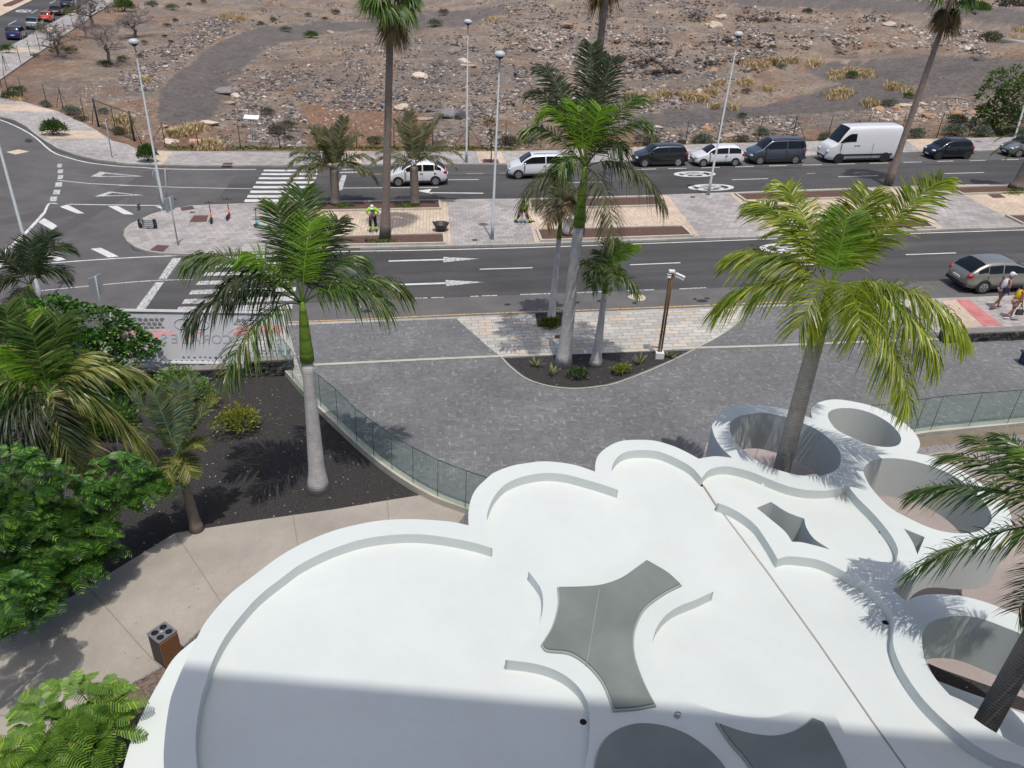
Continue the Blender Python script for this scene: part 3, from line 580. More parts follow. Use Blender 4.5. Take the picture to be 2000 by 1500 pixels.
REC_px = [(385, 1500), (382, 1437), (390, 1375), (402, 1332), (417, 1287), (442, 1240), (475, 1197), (509, 1161), (555, 1125), (587, 1102), (637, 1077), (687, 1059), (725, 1050), (775, 1044), (825, 1044), (875, 1050), (925, 1060), (962, 1071),
 (955, 1040), (951, 1012), (955, 992), (965, 970), (982, 950), (1000, 939), (1025, 930), (1062, 924), (1100, 926), (1137, 935), (1175, 946), (1207, 957),
 (1200, 940), (1195, 922), (1197, 907), (1207, 892), (1225, 882), (1255, 879), (1287, 882), (1320, 895), (1350, 912), (1371, 934),
 (1380, 922), (1392, 915), (1420, 911), (1462, 920), (1500, 935), (1537, 949), (1575, 957), (1612, 958), (1640, 954), (1656, 949),
 (1675, 972), (1700, 997), (1720, 1019), (1740, 1045), (1751, 1065), (1754, 1080), (1749, 1097), (1720, 1097), (1680, 1089), (1640, 1075), (1612, 1057), (1592, 1035), (1583, 1014), (1560, 997), (1520, 978), (1500, 962), (1490, 942),
 (1475, 962), (1437, 975), (1401, 982), (1425, 991), (1450, 1005), (1475, 1025), (1490, 1045), (1505, 1068), (1519, 1092),
 (1537, 1087), (1562, 1088), (1600, 1094), (1637, 1110), (1662, 1125), (1690, 1140), (1715, 1162), (1735, 1185), (1745, 1207), (1746, 1230), (1744, 1245), (1746, 1265), (1757, 1295), (1777, 1330), (1807, 1370), (1850, 1412), (1900, 1452), (1950, 1480), (2000, 1497), (2060, 1540), (2000, 1650), (1500, 1800), (900, 1800), (500, 1750), (400, 1620)]
cus = [(962, 1071), (1207, 957), (1371, 934), (1656, 949), (1749, 1097), (1490, 942), (1401, 982), (1519, 1092), (1583, 1014)]
REC = loop(REC_px, [i for i, p in enumerate(REC_px) if p in cus])
ISL_px = [(1032, 1116), (1080, 1126), (1130, 1126), (1180, 1114), (1220, 1095), (1252, 1062), (1275, 1084), (1320, 1117), (1394, 1155),
 (1362, 1170), (1325, 1185), (1300, 1202), (1283, 1225), (1275, 1250), (1274, 1270), (1280, 1295), (1292, 1320), (1320, 1350), (1355, 1372), (1400, 1389), (1450, 1399), (1500, 1401), (1537, 1392), (1570, 1377), (1612, 1357),
 (1627, 1386), (1650, 1435), (1680, 1497), (1720, 1600), (1600, 1720), (1200, 1740), (1100, 1650), (1130, 1540), (1146, 1480), (1151, 1440), (1152, 1410), (1151, 1387), (1145, 1367), (1130, 1342), (1105, 1320), (1075, 1305), (1037, 1295), (987, 1289),
 (1020, 1262), (1045, 1235), (1057, 1205), (1061, 1175), (1057, 1152), (1047, 1135)]
ic = [(1032, 1116), (1252, 1062), (1394, 1155), (1612, 1357), (987, 1289)]
ISL = loop(ISL_px, [i for i, p in enumerate(ISL_px) if p in ic])
pav = thing('pavilion', 'white pavilion with lobed flat roof, sunken roof fields and ring openings', 'building', (0, 0, 0))
def cap(mb, loops, z):
    tri = tessellate_polygon([[Vector((p[0], p[1], 0)) for p in L] for L in loops]); flat = [p for L in loops for p in L]; Fc = []
    for t in tri:
        a, b, c = (Vector((*flat[i], 0)) for i in t); nz = (b-a).cross(c-a).z
        if abs(nz) > 1e-10: Fc.append(tuple(t) if nz > 0 else tuple(t[::-1]))
    return mb.add([(p[0], p[1], z) for p in flat], Fc)
def skirt(mb, L, z0, z1, solid_in):
    A = sum(L[i-1][0]*L[i][1]-L[i][0]*L[i-1][1] for i in range(len(L))); n = len(L); V = [(p[0], p[1], z) for z in (z0, z1) for p in L]; Fc = [(i, (i+1) % n, n+(i+1) % n, n+i) for i in range(n)]
    if (A > 0) != solid_in: Fc = [f[::-1] for f in Fc]
    return mb.add(V, Fc, True)
fl = MB(); cap(fl, [REC, ISL], ZF); skirt(fl, L_st, ZB, ZF, False); skirt(fl, L_s2, ZB, ZF, False); skirt(fl, L_s3, ZB, ZF, False); cap(fl, [OUT, H1, H2, H3, H4, HT, HS, L_st, L_s2, L_s3], ZB); fl.build('roof', 'white roof coating', pav)
rim = MB(); cap(rim, [OUT, REC, H1, H2, H3, H4, HT, HS], ZT); cap(rim, [ISL, L_st, L_s2, L_s3], ZT)
skirt(rim, OUT, ZB, ZT, True)
for q in (H1, H2, H3, H4, HT, HS): skirt(rim, q, ZB, ZT, False)
skirt(rim, REC, ZF, ZT, False); skirt(rim, ISL, ZF, ZT, True)
for q in (L_st, L_s2, L_s3): skirt(rim, q, ZF, ZT, False)
rim.build('roof_rim', 'white roof coating', pav)
def pane_thing(name, L, label, zt=ZT+.09):
    t = thing(name, label, 'skylight', (float(np.mean([p[0] for p in L])), float(np.mean([p[1] for p in L])), ZT)); c = t.location
    lo = [(a-c[0], b-c[1]) for a, b in L]; i1 = inset(lo, .07)
    MB().prism([lo, i1], -.25, .05, bottom=False, smooth=True).build('frame', plain('pale glazing edge', (.33, .38, .36), .35, var=.1), t)
    MB().prism([inset(lo, .03)], .05, .085, smooth=True).build('pane', MATS['skylight glass'], t)
    MB().prism([inset(lo, .12)], -.9, -.88).build('shade_blind', plain('grey blind', (.16, .18, .165), .8), t)
sg = N('skylight glass'); v = sg.coord(rot=1.0); mp = sg.n('Mapping'); mp.inputs['Scale'].default_value = (30, 1.2, 1); sg.l(v, mp.inputs[0])
f = sg.noise(mp.outputs[0], 1.2, 5, .7); c = sg.ramp(f, [(.3, (.19, .212, .19)), (.75, (.215, .236, .212))]); big = sg.noise(sg.coord(), .7, 3)
c = sg.mix(1.0, c, sg.ramp(big, [(.3, (.8,)*3), (.7, (1.15,)*3)]), 'MULTIPLY'); sg.out(c, .22, 0, .5); MATS['skylight glass'] = sg.m
s1 = pane_thing('star_skylight', L_st, 'grey green glass skylight with six concave sided points, wholly in view')
pane_thing('oval_skylight', L_s2, 'dark oval glass skylight cut by the lower edge of the view')
pane_thing('pointed_skylight', L_s3, 'dark concave sided glass skylight beside the oval one')
jp = xy([(1171, 1149), (1146, 1297)], z=ZT+.09)
d = np.array(jp[1])-np.array(jp[0]); d = d/np.linalg.norm(d); nn = np.array([-d[1], d[0]])*.006; c0 = [o for o in bpy.data.objects if o.name == 'star_skylight'][0].location
MB().prism([[tuple(np.array(p)+s*nn-np.array(c0[:2])) for p, s in ((jp[0], 1), (jp[1], 1), (jp[1], -1), (jp[0], -1))]], .085, .089).build('pane_joint', plain('pale sealant', (.30, .31, .28), .6), [o for o in bpy.data.objects if o.name == 'star_skylight'][0])
# expansion joint across the sunken roof, with its brown cover strip
je = plain('brown sealant', (.30, .25, .21), .7)
def roof_strip(pts, wd, z0, z1, name, mat):
    P = xy(pts, z=ZF); a = []; b = []
    for i, p in enumerate(P):
        t = np.array(P[min(i+1, len(P)-1)])-np.array(P[max(i-1, 0)]); t /= np.linalg.norm(t); n_ = np.array([-t[1], t[0]])*wd/2
        a.append(tuple(np.array(p)+n_)); b.append(tuple(np.array(p)-n_))
    MB().prism([a+b[::-1]], z0, z1, bottom=False).build(name, mat, pav)
roof_strip([(1374, 950), (1400, 990)], .05, ZF, ZF+.012, 'expansion_joint', je)
roof_strip([(1412, 1003), (1500, 1120), (1600, 1259), (1700, 1405), (1775, 1510), (1850, 1610)], .024, ZF, ZF+.008, 'expansion_joint', je)
roof_strip([(1414, 1001), (1502, 1118), (1602, 1257), (1702, 1403), (1777, 1508), (1852, 1608)], .018, ZF, ZF+.011, 'expansion_joint', 'white wall paint')
for a, r in [((1370, 948), .05), ((1411, 1001), .045), ((1399, 993), .03), ((1139, 1410), .06), ((1729, 1216), .06), ((1721, 1040), .06)]:
    p = Z(a[0], a[1], ZF); MB().lathe([(r, 0), (r*.7, .02), (r*.6, .012), (0, .012)], n=14).build('roof_drain', 'dark void', pav).location = (p[0], p[1], ZF+.001)
p = Z(1322, 1400, ZT); ring = [(p[0]+.05*math.cos(t*PI/8), p[1], ZT+.06+.06*math.sin(t*PI/8)) for t in range(-3, 12)]
MB().tube(ring, .012, 6).lathe([(.04, 0), (.04, .015), (0, .015)], (p[0], p[1], ZT), 10).build('lifting_eye', 'galvanised steel', pav)
# walls and columns under the roof
wl = loop([(640, 1200), (900, 1150), (1200, 1130), (1500, 1250), (1560, 1500), (1400, 1750), (900, 1750), (560, 1600), (540, 1350)])
MB().prism([wl, inset(wl, .2)], -.8, ZB, smooth=True).build('wall', 'white wall paint', pav)
for a in [(1240, 905), (980, 960), (1470, 1000), (1700, 1250), (700, 1085), (450, 1300)]:
    p = Z(a[0], a[1], ZT); MB().tube([(p[0], p[1]-.2, -.8), (p[0], p[1]-.2, ZB)], .14, 16).build('column', 'white wall paint', pav)
# inner lining walls of the notch between two rings
MB().prism([xy([(1742, 1152), (1770, 1175), (1768, 1178), (1738, 1153)], z=ZT)], .2, ZB).build('fin_wall', 'white wall paint', pav)

# ================================================================ hotel behind the camera: it throws the shadow across the roof
a = Z(355, 1297, ZT); b = Z(2000, 1440, ZT); HH = 36.0; sh = (HH-ZT)/math.tan(SUN_EL); hx, hy = math.sin(SUN_AZ), math.cos(SUN_AZ)
ea = np.array([a[0]+hx*sh, a[1]+hy*sh]); eb = np.array([b[0]+hx*sh, b[1]+hy*sh]); dd = (eb-ea)/np.linalg.norm(eb-ea); nb = np.array([dd[1], -dd[0]])
A0 = ea-dd*.05; B0 = eb+dd*22; hot = thing('hotel', 'tall white hotel block whose balcony looks down on the pavilion', 'building', (0, 0, 0))
MB().prism([[tuple(A0+nb*1.5), tuple(B0+nb*1.5), tuple(B0+nb*14), tuple(A0+nb*14)]], -3, HH-.3).build('wall', 'white wall paint', hot)
MB().prism([[tuple(A0), tuple(B0), tuple(B0+nb*14.2), tuple(A0+nb*14.2)]], HH-.3, HH).build('roof', 'white wall paint', hot)
for k in range(1, 11):
    MB().prism([[tuple(A0+nb*.25), tuple(B0+nb*.25), tuple(B0+nb*1.5), tuple(A0+nb*1.5)]], k*3.2-.2, k*3.2).build('balcony_slab', 'white wall paint', hot)

# ================================================================ glass balustrades
gm = N('balustrade glass'); tb = gm.n('BsdfTransparent'); tb.inputs[0].default_value = (.86, .94, .91, 1); gb = gm.n('BsdfGlossy'); gb.inputs['Roughness'].default_value = .04
mx = gm.n('MixShader'); mx.inputs[0].default_value = .05; gm.l(tb.outputs[0], mx.inputs[1]); gm.l(gb.outputs[0], mx.inputs[2])
df = gm.n('BsdfDiffuse'); df.inputs[0].default_value = (.3, .42, .39, 1); m2 = gm.n('MixShader'); m2.inputs[0].default_value = .20; gm.l(mx.outputs[0], m2.inputs[1]); gm.l(df.outputs[0], m2.inputs[2])
gm.l(m2.outputs[0], [n for n in gm.t.nodes if n.type == 'OUTPUT_MATERIAL'][0].inputs[0]); MATS['balustrade glass'] = gm.m
plain('glass edge', (.035, .06, .055), .3)
def balustrade(pts, label, h=1.32):
    P = [G(a_, b_, .16) for a_, b_ in pts]; o = np.array(P[0]); t = thing('glass_balustrade', label, 'balustrade', o)
    for i in range(len(P)-1):
        p, q = P[i]-o, P[i+1]-o; dv = (q-p)[:2]; L = np.linalg.norm(dv); dv /= L; n_ = np.array([-dv[1], dv[0]])*.008
        a_ = p+np.array([*(dv*.012), 0]); b_ = q-np.array([*(dv*.012), 0])
        V = [(a_[0], a_[1], a_[2]), (a_[0], a_[1], a_[2]+h), (b_[0], b_[1], b_[2]+h), (b_[0], b_[1], b_[2])]
        link('glass_pane', mesh('glass_pane', V, [(0, 1, 2, 3)]), 'balustrade glass', t)
        MB().tube([(q[0], q[1], q[2]), (q[0], q[1], q[2]+h)], .009, 6).build('pane_edge', 'glass edge', t)
        MB().tube([(p[0], p[1], p[2]+h), (q[0], q[1], q[2]+h)], .011, 6).build('top_edge', 'glass edge', t)
balustrade([(540, 700), (553, 716), (572, 741), (595, 775), (627, 796), (660, 825), (697, 864), (730, 891), (766, 917), (807, 944), (855, 970), (909, 992), (975, 1015)], 'curved glass balustrade between the black gravel garden and the dark plaza')
balustrade([(1660, 861), (1700, 857), (1745, 850), (1785, 845), (1817, 840), (1892, 833), (1967, 827), (2045, 820), (2125, 812)], 'straight glass balustrade behind the ring openings')
kb = spline(xy([(545, 715), (562, 733), (582, 757), (605, 781), (620, 797), (660, 836), (700, 873), (750, 914), (805, 951), (850, 975), (890, 990), (914, 998), (980, 1020)], .1), 3, False); kb2 = [tuple(np.array(p)+(.17, .15)) for p in kb]
MB().prism([kb+kb2[::-1]], FS(-.4), FS(.17), smooth=True).build('kerb', 'coping concrete', kind='structure')
kr = xy([(1640, 868), (1700, 862), (1785, 852), (1817, 847), (2000, 829), (2200, 812)], .1); kr2 = [tuple(np.array(p)+(.02, .3)) for p in kr]
MB().prism([kr+kr2[::-1]], FS(0), FS(.17)).build('kerb', 'coping concrete', kind='structure')
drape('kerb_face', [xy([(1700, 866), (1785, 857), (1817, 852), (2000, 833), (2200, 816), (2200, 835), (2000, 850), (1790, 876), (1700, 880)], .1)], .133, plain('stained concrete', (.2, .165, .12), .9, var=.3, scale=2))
# ================================================================ dry stone walls
def stonemat():
    s = N('black lava stone'); v = s.coord(); vo = s.n('TexVoronoi', feature='DISTANCE_TO_EDGE'); vo.inputs['Scale'].default_value = 5.5
    mp = s.n('Mapping'); mp.inputs['Scale'].default_value = (1, 1, 1.7); s.l(v, mp.inputs[0]); nz = s.n('TexNoise'); nz.inputs['Scale'].default_value = 4; s.l(v, nz.inputs['Vector'])
    sc = s.n('VectorMath', operation='SCALE'); sc.inputs['Scale'].default_value = .18; s.l(nz.outputs[1], sc.inputs[0]); ad = s.n('VectorMath', operation='ADD'); s.l(mp.outputs[0], ad.inputs[0]); s.l(sc.outputs[0], ad.inputs[1]); s.l(ad.outputs[0], vo.inputs['Vector'])
    vc = s.n('TexVoronoi'); vc.inputs['Scale'].default_value = 5.5; s.l(ad.outputs[0], vc.inputs['Vector']); sp = s.n('SeparateColor'); s.l(vc.outputs['Color'], sp.inputs[0])
    c = s.ramp(sp.outputs[0], [(0, (.03, .03, .033)), (.5, (.06, .06, .065)), (.9, (.11, .105, .1)), (1, (.16, .14, .12))])
    c = s.mix(s.ramp(vo.outputs[0], [(.02, (1, 1, 1)), (.07, (0, 0, 0))]), c, (.008, .008, .008)); c = s.mix(1.0, c, s.ramp(s.noise(v, 25, 4), [(.3, (.7,)*3), (.7, (1.3,)*3)]), 'MULTIPLY')
    h = s.ramp(vo.outputs[0], [(0, (0, 0, 0)), (.15, (1, 1, 1))]); s.bump(h, 1.0, .06); MATS['black lava stone'] = s.out(c, .9); return s.m
stonemat()
def stonewall(p0, p1, thick, h, label, cap=True, base=-.15):
    a = np.array(G(*p0, base)); b = np.array(G(*p1, base)); t = thing('stone_wall', label, 'wall', a); d = (b-a)[:2]; L = np.linalg.norm(d); d /= L; n_ = np.array([-d[1], d[0]])
    rnd = random.Random(3); N_ = int(L/.22); V = []; Fc = []; R_ = int(h/.18)+1
    def pt(u, k, side): # bumpy face
        x = d*u; z = h*k/R_; j = 0 if k in (0,) else rnd.uniform(-.035, .035)
        q = x+n_*(thick if side else 0)+n_*j; return (q[0], q[1], z+(b-a)[2]*u/L)
    for side in (0, 1):
        base_i = len(V)
        for k in range(R_+1):
            for i in range(N_+1): V.append(pt(L*i/N_, k, side))
        for k in range(R_):
            for i in range(N_): q = base_i+k*(N_+1)+i; Fc.append((q, q+1, q+N_+2, q+N_+1))
    m_ = (R_+1)*(N_+1)
    for i in range(N_): q = R_*(N_+1)+i; Fc.append((q, q+1, q+1+m_, q+m_))
    for k in range(R_):
        for i in (0, N_): q = k*(N_+1)+i; Fc.append((q, q+N_+1, q+N_+1+m_, q+m_))
    link('stone_body', mesh('stone_body', V, Fc), 'black lava stone', t)
    if cap: MB().box((d[0]*L/2+n_[0]*thick/2, d[1]*L/2+n_[1]*thick/2, h+.03+(b-a)[2]/2), (L+.05, thick-.06, .05), M=Matrix.Rotation(math.atan2(d[1], d[0]), 3, 'Z')@Matrix.Rotation(-math.atan2((b-a)[2], L), 3, 'Y')).build('coping', plain('mossy mortar coping', (.2, .19, .17), .9, var=.4, scale=5), t)
    return t
stonewall((480, 742), (573, 737), .42, .72, 'black lava stone wall end beside the glass balustrade and the sign')
stonewall((240, 752), (478, 742), .42, .45, 'low black lava stone wall in shade beneath the pierced metal sign')
stonewall((1840, 682), (2250, 664), .5, .62, 'black lava stone wall between the walking couple and the dark plaza')

# ================================================================ pierced metal sign, seen from its back
b0 = G(232, 735, -.1); b1 = G(552, 723, -.1); d = (b1-b0); L = 6.3; d2 = d[:2]/np.linalg.norm(d[:2]); n2 = np.array([d2[1], -d2[0]]); sx = np.array([d2[0], d2[1], .012])
base = np.array(b0)+np.array([-n2[0]*.1, -n2[1]*.1, .62]); sh_ = 1.92
sign = thing('pierced_metal_sign', 'wide grey metal sign pierced with honeycomb cells, lettered and seen from behind', 'sign', base, rot=(math.radians(-17), 0, math.atan2(d2[1], d2[0])))
plain('brushed sign metal', (.50, .515, .55), .6, 0, .08, 2); plain('engraved sign metal', (.36, .37, .40), .6, 0)
rs = random.Random(5); cw = .2; rows = int(sh_/(cw*.8))+2; cols = int(L/cw)+3
def hv(i, j, k):
    x = (i+(j % 2)*.5)*cw; y = j*cw*.8
    q = [(0, -.53), (.5, -.27), (.5, .27), (0, .53), (-.5, .27), (-.5, -.27)][k]; x += q[0]*cw; y += q[1]*cw
    h_ = hash((round(x*40), round(y*40))); r2 = random.Random(h_ & 0xffff); return (x+r2.uniform(-.3, .3)*cw*.6, y+r2.uniform(-.25, .25)*cw*.6)
V = []; Fc = []
def zone(x, y):
    u = x/L; v_ = y/sh_; nz_ = .03*math.sin(x*5.1)+.03*math.sin(x*2.3+y*4)
    if v_ < .085+nz_*.4: return .45
    if u < .30 and .55 < v_+nz_ < .87: return .84
    if u < .22 and .15 < v_+nz_ < .46: return .7
    if u > .70 and .38 < v_+nz_*1.5 < .80: return .84
    if u > .60 and .10 < v_+nz_ < .42 and (u > .66+nz_*2): return .66
    if .30 < u < .36 and .52 < v_ < .6: return .84
    if .42 < u < .52 and .50 < v_+nz_ < .58: return .8
    if u > .8 and v_ < .25: return .5
    return 0
for j in range(-1, rows):
    for i in range(-1, cols):
        P = [hv(i, j, k) for k in range(6)]; P = [(min(max(x, 0), L), min(max(y, 0), sh_)) for x, y in P]; c = np.mean(P, 0)
        ar = abs(sum(P[k-1][0]*P[k][1]-P[k][0]*P[k-1][1] for k in range(6)))/2
        if ar < .004: continue
        f_ = zone(*c); nb_ = len(V)
        if f_ == 0: V += [(x, 0, y) for x, y in P]; Fc.append(tuple(range(nb_, nb_+6)))
        else:
            I = [tuple(c+(np.array(p)-c)*f_) for p in P]; V += [(x, 0, y) for x, y in P]+[(x, 0, y) for x, y in I]
            Fc += [(nb_+k, nb_+(k+1) % 6, nb_+6+(k+1) % 6, nb_+6+k) for k in range(6)]
pn = link('panel', mesh('panel', V, Fc), 'brushed sign metal', sign); md = pn.modifiers.new('t', 'SOLIDIFY'); md.thickness = .012
MB().box((L/2, 0, sh_+.04), (L+.16, .14, .08)).box((L/2, 0, -.035), (L+.16, .14, .07)).box((-.04, 0, sh_/2), (.08, .13, sh_-.02)).box((L+.04, 0, sh_/2), (.08, .13, sh_-.02)).build('frame', 'white plastic', sign)
for k_, ch_ in enumerate('CORALES'):
    cu = bpy.data.curves.new('t', 'FONT'); cu.body = ch_; cu.size = .5; cu.extrude = .002; cu.align_x = 'CENTER'; to = bpy.data.objects.new('t', cu); COL.objects.link(to)
    me = bpy.data.meshes.new_from_object(to.evaluated_get(bpy.context.evaluated_depsgraph_get())); bpy.data.objects.remove(to)
    for v in me.vertices: v.co = (L*.66-k_*.39-v.co.x*1.06, -.012-v.co.z*.5, .72+v.co.y)
    link('letter', me, 'engraved sign metal', sign)
lg = MB()
for s_ in (0, 1):
    o_ = (L*.40, L*.52)[s_]; pts = [(o_+(.30*math.cos(t)*(1-.03*t)), -.01, 1.45+.22*math.sin(t)*(1-.03*t)) for t in np.linspace(.5+PI*s_*.9, 5.6+PI*s_*.9, 22)]
    lg.tube(pts, .016, 5)
lg.tube([(L*.425, -.01, 1.62), (L*.46, -.01, 1.4), (L*.475, -.01, 1.32), (L*.49, -.01, 1.55)], .016, 5)
lg.build('emblem', 'engraved sign metal', sign)
for u in (.6, L/2, L-.6): MB().box((u, .06, -.35), (.12, .08, .6)).build('post', 'galvanised steel', sign)

# ================================================================ rubble lot
front = far_back[::-1]     # from the far end of the side street to the far right
lot_line = xy([(360, -62), (290, -40), (230, -4), (172, 36), (105, 81), (40, 126), (0, 153), (-16, 171), (12, 185), (50, 199), (75, 206), (112, 216), (140, 229), (172, 244), (190, 254), (220, 274), (250, 281), (265, 289), (337, 294), (500, 295), (1000, 294), (1212, 288), (1350, 281), (1570, 275), (1817, 270), (2000, 266), (2350, 255), (2900, 235)])
lot_poly = lot_line+[(520, 260), (700, 900), (-900, 900), (-700, 500), (lot_line[0][0]-60, lot_line[0][1]+120)]
def relief(x, y, d):
    m = np.clip(d/2.0, 0, 1); far = np.clip((d-4)/14, 0, 1)
    rise = .035*np.minimum(d, 140)+.02*np.maximum(d-140, 0)
    bank = .9*np.clip((d-3)/5, 0, 1)*(fbm(x, y, 9, 3)-.42)*2
    left = np.clip((-x-20)/18, 0, 1)                       # calmer ground by the side street
    mound = (fbm(x, y, 14, 11, 3)-.45)*3.4*far*(1-.75*left)
    ridge = (1-np.abs(2*fbm(x, y, 22, 21, 3)-1))**3*1.8*np.clip((d-20)/30, 0, 1)*(1-.8*left)
    fine = (fbm(x, y, 1.6, 31, 4)-.5)*.5+(fbm(x, y, .5, 41, 3)-.5)*.16
    return m*(.10+rise+bank*.8+mound+ridge*.7+fine*(.4+.6*far))-(1-m)*.06
def lot_d(x, y):
    ins = inpoly(x, y, lot_poly); d = polydist(x, y, lot_line); return np.where(ins, d, -d)
def roadmask_px(px, py):
    m = np.zeros(px.shape)
    for q in [[(300, 245), (420, 232), (455, 150), (520, 95), (640, 62), (900, 52), (1000, 20), (940, 12), (700, 38), (520, 48), (420, 80), (350, 140), (300, 190)], [(1230, 262), (1440, 232), (1700, 212), (1830, 185), (2100, 172), (2100, 118), (1800, 110), (1560, 130), (1640, 165), (1480, 205), (1240, 222)], [(1440, 12), (1760, 20), (2010, 55), (2010, 20), (1700, -4), (1400, -6)]]:
        m = np.maximum(m, inpoly(px, py, q).astype(float))
    return m
def project_arr(P):
    v = P-CAMP; ww = np.maximum(v@_F, .1); return 1000+FPX*(v@_R)/ww, 750-FPX*(v@_U)/ww
rows_y = [30.0]
while rows_y[-1] < 640: rows_y.append(rows_y[-1]+max(.30, (rows_y[-1]/60)**2*.30))
rows_y = np.array(rows_y); us = np.linspace(-1.3, 1.25, 620)
X = rows_y[:, None]*us[None, :]; Y = np.repeat(rows_y[:, None], len(us), 1)
D_ = lot_d(X, Y); H_ = np.where(D_ > -.6, S(X, Y)+relief(X, Y, np.maximum(D_, 0)), S(X, Y)-.3)
TG = (rows_y, us, H_)
def T(x, y):      # terrain height, read from the same grid that is meshed
    x = np.asarray(x, float); y = np.asarray(y, float); yy = np.clip(y, rows_y[0], rows_y[-1]-.01)
    i = np.clip(np.searchsorted(rows_y, yy)-1, 0, len(rows_y)-2); fy = (yy-rows_y[i])/(rows_y[i+1]-rows_y[i]); u = np.clip((x/yy-us[0])/(us[1]-us[0]), 0, len(us)-1.01)
    j = u.astype(int); fx = u-j
    return (H_[i, j]*(1-fx)+H_[i, j+1]*fx)*(1-fy)+(H_[i+1, j]*(1-fx)+H_[i+1, j+1]*fx)*fy
def TP(px, py): return hit(px, py, T, 60)
P3 = np.stack([X, Y, H_], -1).reshape(-1, 3); ppx, ppy = project_arr(P3)
wob = (fbm(P3[:, 0], P3[:, 1], 6, 51)-.5)*70; wob2 = (fbm(P3[:, 0], P3[:, 1], 5, 61)-.5)*26
rm = roadmask_px(ppx+wob*.6, ppy+wob2*.6)
n1 = fbm(P3[:, 0], P3[:, 1], 10, 71); n2_ = fbm(P3[:, 0], P3[:, 1], 3.2, 81); n3 = fbm(P3[:, 0], P3[:, 1], .9, 91, 3)
def lerp(a, b, t): return a*(1-t[:, None])+b*t[:, None]
sm_ = lambda x, a, b: np.clip((x-a)/(b-a), 0, 1)
tan = np.array([.335, .262, .198]); grey = np.array([.225, .195, .172]); rust = np.array([.25, .14, .085]); dark = np.array([.14, .128, .125]); pale = np.array([.38, .32, .27])
c = lerp(np.tile(tan, (len(P3), 1)), grey[None], sm_(n1, .42, .60)); c = lerp(c, rust[None], sm_(n2_, .55, .66)*.6); c = lerp(c, pale[None], sm_(n3, .54, .7)*.5); c = lerp(c, dark[None], sm_(1-n1, .55, .68)*.5)
nearf = sm_(-D_.reshape(-1), -7, -1); c = lerp(c, rust[None]*.95, nearf*.55)
rc = np.array([.145, .134, .130])[None]*(.85+.35*n2_[:, None]); c = lerp(c, rust[None]*1.05, inpoly(ppx+wob*.5, ppy+wob2*.5, [(590, 200), (760, 190), (830, 225), (840, 292), (600, 294)]).astype(float)*.7); c = lerp(c, rc, rm*.88); c = c*(.8+.4*n3[:, None])
cols_ = np.concatenate([np.clip(c, 0, 1), np.ones((len(c), 1))], 1)
nr, nc = H_.shape; ii, jj = np.meshgrid(np.arange(nr-1), np.arange(nc-1), indexing='ij'); q0 = (ii*nc+jj).ravel(); Q = np.stack([q0, q0+1, q0+nc+1, q0+nc], 1)
tm = N('rubble ground'); at = tm.n('VertexColor'); at.layer_name = 'Col'; vv = tm.coord()
k1 = tm.ramp(tm.noise(vv, 2.2, 8, .75), [(.32, (.6, .58, .57)), (.68, (1.4, 1.38, 1.34))]); k2 = tm.noise(vv, .9, 6, .7)
cc_ = tm.mix(1.0, at.outputs[0], k1, 'MULTIPLY'); tm.bump(tm.noise(vv, 3.0, 8, .8), 1.0, .25); MATS['rubble ground'] = tm.out(cc_, .95, 0, .2)
link('terrain', fast('terrain', P3, Q, smooth=True, col=cols_), 'rubble ground', kind='structure')
# the ground sheet in front of and beyond the lot
MB().prism([[(-900, -200), (900, -200), (900, 31), (-900, 31)]], -12, lambda x, y: -1.9 if x < 0 else -1.2, bottom=False).build('ground', 'red brown soil', kind='structure')
MB().prism([[(-2500, 620), (2500, 620), (2500, 2600), (-2500, 2600)]], -12, lambda x, y: float(S(x, y)) if x < 0 else 14, bottom=False).build('ground', 'rubble ground', kind='structure')

# rocks: one variant bank, each rock turned, squashed and coloured
def rockbank(n, seed, sub=1):
    rs_ = np.random.default_rng(seed); out = []
    for k in range(n):
        bm = bmesh.new(); bmesh.ops.create_icosphere(bm, subdivisions=sub, radius=1)
        P = np.array([v.co[:] for v in bm.verts]); Fi = np.array([[v.index for v in f.verts] for f in bm.faces]); bm.free()
        for c_ in range(7):   # planar cuts make it angular
            n_ = rs_.normal(size=3); n_ /= np.linalg.norm(n_); h_ = rs_.uniform(.45, .85); dd_ = P@n_-h_; P = P-np.outer(np.maximum(dd_, 0), n_)
        P *= (1+rs_.uniform(-.08, .08, (len(P), 1))); P *= rs_.uniform(.7, 1.25, 3); P[:, 2] *= .7; out.append((P, Fi))
    return out
bank0 = rockbank(14, 3, 1)
PALT = np.array([[.095, .09, .088], [.16, .145, .138], [.225, .19, .172], [.295, .24, .20], [.39, .32, .265], [.53, .455, .38], [.27, .16, .11], [.085, .08, .08]])
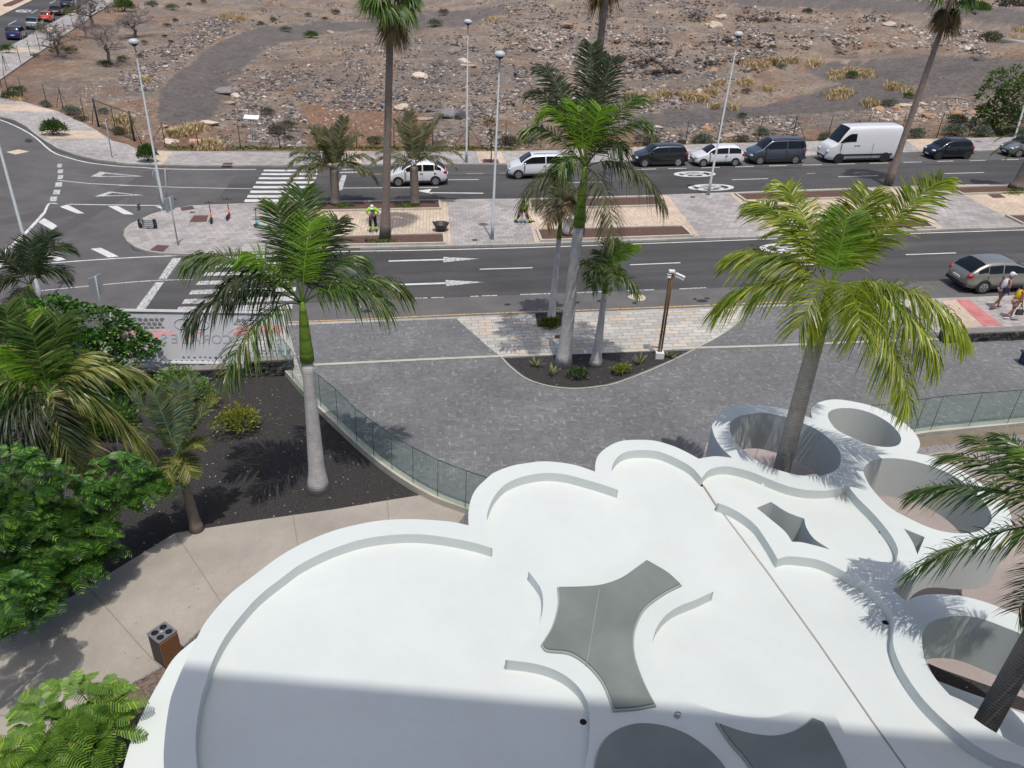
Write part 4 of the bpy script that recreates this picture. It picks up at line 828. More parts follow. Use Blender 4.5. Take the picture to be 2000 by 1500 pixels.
def rubble(name, zones, total, label):
    px = []; py = []; sz = []; tone = []
    tot = sum(z[1] for z in zones)
    for poly, wgt, s0, s1, tn in zones:
        n_ = int(total*wgt/tot); xs = [p[0] for p in poly]; ys = [p[1] for p in poly]; c_ = 0; tries = 0
        while c_ < n_ and tries < 60:
            tries += 1
            a = RNG.uniform(min(xs), max(xs), n_); b = RNG.uniform(min(ys), max(ys), n_); k = inpoly(a, b, poly)
            cl = fbm(a, b*1.8, 34, 101, 3); k &= (RNG.random(n_) < np.clip((cl-.38)*5, .07, 1)); k &= (roadmask_px(a, b) < .5) | (RNG.random(n_) < .04)
            a, b = a[k], b[k]; px.append(a); py.append(b); sz.append(.5*s0+(s1*.85-s0*.5)*RNG.random(len(a))**5.0); tone.append(np.full(len(a), tn)); c_ += len(a)
    px, py, sz, tone = map(np.concatenate, (px, py, sz, tone)); P = TP(px, py); d_ = lot_d(P[:, 0], P[:, 1]); ok = (d_ > .4); P, sz, tone = P[ok], sz[ok], tone[ok]
    sz = sz*.70; V = []; Fs = []; C_ = []; off = 0; n = len(P); kind = RNG.integers(0, len(bank0), n); ang = RNG.uniform(0, 2*PI, n)
    pr = {0: [.22, .22, .19, .15, .09, .035, .035, .07], 1: [.05, .08, .14, .22, .26, .17, .06, .02], 2: [.32, .26, .14, .08, .06, .03, .01, .1], 3: [.02, .03, .08, .3, .27, .1, .2, 0]}
    pal = np.array([RNG.choice(8, p=np.array(pr[int(t)])/sum(pr[int(t)])) for t in tone])
    for b_ in range(len(bank0)):
        ix = np.where(kind == b_)[0]; Bv, Bf = bank0[b_]
        ca, sa = np.cos(ang[ix]), np.sin(ang[ix]); v = Bv[None]*sz[ix][:, None, None]
        x_ = v[..., 0]*ca[:, None]-v[..., 1]*sa[:, None]+P[ix, 0][:, None]; y_ = v[..., 0]*sa[:, None]+v[..., 1]*ca[:, None]+P[ix, 1][:, None]; z_ = v[..., 2]+P[ix, 2][:, None]+sz[ix][:, None]*RNG.uniform(-.2, .22, (len(ix), 1))
        V.append(np.stack([x_, y_, z_], -1).reshape(-1, 3)); Fs.append((Bf[None]+(np.arange(len(ix))*len(Bv))[:, None, None]+off).reshape(-1, 3)); off += len(ix)*len(Bv)
        cc = PALT[pal[ix]]*RNG.uniform(.75, 1.3, (len(ix), 1)); C_.append(np.repeat(np.concatenate([cc, np.ones((len(ix), 1))], 1), len(Bv), 0))
    return link(name, fast(name, np.concatenate(V), None, np.concatenate(Fs), col=np.concatenate(C_)), 'loose rock', kind='stuff', label=label, cat='rubble')
lr = N('loose rock'); at = lr.n('VertexColor'); at.layer_name = 'Col'; c = lr.mix(1.0, at.outputs[0], lr.ramp(lr.noise(lr.coord(), 4, 5, .7), [(.3, (.75,)*3), (.7, (1.25,)*3)]), 'MULTIPLY'); lr.bump(lr.noise(lr.coord(), 12, 4), .5, .05); MATS['loose rock'] = lr.out(c, .92, 0, .25)
ZN = [([(500, 75), (900, 60), (1010, 110), (1060, 200), (1050, 225), (880, 230), (640, 215), (560, 190), (500, 140)], 3.2, .09, .5, 0),
      ([(560, 130), (900, 100), (960, 190), (760, 205), (600, 200), (520, 150)], 2.2, .1, .5, 2),
      ([(440, 90), (520, 75), (560, 190), (640, 290), (430, 292), (420, 200)], 1.6, .1, .6, 0),
      ([(850, 0), (1500, 0), (1570, 110), (1400, 200), (1250, 235), (1040, 215), (980, 90), (900, 50)], 5.2, .12, .75, 0),
      ([(1000, 60), (1250, 50), (1200, 150), (1040, 160)], 1.2, .12, .8, 1),
      ([(880, 205), (1060, 215), (1050, 290), (830, 292), (810, 230)], 1.2, .08, .45, 0), ([(600, 215), (830, 215), (830, 290), (600, 292)], .35, .05, .3, 1), ([(880, 205), (990, 212), (985, 228), (890, 225)], .5, .2, .6, 2),
      ([(1230, 235), (1560, 222), (1565, 275), (1240, 286)], 1.3, .07, .45, 0), ([(1250, 150), (1420, 110), (1440, 190), (1260, 220)], 1.0, .1, .45, 2),
      ([(220, 110), (330, 90), (360, 60), (480, 20), (640, 0), (860, 0), (840, 45), (600, 50), (480, 62), (400, 90), (300, 180), (240, 180)], 2.2, .1, .6, 0), ([(310, 60), (480, 15), (500, 40), (380, 90)], .9, .15, .6, 2),
      ([(1440, 35), (1700, 25), (1950, 60), (1930, 105), (1750, 92), (1480, 90)], 1.8, .12, .75, 1), ([(1690, 205), (1905, 196), (1925, 240), (1700, 236)], .7, .15, .55, 3), ([(1850, 193), (1920, 197), (1918, 212), (1850, 208)], .5, .1, .4, 2),
      ([(100, 180), (420, 100), (430, 240), (330, 285), (150, 235)], .9, .05, .25, 1), ([(1230, 150), (2000, 100), (2000, 265), (1240, 280)], 1.1, .05, .3, 0), ([(500, 0), (2000, 0), (2000, 40), (500, 50)], .9, .15, .7, 0), ([(420, 235), (600, 215), (600, 294), (420, 294)], .6, .06, .35, 0)]
rubble('rubble', ZN, 120000, 'broken basalt and pale rubble strewn over the waste ground')

# single boulders one can tell apart
bankB = rockbank(8, 9, 3)
TON = {'pale': (.5, .42, .34), 'cream': (.6, .5, .4), 'grey': (.21, .2, .2), 'dark': (.07, .07, .075), 'rusty': (.42, .24, .14), 'tan': (.36, .27, .2)}
BL = [(440, 178, 20, 9, 'grey', 'large grey boulder on the right shoulder of the gravel track'), (462, 186, 12, 7, 'cream', 'cream boulder next to the large grey one by the gravel track'), (449, 200, 13, 8, 'tan', 'tan split boulder below the large grey one by the track'), (408, 240, 20, 9, 'cream', 'cream and grey boulder at the mouth of the gravel track'), (335, 275, 16, 7, 'cream', 'pale boulder by the braced fence post near the gate'), (220, 232, 9, 9, 'rusty', 'reddish block standing just behind the gate'), (320, 247, 12, 5, 'rusty', 'orange flat slab between the gate and the lamp post'), (645, 62, 9, 8, 'cream', 'cream pointed rock beside the round green shrub on the bank'),
      (820, 148, 16, 9, 'cream', 'cream rounded boulder on the dark slope between the two palms'), (906, 118, 13, 7, 'cream', 'uppermost pale slab in the pile beside the thin lamp'), (918, 128, 14, 6, 'tan', 'tan slab in the pile beside the thin lamp'), (905, 128, 9, 6, 'pale', 'pale slab left in the pile beside the thin lamp'), (862, 40, 10, 7, 'pale', 'pale block at the edge of the upper track'), (757, 205, 16, 10, 'grey', 'grey boulder half behind the tall palm trunk'), (785, 208, 17, 9, 'pale', 'pale slab just beyond the tall palm trunk'), (845, 215, 15, 8, 'grey', 'grey boulder above the second short palm'), (878, 222, 20, 14, 'grey', 'biggest grey boulder in the row above the second short palm'), (902, 226, 15, 11, 'dark', 'dark boulder beside the biggest grey one'), (828, 232, 16, 7, 'tan', 'flat tan boulder in front of the grey row'), (732, 209, 6, 4, 'dark', 'small dark boulder on the orange soil'),
      (1398, 48, 15, 10, 'cream', 'largest cream boulder in the far pale group'), (1384, 48, 9, 8, 'pale', 'pale wedge in the far pale group'), (1408, 32, 14, 6, 'pale', 'flat pale slab behind the largest cream boulder'), (1450, 30, 9, 8, 'rusty', 'orange boulder beyond the thin lamp head'), (1394, 137, 8, 7, 'rusty', 'orange boulder at the edge of the grey mound'), (1380, 250, 14, 8, 'rusty', 'orange boulder behind the white hatchback'), (1425, 264, 14, 9, 'tan', 'tan boulder behind the gap between the parked cars'), (1286, 248, 10, 6, 'cream', 'cream boulder behind the black car'), (1370, 178, 12, 7, 'cream', 'cream boulder among the dry grass clumps'), (1387, 176, 10, 8, 'pale', 'pale boulder among the dry grass clumps'), (1735, 47, 16, 7, 'pale', 'pale slab on the distant rubble heap'), (1760, 85, 9, 10, 'pale', 'pale pointed block at the foot of the distant heap'),
      (1717, 213, 11, 7, 'rusty', 'first orange boulder of the row beyond the white van'), (1752, 211, 13, 9, 'rusty', 'second orange boulder of the row beyond the white van'), (1768, 205, 14, 7, 'pale', 'pale long boulder above the orange row'), (1803, 203, 10, 8, 'cream', 'cream boulder just beyond the leaning palm trunk'), (1797, 216, 9, 8, 'pale', 'pale boulder touching the leaning palm trunk'), (1815, 225, 18, 10, 'rusty', 'biggest orange boulder beyond the leaning palm trunk'), (1866, 220, 11, 7, 'rusty', 'orange boulder in the middle of the row before the tree'), (1888, 215, 11, 8, 'tan', 'tan boulder near the end of the orange row'), (1902, 220, 10, 6, 'rusty', 'last orange boulder before the green tree'), (1888, 235, 9, 7, 'tan', 'tan boulder below the end of the orange row'), (1005, 85, 9, 6, 'tan', 'tan boulder beyond the tall royal palm'), (1108, 48, 14, 6, 'rusty', 'low orange slab on the far slope'), (1250, 58, 5, 4, 'rusty', 'small orange stone on the far slope')]
for i, (x, y, wx, hx_, tone, lab) in enumerate(BL):
    p = TP(x, y+hx_*.35); dist = float((p-CAMP)@_F); s = wx*dist/FPX; col = TON[tone]
    Bv, Bf = bankB[i % 8]; mt = plain(tone+' boulder', col, .9, 0, .3, 1.3); P = Bv/np.abs(Bv[:, 0]).max(); P = P*np.array([s, s*.6, hx_*dist/FPX*1.05]); a_ = RNG.uniform(-.4, .4)
    P = P@np.array([[math.cos(a_), math.sin(a_), 0], [-math.sin(a_), math.cos(a_), 0], [0, 0, 1]])
    o = link('boulder', fast('boulder', P, None, Bf), mt, label=lab, cat='boulder', group='boulders on the waste ground'); o.location = (p[0], p[1], p[2]+.1*s)

a_, b_ = TP(1957, 83), TP(2040, 98); MB().tube([a_+np.array([0, 0, .25]), (a_+b_)/2+np.array([0, 0, .3]), b_+np.array([0, 0, .25])], .45, 6).build('kerb', 'coping concrete', kind='structure')
# ================================================================ PLANTS
leafmat('palm leaf', (.018, .05, .012), (.10, .185, .04), rough=.32, c3=(.26, .25, .10)); leafmat('bright palm leaf', (.06, .11, .012), (.30, .38, .035), rough=.32, trans=.42, c3=(.46, .44, .12)); leafmat('young palm leaf', (.15, .28, .03), (.24, .38, .05), trans=.5)
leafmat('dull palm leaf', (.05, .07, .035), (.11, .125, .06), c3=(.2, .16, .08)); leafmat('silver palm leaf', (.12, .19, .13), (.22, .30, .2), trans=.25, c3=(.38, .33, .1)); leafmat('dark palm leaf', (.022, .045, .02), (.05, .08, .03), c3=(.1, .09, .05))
leafmat('olive palm leaf', (.07, .10, .025), (.30, .33, .09), rough=.35, c3=(.44, .38, .16)); leafmat('grey palm leaf', (.08, .09, .05), (.23, .235, .15), c3=(.33, .28, .16)); leafmat('dead palm leaf', (.2, .13, .06), (.33, .24, .12))
leafmat('dark tree leaf', (.012, .045, .008), (.05, .14, .018), trans=.28, c3=(.13, .32, .03)); leafmat('feather leaf', (.018, .065, .014), (.075, .18, .036), trans=.26, c3=(.18, .34, .035)); leafmat('light feather leaf', (.10, .20, .035), (.18, .31, .06), trans=.35, c3=(.32, .42, .05))
leafmat('shrub leaf', (.04, .09, .02), (.1, .16, .05)); leafmat('yellow shrub leaf', (.12, .16, .03), (.3, .3, .06)); leafmat('sage leaf', (.10, .125, .10), (.19, .22, .175), trans=.15); leafmat('dusty leaf', (.08, .085, .055), (.15, .145, .09), trans=.15); leafmat('grey brown leaf', (.12, .1, .09), (.2, .18, .155), trans=.1)
leafmat('fresh shrub leaf', (.10, .19, .05), (.2, .3, .1)); leafmat('dry grass', (.36, .26, .14), (.58, .45, .27), trans=.08); leafmat('green grass', (.06, .10, .02), (.15, .18, .05), trans=.3)
def ringed(name, c1, c2, fr=9):
    s = N(name); v = s.coord(); wv = s.n('TexWave', bands_direction='Z'); wv.inputs['Scale'].default_value = fr; wv.inputs['Distortion'].default_value = 1.2; wv.inputs['Detail'].default_value = 3; s.l(v, wv.inputs['Vector'])
    c = s.ramp(wv.outputs['Fac'], [(.0, c1), (.25, c2), (1, c2)]); c = s.mix(1.0, c, s.ramp(s.noise(v, 4, 6, .7), [(.3, (.72,)*3), (.7, (1.2,)*3)]), 'MULTIPLY')
    s.bump(wv.outputs['Fac'], .25, .015); MATS[name] = s.out(c, .85); return s.m
ringed('pale ringed trunk', (.40, .385, .375), (.56, .545, .535), 4.5); ringed('tan ringed trunk', (.29, .26, .225), (.42, .375, .33), 4.5); ringed('green crownshaft', (.07, .14, .012), (.13, .22, .02), .8); ringed('yellow crownshaft', (.16, .2, .02), (.3, .32, .05), .8); ringed('dark ringed trunk', (.12, .105, .095), (.21, .185, .165), 4.5); ringed('scaly trunk', (.09, .075, .06), (.22, .185, .155), 5.0)

def strips(P, D, W, L, w, g, lev=(0, .4, .75, 1.0), wid=(.55, 1.0, .75)):
    n = len(P); V = np.zeros((n, 7, 3)); k = 0
    for u, q in zip(lev[:3], wid):
        c = P+D*(L*u)[:, None]; c[:, 2] -= g*L*u*u
        V[:, k] = c-W*(w*q/2)[:, None]; V[:, k+1] = c+W*(w*q/2)[:, None]; k += 2
    c = P+D*L[:, None]; c[:, 2] -= g*L; V[:, 6] = c
    b = (np.arange(n)*7)[:, None]
    return V.reshape(-1, 3), np.concatenate([b+np.array([[0, 1, 3, 2]]), b+np.array([[2, 3, 5, 4]])]), b+np.array([[4, 5, 6]])
def norm(v): return v/(np.linalg.norm(v, axis=-1, keepdims=True)+1e-9)
def frond_mesh(p0, p1, arch, nl, LL, lw, droop, rng, plume=.55, stem=.3, name='frond', base_r=.022):
    """One pinnate frond from p0 to p1, in local coordinates; returns mesh."""
    p0 = np.array(p0, float); p1 = np.array(p1, float); ln = np.linalg.norm(p1-p0); up = np.array([0, 0, 1.0])
    c1 = p0+(p1-p0)*.3+up*arch*ln*1.1; c2 = p0+(p1-p0)*.8+up*arch*ln*.9
    B = lambda t: ((1-t)**3)[:, None]*p0+(3*(1-t)**2*t)[:, None]*c1+(3*(1-t)*t*t)[:, None]*c2+(t**3)[:, None]*p1
    tt = np.linspace(0, 1, 12); R_ = B(tt); rad = np.linspace(base_r, .005, 12); mb = MB().tube(R_, list(rad), 5)
    V = [np.array(mb.v)]; Q = [np.array([f for f in mb.f if len(f) == 4])]; T_ = []; off = len(mb.v)
    for s in (-1, 1):
        t = np.linspace(stem, 1.0, nl)**.95; t = np.clip(t+rng.uniform(-.5, .5, nl)/nl*.8, 0, 1); P = B(t); Tn = norm(B(np.minimum(t+.01, 1.01))-B(t-.01))
        side = norm(np.cross(Tn, up)+1e-4)*s; nrm = norm(np.cross(side*s, Tn))
        el = rng.uniform(-plume, plume, nl); sw = .35+.75*t**2
        D = norm(side*np.cos(el)[:, None]+nrm*(np.sin(el)+.18)[:, None]+Tn*sw[:, None]+rng.normal(0, .06, (nl, 3)))
        Lp = LL*(.45+.55*np.sin(PI*np.clip((t-stem)/(1-stem)*.85+.12, 0, 1))**.8)*rng.uniform(.8, 1.12, nl); W = norm(Tn*.9+nrm*.3+rng.normal(0, .2, (nl, 3)))
        v, q, tr = strips(P, D, W, Lp, np.full(nl, lw)*rng.uniform(.8, 1.2, nl), droop*rng.uniform(.6, 1.4, nl)*(1-.75*np.clip(Tn[:, 2]*1.3, 0, 1)))
        V.append(v); Q.append(q+off); T_.append(tr+off); off += len(v)
    return fast(name, np.concatenate(V), np.concatenate(Q), np.concatenate(T_))
def palm(label, base_px, top_px, tips, trunk, shaft, leaf, r=(.22, .17, .13), LL=.6, lw=.035, nl=60, droop=.55, boff=.12, shaft_len=1.0, name='royal_palm', lean=None, plume=.55, seed=1, ground=None, stem=.16, bulge=1.0, group='palms', leafs=None, base=None, base_r=.022):
    rng = np.random.default_rng(seed); b = np.array(G(*base_px, boff)) if base is None else np.array(base)
    if ground is not None: b = np.array(ground(*base_px))
    c = dist_pt(top_px[0], top_px[1], b); t = thing(name, label, 'palm', b, group=group); top = c-b; H_t = np.linalg.norm(top); ax = top/H_t
    # trunk
    mid = top*.5+np.array([lean or 0, 0, 0]); n_ = 14; pts = []; rr = []; Ls = H_t-shaft_len
    for i in range(n_):
        u = i/(n_-1)*Ls/H_t; p = (1-u)**2*np.zeros(3)+2*(1-u)*u*mid+u*u*top; pts.append(p); q = i/(n_-1)
        rad = r[0]*(1-q)**2*1.0+r[1]*(1-(1-q)**2)*(1-q*.35)+r[2]*q*.35; rad *= (1+.35*max(0, 1-q*7)); rr.append(rad*bulge)
    MB().tube(pts, rr, 18).build('trunk', trunk, t)
    if shaft:
        sp = []; sr = []
        for i in range(8):
            u = (Ls+shaft_len*i/7)/H_t; p = (1-u)**2*np.zeros(3)+2*(1-u)*u*mid+u*u*top; sp.append(p); sr.append(r[2]*(1.28-.0*i, 1.25, 1.12, 1.0, .9, .8, .62, .4)[i])
        MB().tube(sp, sr, 16).build('crownshaft', shaft, t)
    for k, tp in enumerate(tips):
        tx, ty, dy, arch = tp[:4]; w_ = dist_pt(tx, ty, b+np.array([0, dy, 0])); p1 = w_-b; lm = leaf if len(tp) < 5 else tp[4]
        p0 = top-ax*rng.uniform(0, .12)
        ln = np.linalg.norm(p1-p0); m = frond_mesh(p0, p1, arch, int(nl*1.55*min(1.3, max(.7, ln/3))), LL*1.08, lw*1.15, droop, rng, plume, stem, base_r=base_r); link('frond', m, lm, t)
    return t
Lb, Lp, Ly = 'bright palm leaf', 'palm leaf', 'young palm leaf'
palm('royal palm with grey trunk rising from black gravel beside the curved glass balustrade', (622, 955), (590, 590),
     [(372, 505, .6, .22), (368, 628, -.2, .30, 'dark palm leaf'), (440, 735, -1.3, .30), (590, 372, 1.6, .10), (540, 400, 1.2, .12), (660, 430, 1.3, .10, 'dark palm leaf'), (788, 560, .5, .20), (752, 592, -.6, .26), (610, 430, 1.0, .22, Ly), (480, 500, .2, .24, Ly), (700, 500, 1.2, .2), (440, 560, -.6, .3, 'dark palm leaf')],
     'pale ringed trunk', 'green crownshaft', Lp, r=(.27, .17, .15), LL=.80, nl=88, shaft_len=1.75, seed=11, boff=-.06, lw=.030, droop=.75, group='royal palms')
_q = Z(1538, 886, 3.2); palm('bright yellow green royal palm growing up through a white ring opening', None, (1622, 560),
     [(1402, 600, .2, .22), (1480, 395, 1.4, .12), (1530, 360, 1.6, .10), (1700, 375, 1.6, .12), (1838, 352, 1.5, .10), (1430, 500, .7, .2), (1885, 655, .2, .24), (1775, 790, -1.4, .26), (1830, 700, -.8, .28), (1560, 640, -1.6, .34), (1680, 650, -1.9, .3), (1655, 420, 1.0, .2, Ly)],
     'tan ringed trunk', 'yellow crownshaft', Lb, r=(.23, .21, .14), LL=.74, nl=96, shaft_len=1.35, seed=12, lw=.031, group='royal palms', droop=.75, base=(_q[0], _q[1], float(S(_q[0], _q[1]))+.13))
palm('tallest royal palm, thick pale trunk in the lens shaped bed of the plaza', (1100, 712), (1143, 325),
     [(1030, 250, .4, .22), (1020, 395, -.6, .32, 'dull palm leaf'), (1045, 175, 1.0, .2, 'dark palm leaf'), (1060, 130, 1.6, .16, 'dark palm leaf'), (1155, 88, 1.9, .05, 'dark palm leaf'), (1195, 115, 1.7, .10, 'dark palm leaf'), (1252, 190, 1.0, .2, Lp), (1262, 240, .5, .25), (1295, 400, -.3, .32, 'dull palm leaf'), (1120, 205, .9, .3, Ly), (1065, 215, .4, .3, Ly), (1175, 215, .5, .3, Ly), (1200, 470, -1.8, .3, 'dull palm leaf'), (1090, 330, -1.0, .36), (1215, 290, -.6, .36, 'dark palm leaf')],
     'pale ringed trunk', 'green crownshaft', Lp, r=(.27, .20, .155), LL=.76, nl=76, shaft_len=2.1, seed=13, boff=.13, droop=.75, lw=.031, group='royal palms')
palm('small royal palm with short drooping crown beside the tallest one', (1163, 712), (1186, 535),
     [(1136, 512, .3, .25), (1148, 535, -.3, .35), (1240, 480, .8, .2, Ly), (1222, 478, .7, .2, Ly), (1246, 575, -.2, .35), (1200, 560, -1.0, .4), (1170, 490, .9, .2), (1155, 560, -.8, .35), (1215, 530, .1, .35), (1195, 470, .9, .15)],
     'pale ringed trunk', 'green crownshaft', Lp, r=(.21, .12, .085), LL=.50, nl=54, shaft_len=.75, seed=14, boff=.13, group='royal palms')
palm('slender royal palm with thin ringed trunk in a square bed by the kerb', (1076, 630), (1098, 400),
     [(1055, 400, .2, .3), (1068, 440, -.6, .4, 'dead palm leaf'), (1062, 365, .8, .2), (1100, 345, 1.0, .1), (1135, 370, .7, .25), (1140, 420, -.2, .35), (1120, 445, -.8, .4, 'dead palm leaf'), (1085, 355, .9, .15), (1115, 385, .1, .4), (1080, 420, -.5, .4)],
     'pale ringed trunk', 'green crownshaft', 'dull palm leaf', r=(.17, .11, .08), LL=.52, nl=48, shaft_len=1.4, seed=15, boff=.12, group='royal palms')
_q = Z(1962, 1352, 3.2); palm('royal palm at the edge of the view growing through the end ring opening', None, (2135, 1035),
     [(1785, 960, .6, .2), (1778, 1118, -.1, .22), (1850, 890, 1.2, .16), (1905, 855, 1.5, .12), (1960, 850, 1.6, .1), (2010, 880, 1.2, .2, Ly), (2050, 1180, -1.2, .3), (2300, 900, 1.0, .2), (2350, 1050, .4, .2), (2300, 1200, -.8, .3), (2150, 820, 1.6, .1), (1990, 1190, -1.2, .3, 'dark palm leaf')],
     'dark ringed trunk', 'green crownshaft', Lp, r=(.21, .18, .14), LL=.52, nl=80, shaft_len=1.1, seed=16, lw=.024, group='royal palms', base=(_q[0], _q[1], float(S(_q[0], _q[1]))+.13))
# palms inside the planting on the near side
palm('royal palm crown rising behind the leafy tree by the junction', (95, 700), (58, 555),
     [(130, 480, .4, .25), (60, 470, 1.0, .12), (95, 455, 1.0, .14), (0, 500, .6, .2), (-30, 560, .2, .3), (125, 530, -.1, .3), (15, 640, -.8, .3), (40, 620, -1.0, .3, 'dark palm leaf')],
     'pale ringed trunk', 'green crownshaft', 'dark palm leaf', r=(.2, .16, .12), LL=.8, nl=80, shaft_len=.9, seed=17, boff=-.05, group='garden palms')
palm('arching garden palm with olive green fronds above the feathery tree', (150, 990), (95, 765),
     [(280, 735, .4, .3, 'olive palm leaf'), (292, 885, -.3, .36, 'olive palm leaf'), (185, 968, -1.1, .4, 'olive palm leaf'), (60, 640, .8, .12), (120, 620, 1.0, .12), (20, 680, .6, .2, Ly), (-40, 760, .2, .3), (40, 900, -.9, .35, 'dark palm leaf'), (175, 690, .9, .2, 'olive palm leaf'), (-20, 860, -.5, .35, 'dark palm leaf'), (75, 700, .6, .2, Ly), (220, 800, .1, .4, 'palm leaf'), (130, 900, -1.2, .4, 'dark palm leaf')],
     'pale ringed trunk', 'green crownshaft', Lp, r=(.25, .2, .15), LL=.85, nl=76, shaft_len=1.0, seed=18, boff=-.05, group='garden palms', lw=.042, droop=.6)
palm('paler garden palm with light green fronds at the border of the view', (40, 900), (30, 690),
     [(90, 640, .4, .25, 'olive palm leaf'), (120, 700, .1, .35, 'olive palm leaf'), (10, 600, .8, .15), (-60, 640, .4, .3), (100, 760, -.5, .35, 'olive palm leaf'), (30, 820, -.8, .35), (-50, 780, -.4, .35), (60, 610, .7, .15, Ly), (0, 740, -.6, .4, Ly)],
     'pale ringed trunk', 'green crownshaft', Lp, r=(.22, .18, .13), LL=.75, nl=70, shaft_len=.9, seed=19, boff=-.05, group='garden palms', lw=.04)
palm('young palm with upright silvery fronds and some yellow ones in black gravel', (385, 1035), (345, 885),
     [(262, 775, .2, .12), (300, 765, .4, .06, 'silver palm leaf'), (352, 745, .6, .02), (375, 742, .5, .03), (418, 780, .2, .10, 'olive palm leaf'), (410, 800, -.1, .16), (290, 850, -.3, .2), (395, 870, -.4, .25, 'olive palm leaf'), (330, 780, .5, .04), (320, 960, -.5, .3, 'olive palm leaf'), (372, 930, -.5, .3, 'olive palm leaf')],
     'scaly trunk', None, 'silver palm leaf', r=(.16, .10, .09), LL=.42, lw=.028, nl=110, droop=.05, shaft_len=.01, seed=20, boff=-.05, plume=.12, stem=.1, group='garden palms', name='young_palm')
# short arching palms of the median
tri = [(-88, -60, .3, .30), (-85, -30, .0, .32), (-78, -85, .5, .26), (-40, -130, .7, .16), (-10, -128, .9, .08), (20, -150, .8, .08), (48, -120, .6, .18), (75, -70, .4, .3), (82, -30, .0, .34), (55, -45, -.6, .36), (-50, -38, -.6, .36), (-25, -100, -.1, .3)]
palm('short palm with arching grey green fronds in the first median bed', (655, 398), (652, 330), [(652+a, 382+b, c_, d_) for a, b, c_, d_ in tri], 'scaly trunk', None, 'grey palm leaf', r=(.27, .26, .27), LL=.74, lw=.048, nl=96, shaft_len=.01, boff=.18, seed=21, droop=.35, plume=.3, stem=.12, name='arching_palm', group='short arching palms')
palm('short palm with thinner fronds in front of the white car in traffic', (811, 398), (808, 325), [(808+a*1.0+3, 376+b, c_, d_) for a, b, c_, d_ in [(-70, -80, .4, .24), (-85, -55, .1, .3), (-35, -140, .7, .12), (-12, -158, .9, .05), (22, -130, .8, .1), (48, -150, .7, .12), (85, -75, .3, .3), (78, -50, .0, .34), (60, -100, .5, .2), (-40, -50, -.4, .36), (40, -60, -.4, .36)]], 'scaly trunk', None, 'grey palm leaf', r=(.27, .25, .26), LL=.68, lw=.038, nl=72, shaft_len=.01, boff=.18, seed=22, droop=.3, plume=.25, stem=.12, name='arching_palm', group='short arching palms')
palm('thick trunked palm at the edge of the view beyond the far median bed', (1990, 366), (2030, 280), [(1938, 300, -.2, .3), (1945, 275, .2, .3), (1960, 250, .6, .25), (2000, 235, .9, .15), (2060, 240, .8, .2), (2100, 280, .3, .3), (2040, 330, -.6, .4), (1965, 310, -.5, .36), (2090, 320, -.3, .35)], 'scaly trunk', None, 'dull palm leaf', r=(.5, .36, .3), LL=.5, lw=.03, nl=56, shaft_len=.01, boff=.18, seed=23, plume=.2, droop=.3, stem=.1, name='arching_palm', group='short arching palms')
# tall fan palms
def fan_mesh(p0, D, rad, rng, n=26, droop=.5):
    D = norm(np.array(D)); up = np.array([0, 0, 1.0]); side = norm(np.cross(D, up)); nn = np.cross(side, D); hub = p0+D*rad*.9+np.array([0, 0, -.1*rad])
    mb = MB().tube([p0, p0+D*rad*.5+np.array([0, 0, .06]), hub], [.025, .018, .012], 5); a = np.linspace(-1.9, 1.9, n)
    Dv = norm(D*np.cos(a)[:, None]+side*np.sin(a)[:, None]+rng.normal(0, .05, (n, 3))+np.array([0, 0, -.15])); W = norm(np.cross(Dv, nn+.3*side)); P = np.tile(hub, (n, 1))
    v, q, t = strips(P, Dv, W, np.full(n, rad)*rng.uniform(.85, 1.1, n), np.full(n, .085), droop*rng.uniform(.6, 1.4, n), lev=(0, .45, .75, 1), wid=(.3, 1.1, .5)); o = len(mb.v)
    return fast('frond', np.concatenate([np.array(mb.v), v]), np.concatenate([np.array([f for f in mb.f if len(f) == 4]), q+o]), t+o)
def fanpalm(label, base_px, top_px, r, seed, n=30, dead=10, lean=0, rad=.95):
    rng = np.random.default_rng(seed); b = np.array(G(*base_px, .16)); top = dist_pt(*top_px, b)-b; t = thing('fan_palm', label, 'palm', b, group='tall fan palms')
    pts = [top*(i/15)+np.array([lean*math.sin(PI*i/15), 0, 0]) for i in range(16)]; rr = [r*(1.55-.9*min(1, i/2.5)*.6-.25*i/15) for i in range(16)]
    MB().tube(pts, rr, 14).build('trunk', 'tan fan trunk' if False else 'brown fan trunk', t)
    for k in range(n+dead):
        dd_ = k >= n; az = rng.uniform(0, 2*PI); el = rng.uniform(-.55, .9) if not dd_ else rng.uniform(-1.35, -.9)
        D = np.array([math.cos(az)*math.cos(el), math.sin(az)*math.cos(el), math.sin(el)])
        link('frond', fan_mesh(top+np.array([0, 0, -.3 if dd_ else 0])+D*.1, D, rad*rng.uniform(.8, 1.1), rng, droop=.75), 'dead palm leaf' if dd_ and k % 2 else ('dry fan leaf' if dd_ else 'fan leaf'), t)
ringed('brown fan trunk', (.15, .12, .10), (.27, .215, .18), 5); leafmat('fan leaf', (.05, .12, .025), (.11, .2, .045), c3=(.3, .3, .06)); leafmat('dry fan leaf', (.07, .05, .03), (.16, .11, .06))
fanpalm('tall fan palm beside the worker with a full green head above the road', (752, 466), (764, -16), .22, 31, 34, 12)
fanpalm('tall leaning fan palm in front of the white van', (1735, 358), (1866, -22), .21, 32, 26, 16)
fanpalm('tall fan palm half hidden behind the tallest royal palm, head out of view', (1130, 458), (1192, -90), .22, 33, 24, 8)

